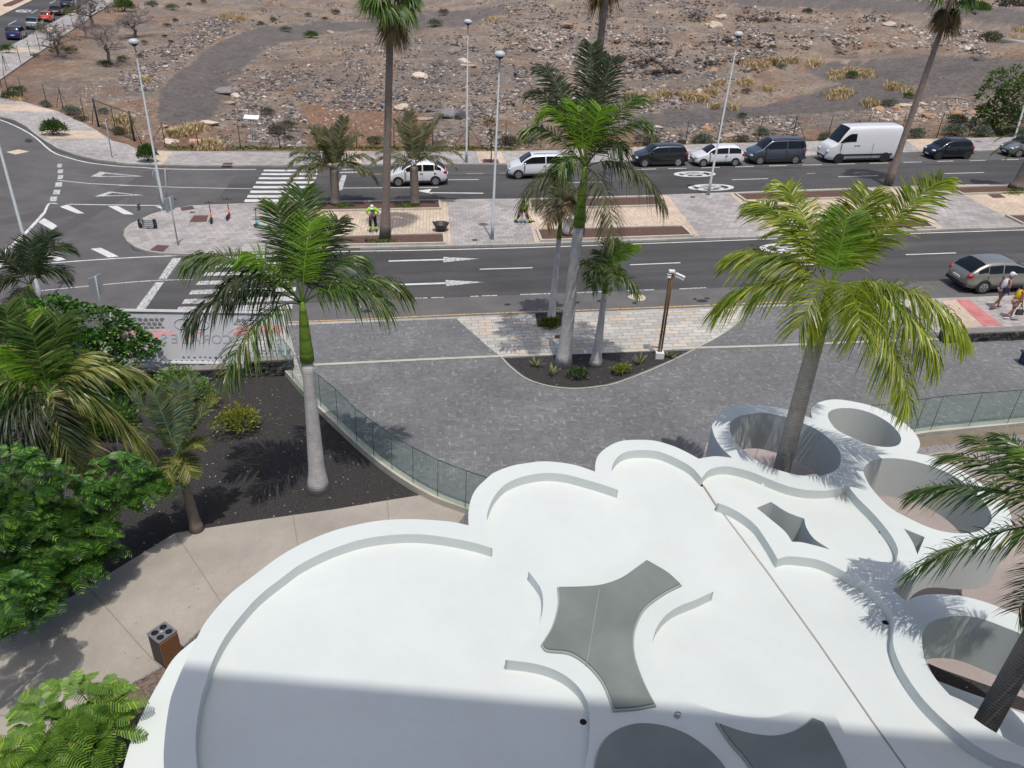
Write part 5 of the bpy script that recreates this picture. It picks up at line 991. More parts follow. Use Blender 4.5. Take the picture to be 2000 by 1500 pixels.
# ---- feathery and leafy trees
def feather(P, D, L, rng, npin=11, wr=.36):
    """Bipinnate leaves: each a row of slim pinnae on both sides of a drooping rib."""
    n = len(P); up = np.array([0, 0, 1.0]); D = norm(D); S_ = norm(np.cross(D, up)+1e-3); Vs = []; 
    for i in range(npin):
        u = (i+.7)/npin; C = P+D*(L*u)[:, None]; C[:, 2] -= L*.45*u*u; l = L*wr*math.sin(PI*(.12+.8*u))**.7
        for s in (-1, 1):
            dr = norm(S_*s+D*.35); e = C+dr*l[:, None]; e[:, 2] -= l*.25; hw = (D*(L/npin*.60)[:, None])
            Vs.append(np.stack([C-hw*.6, C+hw*.6, e+hw*.45, e-hw*.45], 1))
    V = np.stack(Vs, 1).reshape(-1, 3); return V, np.arange(len(V)).reshape(-1, 4)
def leaflets(P, D, L, w_, rng):
    n = len(P); D = norm(D); W = norm(np.cross(D, rng.normal(size=(n, 3)))); m = P+D*(L*.5)[:, None]
    V = np.stack([P, m+W*(w_/2)[:, None], P+D*L[:, None]+np.array([0, 0, -.1])*L[:, None], m-W*(w_/2)[:, None]], 1).reshape(-1, 3); return V, np.arange(len(V)).reshape(-1, 4)
def tree(label, base, clumps, mat, rng_seed, n, kind='feather', L=.42, trunk='bark grey', name='tree', cat='tree', group=None, tr=.14, blossoms=0):
    """clumps: (x, y, z, rx, ry, rz) in world units relative to the base."""
    rng = np.random.default_rng(rng_seed); t = thing(name, label, cat, base, group=group); C = np.array(clumps, float)
    wgt = (C[:, 3]*C[:, 4]); wgt /= wgt.sum(); idx = rng.choice(len(C), n, p=wgt); v = rng.normal(size=(n, 3)); v[:, 2] = np.abs(v[:, 2])*1.1-.25; v = norm(v); rr = rng.uniform(.72, 1.05, n)**.6
    lump = 1+.22*np.sin(v[:, 0]*5+idx)*np.cos(v[:, 1]*4+idx*2); P = C[idx, :3]+v*C[idx, 3:6]*(rr*lump)[:, None]; D = norm(v*np.array([1, 1, .35])+rng.normal(0, .35, (n, 3)))
    if kind == 'feather': V, Q = feather(P, D, L*rng.uniform(.7, 1.2, n), rng)
    else: V, Q = leaflets(P, D, L*rng.uniform(.6, 1.2, n), L*.5*rng.uniform(.7, 1.2, n), rng)
    link('crown', fast('crown', V, Q), mat, t)
    mb = MB(); fork = np.array([0, 0, C[:, 2].max()*.35])
    mb.tube([(0, 0, -.1), fork*.5+np.array([.05, .03, 0]), fork], [tr*1.3, tr, tr*.85], 10)
    for c_ in C:
        e = c_[:3]+np.array([0, 0, -.1]); m_ = (fork+e)/2+np.array([rng.uniform(-.2, .2), rng.uniform(-.2, .2), -.15]); mb.tube([fork, m_, e], [tr*.7, tr*.4, tr*.15], 7)
        for k in range(4):
            q = c_[:3]+norm(rng.normal(size=3)*np.array([1, 1, .5]))*c_[3:6]*.8; mb.tube([m_*.4+e*.6, (e+q)/2+np.array([0, 0, -.05]), q], [tr*.25, tr*.15, tr*.05], 5)
    mb.build('trunk', trunk, t)
    if blossoms:
        fb = MB()
        for k in range(blossoms): 
            p = P[k*7 % n]+np.array([0, 0, .1]); [fb.ball(p+rng.uniform(-.1, .1, 3), (.05, .05, .03), 6, 4) for _ in range(4)]
        fb.build('blossom', plain('orange blossom', (.6, .1, .02), .6), t)
    return t
def clump_px(base, items):
    out = []
    for x, y, dy, r_px, fl in items:
        p = dist_pt(x, y, np.array(base)+np.array([0, dy, 0])); s = r_px*float((p-CAMP)@_F)/FPX; out.append((*(p-np.array(base)), s, s, s*fl))
    return out
bT = G(175, 770, -.06)
tree('dense dark green leafy tree between the pierced sign and the palms', bT, clump_px(bT, [(120, 620, .6, 52, .6), (180, 640, .3, 60, .6), (235, 665, 0, 50, .6), (255, 690, -.4, 38, .6), (190, 690, -.5, 52, .6), (130, 680, -.3, 50, .7), (90, 610, .8, 45, .6), (280, 680, 0, 28, .5), (150, 740, -.8, 45, .7)]), 'dark tree leaf', 41, 5200, 'leaf', .2, name='leafy_tree')
bF = G(55, 1195, -.06)
tree('large feathery leaved tree with a few orange blossoms beside the concrete path', bF, clump_px(bF, [(50, 940, .4, 55, .42), (120, 975, .2, 50, .4), (30, 1010, -.1, 55, .42), (110, 1035, -.3, 52, .4), (165, 1040, -.4, 38, .38), (60, 1080, -.7, 55, .4), (130, 1090, -.7, 45, .38), (205, 990, .1, 34, .36), (195, 1062, -.4, 26, .36), (20, 1140, -1.2, 48, .42), (235, 955, .5, 30, .34), (285, 935, .6, 36, .32), (318, 928, .6, 20, .3), (225, 915, .7, 34, .34), (5, 915, .6, 48, .42), (-60, 1020, 0, 80, .5), (95, 1140, -1.1, 40, .36), (45, 1180, -1.3, 30, .36), (150, 1110, -.9, 24, .34), (170, 970, .3, 32, .36), (0, 1085, -.6, 50, .4), (-20, 1165, -1.1, 50, .4), (15, 1200, -1.2, 24, .36)]), 'feather leaf', 42, 1750, 'feather', .40, name='feathery_tree', group='feathery leaved trees', blossoms=4, tr=.13)
bG = G(190, 1500, -.06)
tree('smaller light green feathery tree at the lower corner beside the bark mulch', bG, clump_px(bG, [(130, 1390, .3, 55, .5), (185, 1385, .2, 42, .5), (90, 1450, -.1, 58, .5), (170, 1430, 0, 55, .5), (60, 1490, -.3, 52, .5), (200, 1420, .1, 30, .5), (130, 1500, -.5, 60, .5), (90, 1570, -.8, 80, .5), (165, 1345, .5, 18, .5)]), 'light feather leaf', 43, 420, 'feather', .44, name='feathery_tree', group='feathery leaved trees', tr=.06)
bL = G(-30, 1420, -.06)
tree('feathery tree whose tips reach in beside the path joint at the border', bL, clump_px(bL, [(0, 1160, .3, 40, .5), (-30, 1190, 0, 60, .5), (15, 1180, .1, 22, .5)]), 'feather leaf', 44, 170, 'feather', .36, name='feathery_tree', group='feathery leaved trees', tr=.08)
# ---- shrubs
def shrub(label, px, py, r, mat, seed, fn=None, flat=.62, n=None, leaf=.16, name='shrub', cat='shrub', group='shrubs', off=-.05):
    p = fn(px, py) if fn else G(px, py, off); dist = float((p-CAMP)@_F); s = r*dist/FPX; rng = np.random.default_rng(seed); n = n or int(min(1300, 420+r*22)); t = thing(name, label, cat, p, group=group)
    k = 5; C = np.array([(rng.uniform(-.45, .45)*s, rng.uniform(-.35, .35)*s, rng.uniform(.25, .5)*s*flat, s*.6, s*.55, s*flat*rng.uniform(.6, .85)) for _ in range(k)])
    idx = rng.integers(0, k, n); v = rng.normal(size=(n, 3)); v[:, 2] = np.abs(v[:, 2]); v = norm(v); P = C[idx, :3]+v*C[idx, 3:6]*rng.uniform(.6, 1.05, n)[:, None]; D = norm(v+rng.normal(0, .45, (n, 3))+np.array([0, 0, .25]))
    lf = max(leaf*s, 1.3*dist/FPX); V, Q = leaflets(P, D, lf*rng.uniform(.7, 1.4, n), lf*.55*np.ones(n), rng); link('foliage', fast('foliage', V, Q), mat, t)
    mb = MB()
    for a in range(6): e = P[a*9]; mb.tube([(0, 0, -.05), e*np.array([.5, .5, .4]), e], [.03*s+.006, .018*s+.004, .004], 5)
    mb.build('stem', 'bark grey', t); return t
shrub('rounded green shrub in front of the dark stone wall under the sign', 366, 792, 68, 'fresh shrub leaf', 51, flat=.95, n=2600, leaf=.09, group='garden shrubs')
shrub('loose olive shrub with yellowish tips standing alone in black gravel', 470, 842, 52, 'yellow shrub leaf', 52, flat=.8, n=1100, leaf=.13, group='garden shrubs')
shrub('dark green round shrub at the foot of the tallest royal palm', 1128, 740, 20, 'shrub leaf', 53, flat=.95, n=520, off=.13, leaf=.24, group='plaza bed plants')
shrub('yellow green round shrub in the plaza bed beside the small royal palm', 1213, 729, 19, 'yellow shrub leaf', 54, flat=.8, n=480, off=.13, leaf=.26, group='plaza bed plants')
shrub('round dark green bush on the far pavement near the roundabout curve', 109, 264, 24, 'shrub leaf', 55, flat=1.0, n=1800, off=.12, group='pavement bushes')
shrub('round dark green bush on the far pavement under the first lamp post', 289, 314, 24, 'shrub leaf', 56, flat=1.1, n=1800, off=.12, group='pavement bushes')
shrub('green bush beside the red car on the side street pavement', 16, 103, 13, 'shrub leaf', 57, flat=1.0, n=900, off=.12, group='pavement bushes')
shrub('green bush on the side street pavement in front of the silver car', 79, 62, 12, 'shrub leaf', 58, flat=1.1, n=900, off=.12, group='pavement bushes')
shrub('green bush on the side street pavement beside the black saloon', 138, 30, 12, 'shrub leaf', 59, flat=1.0, n=900, off=.12, group='pavement bushes')
shrub('weedy tuft of shrubs round the foot of the slender palm', 1074, 634, 27, 'green grass', 60, flat=.4, n=700, off=.13, leaf=.22, group='plaza bed plants')
SH = [(28, 196, 24, 'dusty leaf', 'brownish shrub at the corner of the waste ground fence'), (34, 180, 16, 'shrub leaf', 'spiky green plant among the fence posts at the corner'), (93, 209, 15, 'sage leaf', 'grey green shrub just inside the corner fence'), (138, 224, 22, 'sage leaf', 'widest blue grey shrub between corner and gate'), (160, 236, 14, 'dusty leaf', 'dusty shrub at the near gate post'), (203, 222, 14, 'sage leaf', 'pale sage shrub behind the gate'), (228, 262, 18, 'dusty leaf', 'dry brownish weeds along the foot of the gate'), (70, 112, 10, 'sage leaf', 'small blue green shrub beside the side street fence'), (134, 104, 17, 'dusty leaf', 'low olive shrub under the dark bare tree'), (104, 103, 8, 'sage leaf', 'tiny pale shrub beside the dark bare tree'), (205, 130, 15, 'dark palm leaf', 'dark low shrub under the pale bare tree'), (240, 120, 13, 'dusty leaf', 'olive shrub joining the dark one under the pale bare tree'), (275, 112, 9, 'dusty leaf', 'small shrub beside the lamp column above the track'), (284, 86, 9, 'grey brown leaf', 'brownish shrub behind the first lamp head'), (322, 73, 6, 'dusty leaf', 'small round shrub uphill of the lamp'), (334, 84, 7, 'dusty leaf', 'small shrub at the edge of the stones uphill of the lamp'), (327, 52, 8, 'dusty leaf', 'upright olive shrub uphill of the lamp'), (341, 42, 7, 'dusty leaf', 'olive shrub near the blue grey dome shrub'), (336, 20, 15, 'sage leaf', 'blue grey dome shrub on the upper slope'), (298, 14, 16, 'sage leaf', 'wide sage shrub next to the blue grey dome'), (240, 22, 28, 'shrub leaf', 'large dark green shrub mass behind the bare trees'), (372, 11, 7, 'dusty leaf', 'small shrub near the top of the slope'), (398, 6, 8, 'grey brown leaf', 'brown shrub near the top of the slope'), (604, 74, 18, 'shrub leaf', 'round green shrub on the bank beside the gravel track'), (558, 62, 14, 'sage leaf', 'flat sage shrub on the bank before the track'), (634, 40, 8, 'dusty leaf', 'small olive shrub above the gravel track'), (532, 42, 10, 'dusty leaf', 'olive shrub by the upper bend of the track'), (510, 48, 8, 'dusty leaf', 'lower olive shrub by the upper bend of the track'), (655, 28, 12, 'dusty leaf', 'grey shrub on the stones above the track'), (600, 32, 10, 'grey brown leaf', 'brown shrub on the stones above the track'), (868, 30, 14, 'grey brown leaf', 'dry brown shrub beyond the first fan palm'), (850, 52, 18, 'sage leaf', 'low sage shrub beyond the first fan palm'),
      (545, 262, 25, 'grey brown leaf', 'grey twiggy shrub on the slope above the fence'), (565, 250, 20, 'grey brown leaf', 'second grey twiggy shrub higher on the same slope'), (525, 225, 18, 'grey brown leaf', 'third grey twiggy shrub at the top of the slope'), (562, 275, 14, 'dusty leaf', 'brown shrub at the fence beside the grey twiggy ones'), (735, 281, 20, 'dusty leaf', 'olive shrub at the fence beside the tall fan palm'), (997, 283, 25, 'grey brown leaf', 'wide grey brown shrub at the fence by the sapling'), (1030, 280, 20, 'grey brown leaf', 'grey shrub behind the white car under the palm'),
      (1262, 282, 26, 'grey brown leaf', 'brown shrub behind the black car'), (1328, 281, 12, 'dusty leaf', 'small olive shrub behind the gap before the white hatchback'), (1372, 280, 24, 'sage leaf', 'grey green shrub behind the white hatchback'), (1448, 277, 18, 'grey brown leaf', 'brown shrub behind the rear of the white hatchback'), (1487, 265, 20, 'sage leaf', 'tall sage shrub behind the grey people carrier'), (1450, 229, 12, 'shrub leaf', 'small green shrub on the orange flat'), (1456, 182, 13, 'grey brown leaf', 'brown shrub by the dry grass beyond the lamp'), (1526, 134, 12, 'sage leaf', 'sage shrub among dry grass on the flat'), (1508, 96, 10, 'dusty leaf', 'dark shrub at the foot of the far rubble'), (1660, 152, 17, 'shrub leaf', 'dark green shrub inside the dry grass patch'), (1737, 206, 17, 'sage leaf', 'grey shrub beside the pale stones before the leaning palm'), (1778, 192, 14, 'shrub leaf', 'green shrub just before the leaning palm trunk'), (1610, 273, 18, 'sage leaf', 'sage shrub at the fence behind the white van'), (1788, 268, 22, 'sage leaf', 'sage shrub at the fence behind the leaning palm'), (1868, 266, 28, 'sage leaf', 'blue grey shrub at the fence behind the dark hatchback'), (1912, 266, 26, 'sage leaf', 'blue grey shrub at the fence nearest the green tree'), (1865, 240, 22, 'dusty leaf', 'dusty shrub among the orange boulders'), (1577, 28, 14, 'dusty leaf', 'olive shrub on the far flat'), (1630, 30, 10, 'grey brown leaf', 'brown shrub on the far flat'), (1820, 40, 13, 'grey brown leaf', 'brown shrub beyond the leaning palm'), (1935, 84, 26, 'dusty leaf', 'large olive shrub near the pale kerb far away'), (1905, 28, 30, 'shrub leaf', 'green shrub mass at the far corner beyond the palm head'), (1970, 20, 36, 'grey brown leaf', 'grey shrub mass at the far corner'), (1900, 288, 10, 'shrub leaf', 'low weeds on the pavement edge')]
for i, (x, y, r_, m_, lab) in enumerate(SH[:-1]): shrub(lab, x, y, r_, m_, 200+i, TP, group='wild shrubs on the waste ground', leaf=.14)
def aloe(label, px, py, h, seed):
    p = G(px, py, .13); rng = np.random.default_rng(seed); n = 13; az = rng.uniform(0, 2*PI, n); el = rng.uniform(.5, 1.4, n)
    D = np.stack([np.cos(az)*np.cos(el), np.sin(az)*np.cos(el), np.sin(el)], 1); W = norm(np.cross(D, np.array([0, 0, 1.0]))); v, q, t_ = strips(np.zeros((n, 3)), D, W, np.full(n, h)*rng.uniform(.7, 1.1, n), np.full(n, .055), np.full(n, .12), wid=(1.2, 1, .6))
    o = link('aloe', fast('aloe', v, q, t_), leafmat('aloe leaf', (.16, .18, .06), (.3, .28, .12), trans=.1), label=label, cat='succulent', group='aloes in the plaza bed'); o.location = p
aloe('small green aloe at the outer tip of the plaza bed', 1046, 716, .55, 1); aloe('yellowish aloe at the curved front of the plaza bed', 1078, 733, .55, 2); aloe('spreading aloe between the round shrub and the camera post', 1250, 712, .6, 3); aloe('aloe beyond the foot of the camera post', 1309, 699, .5, 4)
# dry grass: one mass
gx = []; 
for x, y, r_, n_ in [(1345, 192, 20, 260), (1368, 196, 16, 220), (1385, 184, 15, 180), (1300, 188, 16, 160), (1262, 196, 22, 200), (1403, 166, 12, 100), (1455, 165, 14, 140), (1480, 128, 26, 240), (1460, 128, 16, 150), (1512, 122, 20, 200), (1545, 122, 14, 100), (1590, 127, 18, 180), (1635, 150, 20, 240), (1690, 147, 20, 260), (1660, 142, 18, 180), (1640, 186, 22, 320), (1628, 192, 12, 100), (1745, 172, 18, 200), (1775, 180, 12, 90), (340, 266, 16, 200), (358, 262, 22, 300), (385, 254, 18, 200), (398, 284, 14, 150), (440, 34, 16, 180), (468, 38, 14, 140), (240, 238, 16, 160), (284, 160, 10, 60), (960, 40, 14, 80), (1700, 205, 16, 130), (240, 258, 16, 140), (1230, 190, 12, 80), (30, 200, 20, 120), (1995, 60, 22, 160), (1970, 75, 16, 100), (410, 288, 40, 200), (1430, 214, 9, 60), (1395, 212, 9, 50), (1500, 178, 12, 60)]:
    a = RNG.normal(0, .42, (n_, 2))*r_; gx.append(np.stack([x+a[:, 0], y+a[:, 1]*.35], 1))
gx = np.concatenate(gx); P = TP(gx[:, 0], gx[:, 1]); n = len(P)*3; P = np.repeat(P, 3, 0)+RNG.normal(0, .12, (n, 3))*np.array([1, 1, 0]); az = RNG.uniform(0, 2*PI, n); D = norm(np.stack([np.cos(az)*.45, np.sin(az)*.45, np.full(n, 1.0)], 1)); W = norm(np.cross(D, RNG.normal(size=(n, 3))))
v, q, t_ = strips(P, D, W, RNG.uniform(.35, .95, n), np.full(n, .09), np.full(n, .25)); link('dry_grass', fast('dry_grass', v, q, t_), 'dry grass', kind='stuff', label='tufts of straw coloured dry grass on the waste ground', cat='grass')
# green weeds along the fence and round palm feet
gx = [np.stack([RNG.uniform(330, 1010, 1500), RNG.normal(290, 1.8, 1500)], 1), np.stack([RNG.uniform(1240, 1960, 500), 280-(np.linspace(1240, 1960, 500)-1240)*.012+RNG.normal(-1, 1.5, 500)], 1)]; gx[1][:, 0] = np.linspace(1240, 1960, 500)
gx = np.concatenate(gx); P = TP(gx[:, 0], gx[:, 1]); n = len(P)*2; P = np.repeat(P, 2, 0)+RNG.normal(0, .1, (n, 3))*np.array([1, 1, 0]); az = RNG.uniform(0, 2*PI, n); D = norm(np.stack([np.cos(az)*.8, np.sin(az)*.8, np.full(n, .7)], 1)); W = norm(np.cross(D, RNG.normal(size=(n, 3))))
v, q, t_ = strips(P, D, W, RNG.uniform(.12, .35, n), np.full(n, .07), np.full(n, .2)); link('weeds', fast('weeds', v, q, t_), 'green grass', kind='stuff', label='low green weeds along the foot of the wire fence', cat='ground cover')
def weedpatch(label, px, py, rx, ry, n0, seed):
    rng = np.random.default_rng(seed); a = rng.normal(0, .4, (n0, 2)); c0 = G(px, py, .18); P = np.array([G(px+a[i, 0]*rx, py+a[i, 1]*ry, .18) for i in range(n0)])-c0; P = np.repeat(P, 3, 0)+rng.normal(0, .05, (n0*3, 3))*np.array([1, 1, 0]); n = len(P); az = rng.uniform(0, 2*PI, n); D = norm(np.stack([np.cos(az), np.sin(az), np.full(n, .8)], 1)); W = norm(np.cross(D, rng.normal(size=(n, 3))))
    v, q, t_ = strips(P, D, W, rng.uniform(.12, .3, n), np.full(n, .045), np.full(n, .25)); o = link('weed_patch', fast('weed_patch', v, q, t_), 'green grass', label=label, cat='weeds'); o.location = c0
weedpatch('green weeds round the foot of the tall fan palm', 748, 471, 26, 6, 130, 1); weedpatch('weeds in the bed under the first arching palm', 672, 402, 26, 4, 90, 2); weedpatch('weeds beside the second arching palm', 797, 401, 24, 6, 120, 3); weedpatch('weeds at the foot of the far median palm', 1985, 374, 22, 7, 120, 4)
# bare trees
def bare(label, px, py, h_px, w_px, seed, mat='dry twig', leafy=0, lean=0.0, name='bare_tree'):
    p = TP(px, py); dist = float((p-CAMP)@_F); H0 = h_px*dist/FPX*1.08; W0 = w_px*dist/FPX; rnd = random.Random(seed); mb = MB(); tips = []
    def grow(a, d, L, r, lev):
        b = a+d*L; m_ = (a+b)/2+Vector((rnd.uniform(-.08, .08), rnd.uniform(-.08, .08), 0))*L; mb.tube([a, m_, b], [r, r*.8, r*.62], 5 if lev < 3 else 3, cap=False)
        if lev >= 7: tips.append(b); return
        for k in range(3 if lev < 3 else 2):
            q = Vector((rnd.gauss(0, 1), rnd.gauss(0, 1), rnd.gauss(.15, .45))).normalized(); dd_ = (d*.55+q*.72).normalized(); dd_.z = max(dd_.z, -.1); grow(b, dd_, L*rnd.uniform(.70, .92), max(.016, r*.64), lev+1)
    grow(Vector((0, 0, -.1)), Vector((lean, 0, 1)).normalized(), H0*.22, .034*H0+.03, 0)
    zs = [v[2] for v in mb.v]; xs = [abs(v[0]) for v in mb.v]; sz = H0/max(zs); cxm = sum(v[0] for v in mb.v)/len(mb.v); xs = sorted(abs(v[0]-cxm) for v in mb.v); sx_ = W0/2/xs[int(len(xs)*.97)]; mb.v = [((v[0]-cxm*min(1, v[2]/max(zs)*1.6))*sx_, v[1]*sx_, v[2]*sz) for v in mb.v]
    t = thing(name, label, 'tree', p, group='bare trees on the waste ground'); mb.build('branches', mat, t)
    if leafy:
        rng = np.random.default_rng(seed); P = np.array([((q.x-cxm)*sx_, q.y*sx_, q.z*sz) for q in tips]); P = P[rng.integers(0, len(P), leafy)]+rng.normal(0, .15, (leafy, 3)); V, Q = leaflets(P, rng.normal(size=(leafy, 3)), np.full(leafy, .32), np.full(leafy, .16), rng); link('crown', fast('crown', V, Q), 'dusty leaf', t)
bare('dark bare spreading tree beside the side street fence', 119, 112, 66, 85, 1, 'bark grey', 60, -.25); bare('pale grey bare tree with a dark shrub at its foot', 214, 126, 72, 78, 3, 'dry twig'); bare('finer grey bare tree just beyond the pale one', 264, 72, 40, 62, 4, 'dry twig'); bare('half leafy tree beside the black car fence', 182, 53, 52, 70, 5, 'bark grey', 420); bare('thin bare tree by the side street pavement', 167, 74, 42, 44, 6, 'dry twig'); bare('reddish bare tree on the upper slope', 271, 46, 36, 44, 7, 'dry twig')
# big soft tree at the right border
bP = TP(1968, 258); tree('billowing olive green tree at the fence near the edge of the view', bP, clump_px(bP, [(1965, 165, .4, 34, .9), (1935, 190, .2, 25, .8), (1990, 190, 0, 40, .9), (1950, 225, -.2, 34, .8), (1920, 240, -.3, 20, .7), (1985, 240, -.4, 40, .8), (2030, 200, 0, 50, 1), (1925, 215, .2, 16, .6), (1960, 255, -.4, 25, .6)]), leafmat('olive tree leaf', (.05, .085, .022), (.11, .16, .045), trans=.25), 45, 4200, 'leaf', .34, name='olive_green_tree')
bS = G(958, 318, .12); tree('thin sapling with a sparse brownish crown in a square tree pit', bS, clump_px(bS, [(958, 245, 0, 9, 1.2), (962, 262, 0, 8, 1), (955, 232, 0, 6, 1)]), 'dusty leaf', 46, 260, 'leaf', .2, name='sapling', tr=.045, trunk='brown bark')
MB().prism([xy([(944, 311), (972, 311), (975, 319), (942, 319)], .12)], FS(.118), FS(.123)).build('tree_pit', 'brown iron', kind='structure')
shrub('dark leafy undergrowth shrub beneath the arching garden palm', 215, 850, 75, 'dark tree leaf', 61, flat=.5, n=2200, leaf=.12, group='garden shrubs')
shrub('dark leafy undergrowth shrub at the border of the view below the palms', 40, 850, 110, 'dark tree leaf', 62, flat=.6, n=3000, leaf=.1, group='garden shrubs')
shrub('low leafy shrub between the leafy tree and the dark stone wall', 262, 775, 55, 'dark tree leaf', 63, flat=.6, n=1600, leaf=.12, group='garden shrubs')

# fallen bits of frond and pale pebbles in the gravel bed
def scatter(name, label, mat, pts, seed, size, off):
    rng = np.random.default_rng(seed); P = np.array([G(x, y, off) for x, y in pts]); n = len(P); az = rng.uniform(0, 2*PI, n); D = np.stack([np.cos(az), np.sin(az), np.full(n, .05)], 1); W = norm(np.cross(D, np.array([0, 0, 1.0])))
    v, q, t_ = strips(P+np.array([0, 0, .012]), D, W, rng.uniform(.4, 1.0, n)*size, np.full(n, size*.09), np.full(n, .02)); link(name, fast(name, v, q, t_), mat, kind='stuff', label=label, cat='litter')
rg = np.random.default_rng(8)
scatter('fallen_leaflets', 'dry fallen leaflets scattered over gravel bed and plaza edge', 'dead palm leaf', [(x, y) for x, y in zip(rg.uniform(400, 780, 60), rg.uniform(760, 985, 60)) if y > 735+(x-560)*1.05 and y < 1010-(x-500)*.12], 5, .22, -.04)
scatter('fallen_leaflets', 'dry fallen leaflets scattered over the concrete path', 'dead palm leaf', list(zip(rg.uniform(120, 460, 16), rg.uniform(1080, 1290, 16))), 6, .14, -.03)
scatter('fallen_leaflets', 'dry fallen leaflets scattered over the dark plaza paving', 'dead palm leaf', list(zip(rg.uniform(900, 1700, 40), rg.uniform(640, 830, 40))), 7, .2, .12)
scatter('fallen_leaflets', 'dry fallen leaflets scattered over the median paving', 'dead palm leaf', list(zip(rg.uniform(400, 1400, 50), rg.uniform(400, 465, 50))), 9, .3, .13)
# ================================================================ STREET FURNITURE
def lamp(label, base_px, top_px, off=.12, boff=None):
    b = np.array(G(*base_px, off)); top = dist_pt(*top_px, b)-b; t = thing('street_lamp', label, 'street lamp', b, group='tall grey street lamps')
    MB().tube([np.zeros(3), top*.1, top*.101, top], [.10, .095, .075, .038], 12).lathe([(.2, 0), (.2, .02), (.12, .03)], n=12).build('pole', 'galvanised steel', t)
    MB().box((top[0], top[1], top[2]*.17*0+1.0), (0.01, .01, .01)).build('hatch', 'galvanised steel', t) if False else None
    h = MB().lathe([(.05, -.12), (.12, -.08), (.2, -.02), (.27, .04)], tuple(top), 18); h.build('lamp_housing', 'dark metal', t)
    MB().lathe([(.27, .04), (.29, .10), (.27, .18), (.18, .26), (.0, .29)], tuple(top), 18).build('lamp_cap', plain('lamp cap grey white', (.5, .52, .54), .5), t)
    return t
lamp('street lamp at the tip of the median with sign posts beside it', (321, 411), (262, 86)); lamp('street lamp on the far pavement seen beside the thin sapling', (911, 318), (914, 46)); lamp('street lamp standing among grey paving in the middle of the median', (961, 468), (976, 111)); lamp('street lamp in the median before the white hatchback', (1383, 381), (1442, 71))
lamp('street lamp leaning into view at the junction with its head out of view', (84, 600), (-44, 130), .0); lamp('street lamp behind the far parked cars at the border of the view', (1975, 292), (2052, 40)); lamp('street lamp on the side street behind the black saloon', (150, 18), (128, -130))
def camera_post():
    b = np.array(G(1287, 698, .13)); top = dist_pt(1312, 532, b)-b; t = thing('camera_post', 'bronze post with two white security cameras standing in the plaza bed', 'camera post', b)
    MB().box((0, 0, .12), (.32, .32, .26)).build('concrete_foot', 'white plastic', t); MB().tube([(-.045, 0, .2), top+np.array([-.045, 0, 0])], .045, 8).tube([(.055, .02, .2), top+np.array([.055, .02, -.05])], .04, 8).build('pole', 'bronze metal', t)
    MB().box(tuple(top+np.array([0, 0, .05])), (.22, .2, .06)).build('cap', 'white plastic', t)
    for dx, rz in ((.32, -.25), (-.1, 1.5)):
        c = top+np.array([dx, -.08, -.12]); M = Matrix.Rotation(rz, 3, 'Z')@Matrix.Rotation(.3, 3, 'Y'); o = MB().box(tuple(c), (.34, .13, .12), M=M).box(tuple(c+np.array([0, 0, .07])), (.36, .16, .015), M=M).tube([top, c], .018, 6).build('security_camera', 'white plastic', t)
camera_post()
def post_sign(label, base_px, top_px, w_, h_, rz, off=.12, shape='rect', colf='white plastic', lean=None, name='traffic_sign', pole_r=.038, face=None, s_drop=0):
    b = np.array(G(*base_px, off)); top = dist_pt(*top_px, b)-b; t = thing(name, label, 'sign', b, group='signs on thin posts'); M = Matrix.Rotation(rz, 3, 'Z')
    MB().tube([(0, 0, 0), top], pole_r, 8).build('pole', 'galvanised steel', t); c = top-np.array([0, 0, h_/2+s_drop]); n_ = M@Vector((0, 1, 0))
    if shape == 'rect': L_ = [(-w_/2, -h_/2), (w_/2, -h_/2), (w_/2, h_/2), (-w_/2, h_/2)]
    elif shape == 'tri': L_ = [(-w_/2, h_/2), (0, -h_/2), (w_/2, h_/2)]
    else: L_ = [(w_/2*math.cos(k*PI/12), h_/2*math.sin(k*PI/12)) for k in range(24)]
    def plate(L_, y0, y1, nm, mt):
        n = len(L_); V = [M@Vector((x, y, z))+Vector(c) for y in (y0, y1) for x, z in L_]; link(nm, mesh(nm, V, [tuple(range(n))[::-1], tuple(range(n, 2*n))]+[(i, (i+1) % n, n+(i+1) % n, n+i) for i in range(n)]), mt, t)
    plate(L_, .04, .075, 'plate', 'galvanised steel'); plate(L_, .076, .080, 'sign_face', face or colf)
    if shape == 'tri': plate([(x*.62, (z-.03)*.62+.01) for x, z in L_], .081, .084, 'sign_field', 'white plastic')
    return t
plain('sign red', (.5, .03, .03), .4); plain('sign blue', (.02, .12, .45), .4)
post_sign('blue crossing sign edge on near the tip of the median', (348, 479), (331, 386), .72, .72, 1.35, face='sign blue'); post_sign('rectangular sign edge on above the leafy tree by the junction', (205, 640), (186, 540), .7, .85, 1.3, .0, face='sign blue')
post_sign('give way sign seen from the side behind the first street lamp', (327, 404), (322, 330), .8, .72, -1.2, shape='tri', face='sign red'); post_sign('round sign beside the first street lamp seen edge on', (316, 404), (304, 331), .62, .62, 1.35, shape='round', face='sign blue')
post_sign('give way sign on the far pavement by the gate', (219, 307), (206, 233), .8, .72, -1.2, shape='tri', face='sign red'); post_sign('thin sign post on the far pavement by the zebra crossing', (609, 352), (608, 305), .3, .3, 1.5, .0, name='sign_post')
def info_panel():
    b = TP(497, 281); t = thing('notice_board', 'small white tilted notice board on two legs inside the fence', 'notice board', b); MB().box((0, 0, 2.15), (1.25, .5, .05), M=Matrix.Rotation(.5, 3, 'X')).build('panel', 'white plastic', t); MB().tube([(-.1, 0, 0), (-.1, 0, 2.1)], .05, 6).tube([(.1, 0, 0), (.1, 0, 2.1)], .05, 6).build('leg', 'galvanised steel', t); MB().box((0, 0, .1), (1, .5, .3)).build('foot', 'path concrete', t)
info_panel()
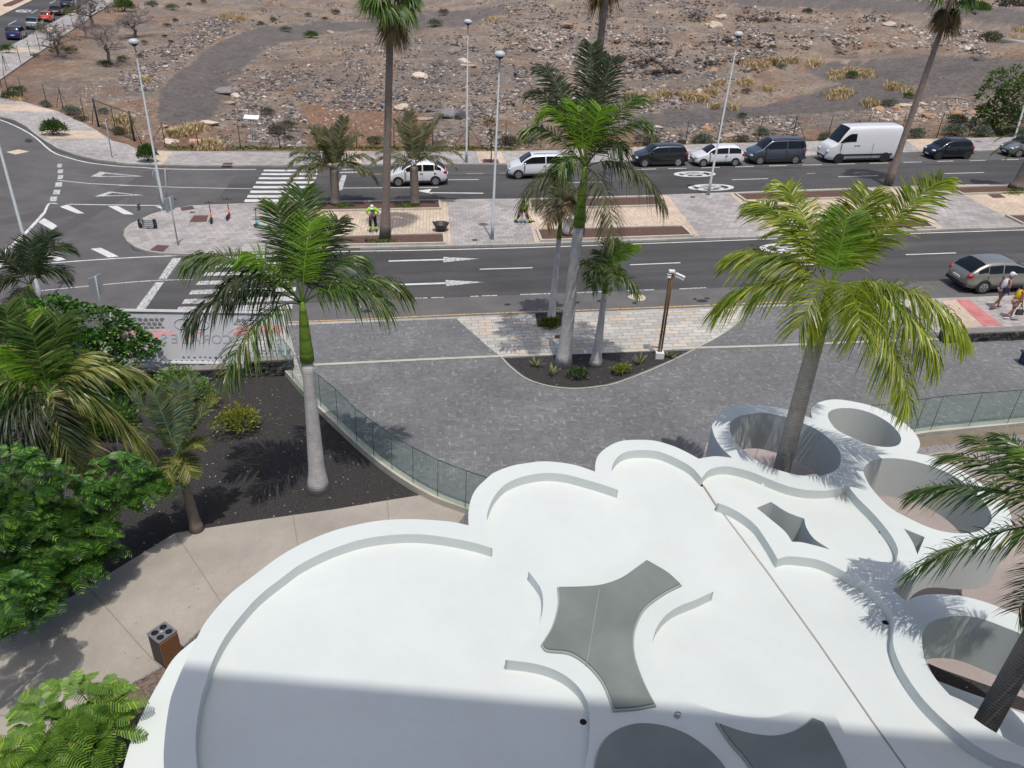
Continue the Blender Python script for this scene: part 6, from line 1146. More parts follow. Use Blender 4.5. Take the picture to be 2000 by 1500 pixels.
# wire fence posts round the lot
fposts = [(3, 160), (17, 183), (47, 196), (94, 208), (125, 222), (133, 224), (166, 236)]
def fence(label, posts, braces=(), h=2.0):
    P = [TP(x, y) if 1 else None for x, y in posts]; o = P[0]; t = thing('wire_fence', label, 'fence', o, group='green wire fences of the waste ground')
    for i, p in enumerate(P):
        q = p-o; MB().tube([q+np.array([0, 0, -.2]), q+np.array([0, 0, h])], .032, 6).build('post', 'green coated steel', t)
        if i in braces:
            d = (P[min(i+1, len(P)-1)]-P[max(i-1, 0)])[:2]; d /= np.linalg.norm(d)
            for s in (-1, 1): MB().tube([q+np.array([0, 0, h*.9]), q+np.array([d[0]*s*1.3, d[1]*s*1.3, 0])], .022, 5).build('brace', 'green coated steel', t)
    w_ = MB()
    for i in range(len(P)-1):
        for z_ in (.15, h*.5, h-.05): w_.tube([P[i]-o+np.array([0, 0, z_]), P[i+1]-o+np.array([0, 0, z_])], .004, 3, cap=False)
    w_.build('wire', 'green coated steel', t)
fence('wire fence along the side street pavement', [(-30, 172), (0, 152), (13, 141), (41, 126), (61, 113), (79, 100), (96, 84), (128, 67), (144, 58), (158, 46), (178, 33), (205, 14), (235, -6)], (2,))
fence('wire fence on the corner between side street and gate', [(3, 170), (17, 184), (47, 197), (93, 208), (124, 214), (166, 235)], (4,))
fence('long wire fence behind the far pavement and the parked cars', [(323, 288), (388, 292), (470, 290), (547, 292), (620, 291), (697, 290), (770, 290), (845, 290), (915, 290), (987, 288), (1056, 288), (1125, 287), (1195, 287), (1268, 286), (1338, 283), (1400, 281), (1480, 278), (1547, 274), (1616, 272), (1688, 271), (1757, 270), (1829, 269), (1891, 267), (1955, 265), (2020, 262)], (0, 8, 17))
def gate():
    a, b = TP(193, 248), TP(263, 276); o = a; t = thing('wire_gate', 'green wire gate across the mouth of the gravel track', 'gate', o); q = b-a; h = 2.4; m_ = q/2
    for p in (np.zeros(3), q): MB().tube([p+np.array([0, 0, -.2]), p+np.array([0, 0, h])], .075, 8).build('post', 'green coated steel', t)
    MB().tube([m_, m_+np.array([0, 0, h-.2])], .035, 6).build('middle_post', 'green coated steel', t)
    MB().tube([(0, 0, h-.15), q+np.array([0, 0, h-.15])], .03, 6).tube([(0, 0, .15), q+np.array([0, 0, .15])], .03, 6).tube([(0, 0, h*.45), q+np.array([0, 0, h*.45])], .015, 6).build('rail', 'green coated steel', t)
    w_ = MB(); n = 30
    for i in range(n): p = q*(i/n); w_.tube([p+np.array([0, 0, .15]), p+np.array([0, 0, h-.15])], .004, 3, cap=False)
    for i in range(14): z_ = .15+i*.16; w_.tube([(0, 0, z_), q+np.array([0, 0, z_])], .004, 3, cap=False)
    w_.build('mesh_panel', 'green coated steel', t)
    for p, s in ((np.zeros(3), -1), (q, 1)): d = q/np.linalg.norm(q)*s; MB().tube([p+np.array([0, 0, h*.85]), p+d*1.2], .03, 5).build('brace', 'green coated steel', t)
gate()
def dumped():
    p = TP(1372//1, 50) if False else TP(373, 286); o = MB().tube([(0, 0, .3), (.9, .1, .3)], [.32, .3], 14, cap=False).tube([(0, 0, .3), (.9, .1, .3)], [.27, .25], 14, cap=False).build('clay_pipe', plain('pinkish clay', (.5, .3, .25), .8), label='short pinkish pipe lying by the braced fence post', cat='pipe'); o.location = p
dumped()
# litter bin with four round openings
def bin4():
    b = np.array(G(329, 1286, -.05)); t = thing('litter_bin', 'square dark litter bin with timber slats and four round openings', 'litter bin', b, math.radians(-33)); hh = .86; s = .46
    MB().box((0, 0, hh*.5-.02), (s-.03, s-.03, hh-.04)).build('body', plain('charcoal metal', (.035, .033, .032), .6), t)
    for k in range(7): MB().box((s/2, 0, .06+k*(hh-.1)/7+.05), (.03, s-.02, (hh-.1)/7-.012)).build('timber_slat', plain('bin timber', (.26, .12, .055), .6, var=.3, scale=14), t)
    top = MB(); O = [(-s/2, -s/2), (s/2, -s/2), (s/2, s/2), (-s/2, s/2)]; hs = [[(x+.078*math.cos(k*PI/12), y+.078*math.sin(k*PI/12)) for k in range(24)] for x in (-.105, .105) for y in (-.105, .105)]
    top.prism([O]+hs, hh-.03, hh).build('lid', plain('grey bin lid', (.2, .205, .22), .45, .3, var=.1), t)
    for x in (-.105, .105):
        for y in (-.105, .105): MB().lathe([(.078, hh-.001), (.078, hh-.02), (0, hh-.022)], (x, y, 0), 20).build('opening', 'dark void', t)
    MB().ball((0, .0, hh+.015), (.035, .035, .02)).build('knob', 'coping concrete', t)
bin4()
# rubber bucket, sack, tools
def bucket():
    b = np.array(G(861, 450, .125)); t = thing('rubber_bucket', 'flexible black rubber bucket standing on cream paving', 'bucket', b); MB().lathe([(.0, .02), (.24, .02), (.26, 0), (.30, .1), (.44, .42), (.47, .43), (.45, .41), (.30, .14), (.0, .06)], n=28).build('tub', plain('soft black rubber', (.035, .037, .042), .55), t)
    for s in (-1, 1): MB().tube([(s*.42, -.1, .42), (s*.47, -.08, .52), (s*.47, .08, .52), (s*.42, .1, .42)], .018, 6).build('handle', 'soft black rubber', t)
bucket()
def sack():
    b = np.array(G(1110, 458, .18)); rng = np.random.default_rng(4); mb = MB().lathe([(0, 0), (.30, .02), (.36, .15), (.37, .45), (.33, .75), (.30, .98), (.36, 1.02), (.27, .97), (.2, .9), (0, .88)], n=22); mb.v = [tuple(np.array(p)*(1+rng.uniform(-.05, .05))) for p in mb.v]
    o = mb.build('woven_sack', plain('white woven plastic', (.62, .64, .66), .6, var=.08), label='bulging white woven sack in the median bed', cat='sack'); o.location = b; subs(o, 1)
sack()
p = G(728, 470, .19); o = MB().tube([(-.35, -.05, .03), (.75, .35, .06)], .018, 6).box((-.36, -.06, .03), (.12, .2, .05)).build('hand_tool', 'dark metal', label='long handled tool lying in the bed beside the fan palm', cat='tool'); o.location = p
# upright tiny blue seat corner at the border of the plaza
p = G(1996, 712, .12); o = MB().box((.4, .1, .45), (.9, .5, .05)).box((.05, .1, .22), (.06, .4, .44)).box((.75, .1, .22), (.06, .4, .44)).build('plaza_bench', plain('dark blue paint', (.01, .03, .09), .4), label='dark blue bench end at the border of the plaza', cat='bench'); o.location = p
# ---- electric scooters
def scooter(label, px, py, rz, col, dark=False, lean=0):
    b = np.array(G(px, py, .125)); t = thing('electric_scooter', label, 'scooter', b, group='parked electric scooters', rot=(lean, 0, rz)); c1 = plain('scooter '+col, dict(orange=(.75, .16, .04), teal=(.03, .38, .33), grey=(.25, .27, .28), blue=(.05, .3, .55))[col], .4)
    MB().box((-.02, 0, .16), (.62, .17, .05)).build('deck', 'dark metal' if dark or col == 'orange' else c1, t); MB().tube([(.28, 0, .17), (.40, 0, .32), (.43, 0, .42)], [.045, .05, .05], 8).build('neck', c1, t)
    MB().tube([(.43, 0, .35), (.36, 0, 1.08)], .028, 8).build('stem', plain('scooter red', (.4, .05, .04), .4) if col == 'orange' else c1, t); MB().tube([(.36, -.25, 1.1), (.35, 0, 1.08), (.36, .25, 1.1)], .018, 6).tube([(.36, -.2, 1.1), (.42, -.3, 1.08)], .01, 5).build('handlebar', 'dark metal', t); MB().box((.36, 0, 1.12), (.06, .08, .05)).build('display', 'dark metal', t)
    for x in (.48, -.38): MB().tube([(x, -.03, .115), (x, .03, .115)], .115, 16).build('wheel', 'black rubber', t)
    MB().tube([(-.50, 0, .18), (-.42, 0, .25), (-.30, 0, .22)], [.03, .04, .03], 6).build('mudguard', 'dark metal', t); MB().tube([(0, .08, .14), (-.05, .2, .01)], .01, 5).build('kickstand', 'dark metal', t); return t
scooter('orange scooter nearer the tip of the median', 413, 434, 1.9, 'orange'); scooter('second orange scooter, the one closer to the zebra crossing', 446, 427, 1.75, 'orange'); scooter('teal scooter half hidden behind the royal palm fronds', 514, 446, 2.9, 'teal')
for i, (dy, lb) in enumerate([(0, 'front'), (1, 'second'), (2, 'third'), (3, 'rear')]): scooter('grey scooter with blue stem, %s one of the tight row on the median tip' % lb, 291-i*.6, 446-dy*3.4, PI+.03, 'grey')

# ================================================================ CARS
plain('tyre', (.02, .02, .021), .85); plain('rim alloy', (.45, .46, .47), .35, .7, .08); plain('dark rim', (.06, .06, .065), .4, .6); plain('car trim', (.022, .022, .024), .6); plain('head lamp glass', (.55, .58, .6), .1, .2, .05); plain('tail lamp red', (.42, .02, .02), .2); plain('number plate', (.7, .7, .66), .5); plain('chrome', (.6, .6, .62), .15, 1)
cg = N('car glass'); cg.out((.008, .010, .011), .06, 0, .35); MATS['car glass'] = cg.m
def carpaint(name, col, metal=.0):
    if name in MATS: return MATS[name]
    s = N(name); s.out(col, .3, metal, .5); s.b.inputs['Coat Weight'].default_value = .8; s.b.inputs['Coat Roughness'].default_value = .06; MATS[name] = s.m; return s.m
def car(name, label, kind, front_px, rear_px, paint_, L, W, H, wb, head, hood=.95, belt=None, ws0=.55, ws1=None, rf=None, rb=None, trunk=None, near='L', roofcol=None, rimmat='rim alloy', wr=.32, cat='car', van=False, rails=False, group='parked cars and vans', foh=None, rearcol=None, two=False, mid=None, clad=False):
    """Wheels near the viewer touch the road at front_px and rear_px; head is the driving direction."""
    a = np.array(G(*front_px)); b = np.array(G(*rear_px)); m_ = (a+b)/2 if mid is None else np.array(G(*mid)); foh = foh if foh is not None else (L-wb)*.46
    fx, fy = math.cos(head), math.sin(head); side = 1 if near == 'L' else -1      # near side: left or right flank faces the viewer
    hw = W/2; xc = (L/2-foh)-wb/2        # offset of wheelbase centre from body centre
    cx = m_[0]-fx*xc+fy*side*hw*.92; cy = m_[1]-fy*xc-fx*side*hw*.92
    ex = np.array([fx, fy, float(S(cx+fx, cy+fy)-S(cx, cy))]); pit = math.asin(ex[2]/np.linalg.norm(ex)); rl = math.atan(float(S(cx-fy, cy+fx)-S(cx, cy)))
    R_ = Matrix.Rotation(head, 4, 'Z')@Matrix.Rotation(-pit, 4, 'Y')@Matrix.Rotation(rl, 4, 'X')
    t = thing(name, label, cat, (cx, cy, float(S(cx, cy))+.004), rot=R_.to_euler(), group=group)
    belt = belt or H*.62; trunk = trunk or belt; zb = .2
    ws0 = L/2-ws0 if ws0 > 0 else ws0; ws1 = ws0-.75 if ws1 is None else ws0-ws1; rb = -L/2+(.12 if rb is None else rb); rf = rb+(.5 if rf is None else rf)
    prof = [(L/2, .48), (L/2-.06, .62), (L/2-.22, hood-.17), (L/2-.6, hood-.05), (ws0+.05, hood+.02), (ws0-.02, hood+.06), ((ws0+ws1)/2, (hood+H)/2+.07), (ws1, H-.04), ((ws1+rf)/2, H), (rf+.15, H-.03), (rf, H-.07), ((rf+rb)/2, (H+trunk)/2+.02), (rb, trunk), (rb-.04 if rb > -L/2+.2 else rb-.02, trunk-.08), (-L/2+.02, trunk-.3 if rb <= -L/2+.2 else trunk-.12), (-L/2, .5)]
    prof = sorted(set(prof), key=lambda p: -p[0]); xs = []; zs = []
    for x, z in prof:
        if xs and abs(xs[-1]-x) < .015: continue
        xs.append(x); zs.append(z)
    xi = np.array(xs[::-1]); zi = np.array(zs[::-1]); zt = lambda x: float(np.interp(x, xi, zi))
    def hwid(x): e = L/2-abs(x); return hw*(1-.20*max(0, 1-e/.45)**2.2)
    def sect(x):
        z = zt(x); w_ = hwid(x); bl = min(belt+.02*(L/2-x)/L, z-.03); q = max(0.0, z-bl); wr_ = w_*.965-min(q*(.30 if not van else .10), w_*.35); zb_ = zb+(.12*max(0, 1-(L/2-abs(x))/.35)); 
        return [(0, zb_), (w_*.86, zb_), (w_*.97, zb_+.1), (w_, zb_+(bl-zb_)*.5), (w_*.965, bl), (wr_+.02 if q > .2 else wr_, z-min(.07, q*.4)), (wr_*.86, z), (wr_*.45, z+.018), (0, z+.024)], bl, wr_
    xst = sorted(set(list(np.linspace(-L/2, L/2, 15))+xs), reverse=True); xx = []
    for x in xst:
        if not xx or xx[-1]-x > .05: xx.append(x)
    V = []; Fc = []; n = 17
    for x in xx:
        s_, _, _ = sect(x); ring = [(y, z) for y, z in s_]+[(-y, z) for y, z in s_[-2:0:-1]]; n = len(ring); V += [(x, y, z) for y, z in ring]
    for i in range(len(xx)-1):
        for k in range(n): Fc.append((i*n+k, (i+1)*n+k, (i+1)*n+(k+1) % n, i*n+(k+1) % n))
    for e, i in ((0, 0), (1, len(xx)-1)):
        c_ = len(V); V.append((xx[i], 0, .42)); Fc += [((i*n+k, i*n+(k+1) % n, c_) if e == 0 else (i*n+(k+1) % n, i*n+k, c_)) for k in range(n)]
    bo = link('body', mesh('body', V, Fc, True), carpaint(paint_, None) if paint_ in MATS else paint_, t); subs(bo, 1)
    def panel(nm, pts, mt='car glass'): return link(nm, mesh(nm, pts[0], pts[1], True), mt, t)
    def across(x0, x1, off, shrink, nm, mt='car glass', n_=6):
        V = []; Fc = []; ny = 9
        for i in range(n_+1):
            x = x0+(x1-x0)*i/n_; s_, bl, wr_ = sect(x); z = zt(x); ww = wr_*shrink if z-bl > .1 else hwid(x)*shrink*.93
            for j in range(ny): y = -ww+2*ww*j/(ny-1); V.append((x, y, z+off-.035*(y/ww)**4+.012*(1-(y/ww)**2)))
        for i in range(n_):
            for j in range(ny-1): q = i*ny+j; Fc.append((q, q+1, q+ny+1, q+ny))
        return link(nm, mesh(nm, V, Fc, True), mt, t)
    sl = (H-hood)/max(.1, ws0-ws1); o_ = .02+.006*sl
    across(ws0-.03, ws1+.06, o_, .92, 'windscreen')
    if not van: across(rf-.04, rb+.05, .03, .86, 'rear_window', n_=5)
    if roofcol: across(ws1, rf+.02, .012, 1.0, 'roof_panel', roofcol, 6)
    def sidewin(x0, x1, lo=.10, hi=.90, sd=1, nm='side_window'):
        V = []; Fc = []; n_ = 8
        for i in range(n_+1):
            x = x0+(x1-x0)*i/n_; s_, bl, wr_ = sect(x); z = zt(x); h_ = z-.07-bl
            if h_ < .03: h_ = .03
            w0 = hwid(x)*.965; w1 = wr_+.02
            for u in (lo, hi): V.append((x, sd*(w0+(w1-w0)*u+.012), bl+h_*u))
        for i in range(n_): q = i*2; Fc.append((q, q+2, q+3, q+1))
        return link(nm, mesh(nm, V, Fc), 'car glass', t)
    xB = (ws1+rf)/2+.1
    for sd in (-1, 1):
        if van: sidewin(ws0-.18, ws1-.55, .08, .62, sd)
        elif two: sidewin(ws0-.22, xB-.12, sd=sd); sidewin(xB-.2, rf-.12, sd=sd)
        else: sidewin(ws0-.22, xB+.05, sd=sd); sidewin(xB-.03, rf+.12, sd=sd); sidewin(rf+.07, (rf+rb)/2-.02, sd=sd, lo=.25)
        for xw in (L/2-foh, L/2-foh-wb):
            y = sd*(hwid(xw)*.985); arch = MB(); A = [(xw+(wr+.055)*math.cos(k*PI/12), wr+(wr+.055)*math.sin(k*PI/12)) for k in range(-2, 15)]
            arch.add([(x, y+sd*.012, max(z, .16)) for x, z in A], [tuple(range(len(A)))]); arch.build('wheel_arch', 'car trim', t)
            MB().tube([(xw, y-sd*.18, wr), (xw, y+sd*.02, wr), (xw, y+sd*.026, wr)], [wr, wr, wr*.93], 24).build('tyre', 'tyre', t)
            rm_ = MB().tube([(xw, y+sd*.02, wr), (xw, y+sd*.029, wr)], wr*.66, 20)
            rm_.build('rim', rimmat, t); sp = MB()
            for k in range(5): a0 = k*2*PI/5+.3; sp.box((xw+wr*.38*math.cos(a0+.63), y+sd*.031, wr+wr*.38*math.sin(a0+.63)), (wr*.34, .006, wr*.13), M=Matrix.Rotation(-(a0+.63), 3, 'Y'))
            sp.build('rim_gap', 'car trim', t)
        if not van: 
            for xh in ((xB+.12, xB-.85) if not two else (xB,)): MB().box((xh, sd*(hw*.985+.012), belt-.12), (.17, .025, .03)).build('door_handle', paint_ if paint_ not in ('car white',) else 'car trim', t)
        else: MB().box((ws1-.55, sd*(hw*.99+.01), belt-.18), (.16, .025, .04)).box((ws1-.8, sd*(hw*.99+.01), belt-.18), (.16, .025, .04)).build('door_handle', 'car trim', t)
        for xd in ((xB+.02, ws0-.28) if two else (xB+.02, ws0-.28, rf+.1)): MB().box((xd, sd*(hw*.995), (belt+zb)/2+.06), (.012, .02, belt-zb-.2)).build('door_seam', 'car trim', t)
        MB().ball((ws0-.32, sd*(hw+.10), belt+.08), (.07, .10, .07)).build('wing_mirror', 'car trim' if van else paint_, t)
        MB().ball((L/2-.16, sd*hw*.70, .68 if not van else .85), (.17, .20, .085 if not van else .16)).build('headlight', 'head lamp glass', t)
        MB().ball((-L/2+.22, sd*hw*.80, belt-.08), (.20, .13, .13 if not van else .25)).build('tail_light', 'tail lamp red', t)
        MB().box((0, sd*(hw*.965), zb+.10), (wb-2*wr-.15, .05, .11 if not clad else .2)).build('sill_trim', 'car trim', t)
        if van: MB().box((-.1, sd*(hw*.99+.008), .62), (wb+.6, .03, .14)).build('side_strip', 'car trim', t)
        if rails: MB().tube([(ws1-.1, sd*(hw*.66), H-.0), (ws1-.3, sd*(hw*.66), H+.06), (rf+.2, sd*(hw*.66), H+.05), (rf+.05, sd*(hw*.66), H-.02)], .02, 6).build('roof_rail', 'car trim', t)
    MB().box((L/2-.045, 0, .44), (.10, W*.62, .20)).build('grille', 'car trim', t); MB().box((L/2-.01, 0, .38), (.06, .5, .11)).build('number_plate', 'number plate', t)
    MB().box((-L/2+.05, 0, .40), (.12, W*.82, .14)).build('rear_bumper', 'car trim', t); MB().box((-L/2-.005, 0, .66 if not van else .5), (.04, .5, .11)).build('number_plate', 'number plate', t)
    MB().box((-.0, 0, .2), (L*.86, W*.8, .16)).build('underbody', 'dark void', t)
    return t
carpaint('car white', (.74, .75, .76)); carpaint('car black', (.008, .008, .010)); carpaint('car grey blue', (.085, .10, .125), .5); carpaint('car dark blue black', (.012, .014, .024), .4); carpaint('car champagne', (.32, .315, .28), .55); carpaint('car blue', (.012, .035, .14), .5); carpaint('car silver', (.28, .31, .32), .55); carpaint('car coral red', (.62, .07, .025)); carpaint('car crimson', (.38, .015, .03)); carpaint('car slate', (.05, .07, .10), .5); carpaint('roof grey', (.09, .10, .13), .4)
HD = STREET+PI
car('suv', 'white compact car driving in the near lane behind the second arching palm', 0, (779, 364), (851, 363), 'car white', 4.14, 1.78, 1.56, 2.57, HD, hood=.98, belt=.98, ws0=.95, ws1=.8, rf=.7, rb=.1, group='cars in traffic')
car('people_carrier', 'white people carrier half hidden by the tallest royal palm crown', 0, (1008, 350), (1092, 348), 'car white', 4.40, 1.85, 1.66, 2.78, HD, hood=1.04, belt=1.02, ws0=.9, ws1=.85, rf=.45, rb=.05, rails=True, group='cars in traffic')
car('suv', 'black boxy car parked first in the row, nearest the royal palm', 0, (1259, 325), (1323, 327), 'car black', 4.08, 1.78, 1.53, 2.56, HD, hood=1.0, belt=1.0, ws0=.95, ws1=.65, rf=.35, rb=.08, clad=True)
car('hatchback', 'white three door hatchback parked between black car and grey people carrier', 0, (1372, 326), (1435, 324.5), 'car white', 3.9, 1.65, 1.46, 2.46, HD, hood=.92, belt=.90, ws0=.85, ws1=.75, rf=.42, rb=.1, two=True, wr=.29)
car('people_carrier', 'grey blue people carrier with roof rails parked before the white van', 0, (1482, 322), (1552, 320), 'car grey blue', 4.4, 1.85, 1.82, 2.785, HD, hood=1.08, belt=1.08, ws0=.85, ws1=.8, rf=.2, rb=.05, rails=True, roofcol='roof grey', clad=True)
car('cargo_van', 'high roofed white cargo van with black side strip', 0, (1634, 319), (1726, 317), 'car white', 5.9, 1.99, 2.68, 3.66, HD, hood=1.42, belt=1.5, ws0=.75, ws1=.85, rf=.12, rb=.06, trunk=2.4, van=True, rimmat='dark rim', wr=.35, cat='van', foh=1.0)
car('hatchback', 'small dark blue black hatchback parked alone beyond the leaning palm', 0, (1830, 312), (1886, 311), 'car dark blue black', 3.43, 1.63, 1.46, 2.34, HD, hood=.95, belt=.93, ws0=.68, ws1=.8, rf=.4, rb=.08, two=True, rimmat='dark rim', wr=.28)
car('hatchback', 'pale car parked behind the fronds of the thick trunked palm', 0, (1986, 308), (2046, 306), 'car silver', 4.0, 1.7, 1.48, 2.5, HD, hood=.95, belt=.93, ws0=.85, ws1=.75, rf=.4, rb=.1)
car('hatchback', 'champagne hatchback parked at the near kerb beside the walking couple', 0, (2055, 567), (1909, 574), 'car champagne', 4.26, 1.77, 1.47, 2.61, STREET+math.radians(.4), hood=.95, belt=.93, ws0=1.0, ws1=.95, rf=.75, rb=.14, near='R', trunk=.98, mid=(1966, 571.5))
SH_ = math.atan2(lsd[1], lsd[0])
def sidecar(name, label, px, py, paint_, L, W, H, **k):
    a = G(px, py); c = a[:2]; car(name, label, 0, (px, py), (px, py), paint_, L, W, H, L*.62, SH_, near='R', group='cars parked along the side street', **k)
sidecar('hatchback', 'crimson car at the border of the view beside a green bush', -8, 108, 'car crimson', 4.0, 1.75, 1.45, hood=.93, belt=.92, ws0=.9, ws1=.7, rf=.5)
sidecar('suv', 'deep blue car parked between crimson and silver ones', 48, 76, 'car blue', 4.5, 1.85, 1.66, hood=1.05, belt=1.04, ws0=1.0, ws1=.75, rf=.45)
sidecar('suv', 'silver grey car parked between the blue and orange red ones', 82, 56, 'car silver', 4.6, 1.86, 1.6, hood=1.02, belt=1.02, ws0=1.0, ws1=.8, rf=.7, roofcol='roof grey')
sidecar('hatchback', 'orange red small car on the side street', 104, 42, 'car coral red', 3.6, 1.65, 1.5, hood=.95, belt=.95, ws0=.7, ws1=.75, rf=.45, two=True)
sidecar('saloon', 'black saloon on the side street beyond the orange red car', 123, 29, 'car black', 4.7, 1.84, 1.45, hood=.95, belt=.93, ws0=1.2, ws1=.8, rf=.75, rb=.75)
sidecar('suv', 'slate blue car farthest up the side street', 142, 14, 'car slate', 4.4, 1.84, 1.7, hood=1.05, belt=1.04, ws0=.9, ws1=.75, rf=.35)

# ================================================================ PEOPLE
skin = plain('tanned skin', (.36, .17, .11), .6, var=.05); plain('sunburnt skin', (.34, .15, .10), .6, var=.05)
def skinmesh(name, J, edges, mat, parent, lv=1):
    """J: {joint: (x, y, z, r)}; one continuous skinned surface."""
    keys = list(J); ix = {k: i for i, k in enumerate(keys)}; me = bpy.data.meshes.new(name); me.from_pydata([J[k][:3] for k in keys], [(ix[a], ix[b]) for a, b in edges], []); me.update(); o = link(name, me, mat, parent)
    me.skin_vertices.new() if hasattr(me.skin_vertices, 'new') and not me.skin_vertices else None
    m = o.modifiers.new('skin', 'SKIN'); m.use_smooth_shade = True
    if not me.skin_vertices:
        bpy.context.view_layer.objects.active = o; bpy.ops.object.select_all(action='DESELECT'); o.select_set(True); bpy.ops.mesh.customdata_skin_add()
    for i, k in enumerate(keys): me.skin_vertices[0].data[i].radius = (J[k][3], J[k][3]); me.skin_vertices[0].data[i].use_root = (i == 0)
    s = o.modifiers.new('s', 'SUBSURF'); s.levels = lv; s.render_levels = lv; return o
def person(label, b, rz, J, clothes, hair, hat=None, skinm='tanned skin', scale=1.0, props=()):
    """J joints in metres: x forward, y to the left, z up."""
    t = thing('person', label, 'person', b, rz); J = {k: tuple(v) for k, v in J.items()}
    E = [('pelvis', 'waist'), ('waist', 'chest'), ('chest', 'neck'), ('neck', 'chin'), ('chin', 'head'), ('head', 'crown_')]
    for s in 'LR': E += [('chest', 'sh'+s), ('sh'+s, 'el'+s), ('el'+s, 'wr'+s), ('wr'+s, 'palm'+s), ('pelvis', 'hip'+s), ('hip'+s, 'kn'+s), ('kn'+s, 'an'+s), ('an'+s, 'toe'+s)]
    for s in 'LR':
        wr, pm = np.array(J['wr'+s][:3]), np.array(J['palm'+s][:3]); d = norm(pm-wr); sd = norm(np.cross(d, np.array([.3, .2, 1.0])+1e-3)); nn = np.cross(sd, d)
        for i, (off, ln) in enumerate([(-.030, .062), (-.010, .075), (.010, .070), (.028, .055)]):
            J['f%d%s' % (i, s)] = (*(pm+sd*off+d*.03), .010); J['g%d%s' % (i, s)] = (*(pm+sd*off*1.1+d*(.03+ln)+nn*.022), .007); E += [('palm'+s, 'f%d%s' % (i, s)), ('f%d%s' % (i, s), 'g%d%s' % (i, s))]
        J['th'+s] = (*(wr*.5+pm*.5+sd*-.045+nn*.01), .011); J['ti'+s] = (*(wr*.2+pm*.8+sd*-.065+nn*.02), .008); E += [('palm'+s, 'th'+s), ('th'+s, 'ti'+s)]
    skinmesh('body', {k: J[k] for k in J}, E, skinm, t)
    h = np.array(J['head'][:3]); ch = np.array(J['chin'][:3]); cr = np.array(J['crown_'][:3]); up = norm(cr-ch); fwd = np.array(J.get('_f', (1, 0, 0, 0))[:3]); fwd = norm(fwd-up*np.dot(fwd, up)); sd = np.cross(up, fwd)
    return t, E, h, up, fwd, sd
def finish(t, J, E, h, up, fwd, sd, clothes, hair_mat, hat_mat, extra):
    for nm, joints, grow, mt, over in clothes:
        JJ = {k: (*J[k][:3], J[k][3]+grow) for k in joints}; JJ.update({k: v for k, v in over.items()}); ee = [(a, b) for a, b in E if a in JJ and b in JJ]+[e for e in extra.get(nm, [])]; skinmesh(nm, JJ, ee, mt, t)
    if hair_mat:
        mb = MB().ball(tuple(h+up*.045-fwd*.022), (.100, .098, .105), 14, 10); mb.build('hair', hair_mat, t)
    if hat_mat:
        R_ = Matrix((fwd, sd, up)).transposed(); mb = MB().ball((0, 0, 0), (.112, .105, .085), 14, 8); mb.v = [tuple(R_@Vector(v)+Vector(h+up*.085)) for v in mb.v]; mb.build('cap', hat_mat, t); MB().box(tuple(h+up*.075+fwd*.13), (.12, .14, .012), M=R_).build('cap_peak', hat_mat, t)
    for s in (-1, 1):
        MB().ball(tuple(h+fwd*.088+sd*s*.032+up*.005), .011, 6, 5).build('eye', 'dark void', t); MB().ball(tuple(h+sd*s*.088-up*.005), (.02, .012, .03), 6, 5).build('ear', 'tanned skin', t)
    MB().ball(tuple(h+fwd*.105-up*.02), (.018, .014, .022), 6, 5).build('nose', 'tanned skin', t); MB().box(tuple(h+fwd*.092-up*.055), (.01, .04, .01)).build('mouth', plain('lips', (.3, .1, .09), .6), t)
HEAD = lambda x, z, y=0, lean=0: dict(neck=(x-.0, y, z-.16, .055), chin=(x+.015+lean*.3, y, z-.06, .068), head=(x+.01+lean, y, z+.02, .095), crown_=(x+lean, y, z+.10, .075))
def armJ(s, sh, el, wr, pm): return {'sh'+s: (*sh, .062), 'el'+s: (*el, .042), 'wr'+s: (*wr, .027), 'palm'+s: (*pm, .033)}
def legJ(s, hip, kn, an, toe): return {'hip'+s: (*hip, .088), 'kn'+s: (*kn, .058), 'an'+s: (*an, .038), 'toe'+s: (*toe, .035)}
TR = ['pelvis', 'waist', 'chest']; LG = ['hipL', 'hipR', 'knL', 'knR']
# worker in high visibility shirt, head bent over a hoe or brush
plain('hi vis yellow', (.38, .85, .03), .6, var=.04); plain('navy work trousers', (.012, .013, .02), .8); plain('reflective grey', (.5, .52, .52), .4); plain('white cloth', (.72, .73, .75), .8, var=.04); plain('boot black', (.015, .014, .013), .6)
b = np.array(G(729, 452, .125)); J = dict(pelvis=(0, 0, .96, .115), waist=(.03, 0, 1.12, .105), chest=(.13, 0, 1.33, .125)); J.update(HEAD(.27, 1.50, 0, .05)); J['_f'] = (.5, .0, -.8, 0)
J.update(armJ('L', (.13, .18, 1.38), (.14, .36, 1.15), (.22, .12, 1.02), (.27, .05, .99))); J.update(armJ('R', (.13, -.18, 1.38), (.15, -.34, 1.18), (.25, -.10, .95), (.29, -.04, .90)))
J.update(legJ('L', (0, .10, .88), (.03, .15, .5), (0, .18, .1), (.14, .22, .04))); J.update(legJ('R', (0, -.10, .88), (.02, -.14, .5), (-.02, -.16, .1), (.12, -.2, .04)))
t, E, h, up, fwd, sd = person('person in a yellow shirt and dark trousers, head bent, holding a long handled tool', b, -PI/2+.15, {k: v for k, v in J.items() if k != '_f'} | {}, None, None)
fwd = norm(np.array([.6, 0, -.5])); up = norm(np.array([.5, 0, .6])); fwd = norm(fwd-up*np.dot(fwd, up)); sd = np.cross(up, fwd)
finish(t, J, E, h, up, fwd, sd, [('shirt', TR+['neck', 'shL', 'shR', 'elL', 'elR'], .034, 'hi vis yellow', {'pelvis': (0.0, 0, 1.0, .125)}), ('trousers', ['pelvis']+LG+['anL', 'anR'], .034, 'navy work trousers', {'pelvis': (0, 0, .93, .13)})], 'boot black', 'white cloth', {})
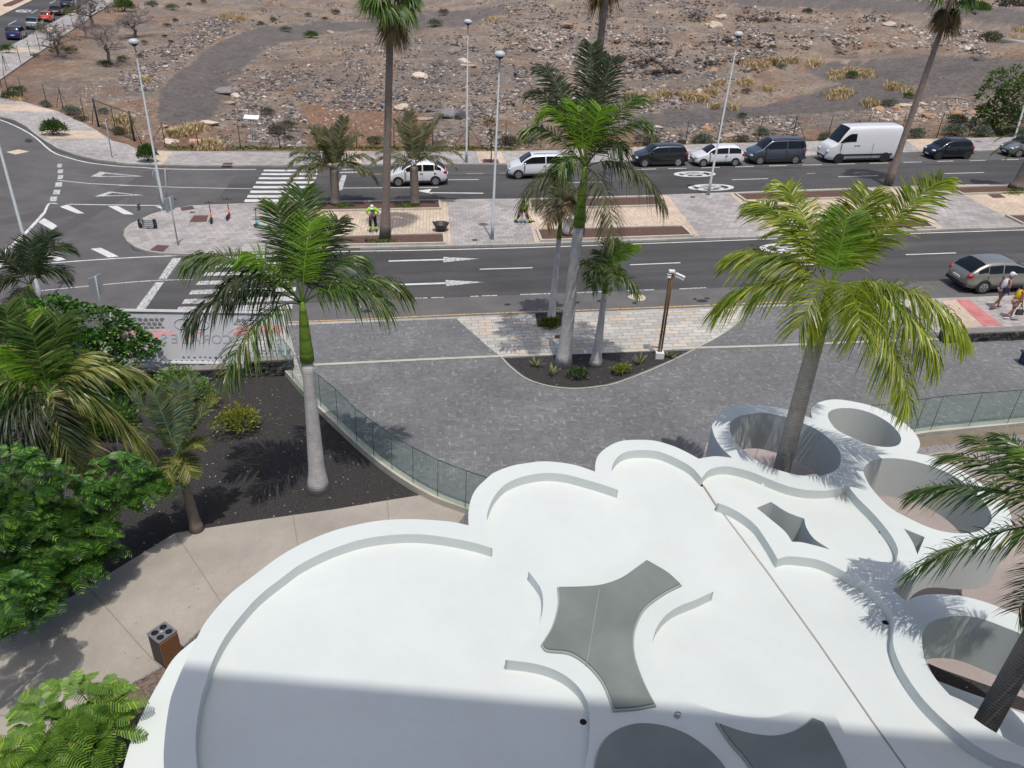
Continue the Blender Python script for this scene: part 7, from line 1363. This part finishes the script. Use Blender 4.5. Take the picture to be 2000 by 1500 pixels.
for s in (1, -1): MB().tube([(.0, s*.155 if s > 0 else -.145, .30), (-.005, s*.175, .16)], [.094, .086], 12).build('reflective_band', 'hi vis yellow', t); MB().ball((.06, s*.19, .05), (.15, .055, .06)).build('boot', 'boot black', t)
MB().tube([(.02, 0, 1.03), (.03, 0, 1.08)], [.155, .152], 14).build('belt_stripe', 'reflective grey', t)
w_o = MB().tube([(.0, 0, 0), (.10, -.05, .98), (.13, -.06, 1.35)], .016, 6).box((0, 0, .02), (.3, .06, .05)).build('long_brush', 'galvanised steel', label='long handled brush held upright by the standing person in yellow', cat='tool'); mw = Matrix.Rotation(-PI/2+.15, 3, 'Z')@Vector((.28, -.04, 0)); w_o.location = (b[0]+mw.x, b[1]+mw.y, b[2]); w_o.rotation_euler = (0, 0, -PI/2+.15)
# second worker stooping, half behind fronds
b = np.array(G(1021, 434, .125)); J = dict(pelvis=(0, 0, .82, .115), waist=(.10, 0, .98, .105), chest=(.26, 0, 1.15, .125)); J.update(HEAD(.42, 1.30, 0, .06))
J.update(armJ('L', (.27, .18, 1.18), (.42, .24, .95), (.55, .16, .78), (.60, .13, .72))); J.update(armJ('R', (.27, -.18, 1.18), (.40, -.26, .95), (.52, -.22, .75), (.57, -.20, .68)))
J.update(legJ('L', (0, .10, .76), (.16, .22, .45), (.02, .42, .10), (.14, .5, .04))); J.update(legJ('R', (0, -.10, .76), (.10, -.22, .45), (-.04, -.40, .10), (.06, -.5, .04)))
t, E, h, up, fwd, sd = person('person stooping with legs apart, lime bands at the ankles, half hidden by palm fronds', b, -PI/2, J, None, None); up = norm(np.array([.5, 0, .7])); fwd = norm(np.array([.7, 0, -.5])); sd = np.cross(up, fwd)
finish(t, J, E, h, up, fwd, sd, [('shirt', TR+['neck', 'shL', 'shR', 'elL', 'elR'], .034, 'hi vis yellow', {}), ('trousers', ['pelvis']+LG+['anL', 'anR'], .034, plain('brown trousers', (.12, .03, .025), .8), {'pelvis': (0, 0, .8, .13)})], 'boot black', None, {})
for s, q in ((1, ((.07, .33, .27), (.04, .385, .16))), (-1, ((.02, -.32, .27), (-.02, -.37, .16)))): MB().tube(q, [.092, .084], 12).build('reflective_band', 'hi vis yellow', t); MB().ball((q[1][0]+.04, q[1][1]+s*.05, .05), (.09, .12, .06)).build('boot', 'boot black', t)
o = MB().tube([(0, 0, .03), (-.55, .15, .75)], .018, 6).box((.02, 0, .03), (.22, .1, .05)).build('long_brush', 'dark metal', label='dark long handled brush by the stooping person', cat='tool'); o.location = G(1040, 433, .125)
# walking couple
def walker(label, px, py, rz, J0, female=False):
    b = np.array(G(px, py, .122)); return person(label, b, rz, J0, None, None, skinm='sunburnt skin')
J = dict(pelvis=(.0, 0, .93, .115), waist=(.02, 0, 1.08, .115), chest=(.07, 0, 1.30, .13)); J.update(HEAD(.14, 1.55, 0, .03))
J.update(armJ('L', (.07, .19, 1.37), (.0, .27, 1.10), (.10, .28, .88), (.13, .27, .80))); J.update(armJ('R', (.07, -.19, 1.37), (.02, -.28, 1.10), (.10, -.27, .88), (.13, -.26, .80)))
J.update(legJ('L', (0, .09, .86), (.12, .10, .47), (.18, .10, .08), (.32, .12, .035))); J.update(legJ('R', (0, -.09, .86), (-.05, -.10, .47), (-.32, -.10, .13), (-.22, -.11, .04)))
bm_ = np.array(G(1944, 602, .122)); wz = STREET+.05
t, E, h, up, fwd, sd = person('person in a white sleeveless top and pale cap walking with a dark shoulder bag', bm_, wz, J, None, None, skinm='sunburnt skin')
finish(t, J, E, h, up, fwd, sd, [('vest', TR+['shL', 'shR'], .032, 'white cloth', {'shL': (.07, .13, 1.38, .085), 'shR': (.07, -.13, 1.38, .085)}), ('shorts', ['pelvis']+LG, .03, plain('taupe shorts', (.22, .18, .15), .8), {'pelvis': (0, 0, .93, .135), 'knL': (.075, .095, .58, .09), 'knR': (-.03, -.095, .58, .09)})], 'white cloth', 'white cloth', {})
for q in ((.25, .11, .04), (-.26, -.105, .05)): MB().ball(q, (.14, .05, .04)).build('sandal', 'brown iron', t)
o = MB().box((0, 0, 0), (.26, .12, .24), taper=.9).tube([(.0, 0, .1), (.08, .1, .45), (.14, .3, .58)], .012, 5).build('shoulder_bag', plain('navy cloth', (.012, .014, .05), .8), label='dark navy shoulder bag carried by the person in the white top', cat='bag'); mw = Matrix.Rotation(wz, 3, 'Z')@Vector((-.08, -.27, 0)); o.location = (bm_[0]+mw.x, bm_[1]+mw.y, bm_[2]+.98); o.rotation_euler = (0, 0, wz)
J = dict(pelvis=(.0, 0, .88, .125), waist=(.02, 0, 1.03, .115), chest=(.06, 0, 1.22, .125)); J.update(HEAD(.12, 1.46, 0, .03))
J.update(armJ('L', (.06, .18, 1.28), (.05, .26, 1.02), (.12, .25, .80), (.14, .24, .72))); J.update(armJ('R', (.06, -.18, 1.28), (.02, -.27, 1.02), (.10, -.28, .80), (.11, -.28, .72)))
J.update(legJ('L', (0, .09, .82), (.10, .10, .45), (.12, .10, .08), (.26, .12, .035))); J.update(legJ('R', (0, -.09, .82), (-.04, -.10, .45), (-.26, -.10, .12), (-.15, -.11, .04)))
bw = np.array(G(1971, 621, .122)); t, E, h, up, fwd, sd = person('person in a bright yellow top and patterned shorts walking beside the wall', bw, wz-.1, J, None, None, skinm='sunburnt skin')
finish(t, J, E, h, up, fwd, sd, [('top', TR+['shL', 'shR'], .032, plain('sun yellow cloth', (.75, .5, .02), .8), {'shL': (.06, .12, 1.28, .08), 'shR': (.06, -.12, 1.28, .08)}), ('shorts', ['pelvis']+LG, .03, plain('beige patterned cloth', (.5, .36, .28), .8, var=.4, scale=40), {'pelvis': (0, 0, .88, .145), 'knL': (.06, .095, .56, .10), 'knR': (-.02, -.095, .56, .10)})], plain('blond hair', (.45, .32, .18), .7), None, {})
for q in ((.18, .11, .04), (-.2, -.105, .05)): MB().ball(q, (.13, .048, .045)).build('shoe', 'white cloth', t)
o = MB().box((0, 0, 0), (.32, .12, .24), taper=.85).tube([(-.1, 0, .1), (-.02, 0, .34), (.1, 0, .1)], .012, 5).build('handbag', plain('olive leather', (.06, .06, .045), .6), label='olive handbag hanging from the hand of the person in yellow top', cat='bag'); mw = Matrix.Rotation(wz-.1, 3, 'Z')@Vector((.12, -.30, 0)); o.location = (bw[0]+mw.x, bw[1]+mw.y, bw[2]+.42); o.rotation_euler = (0, 0, wz-.1)
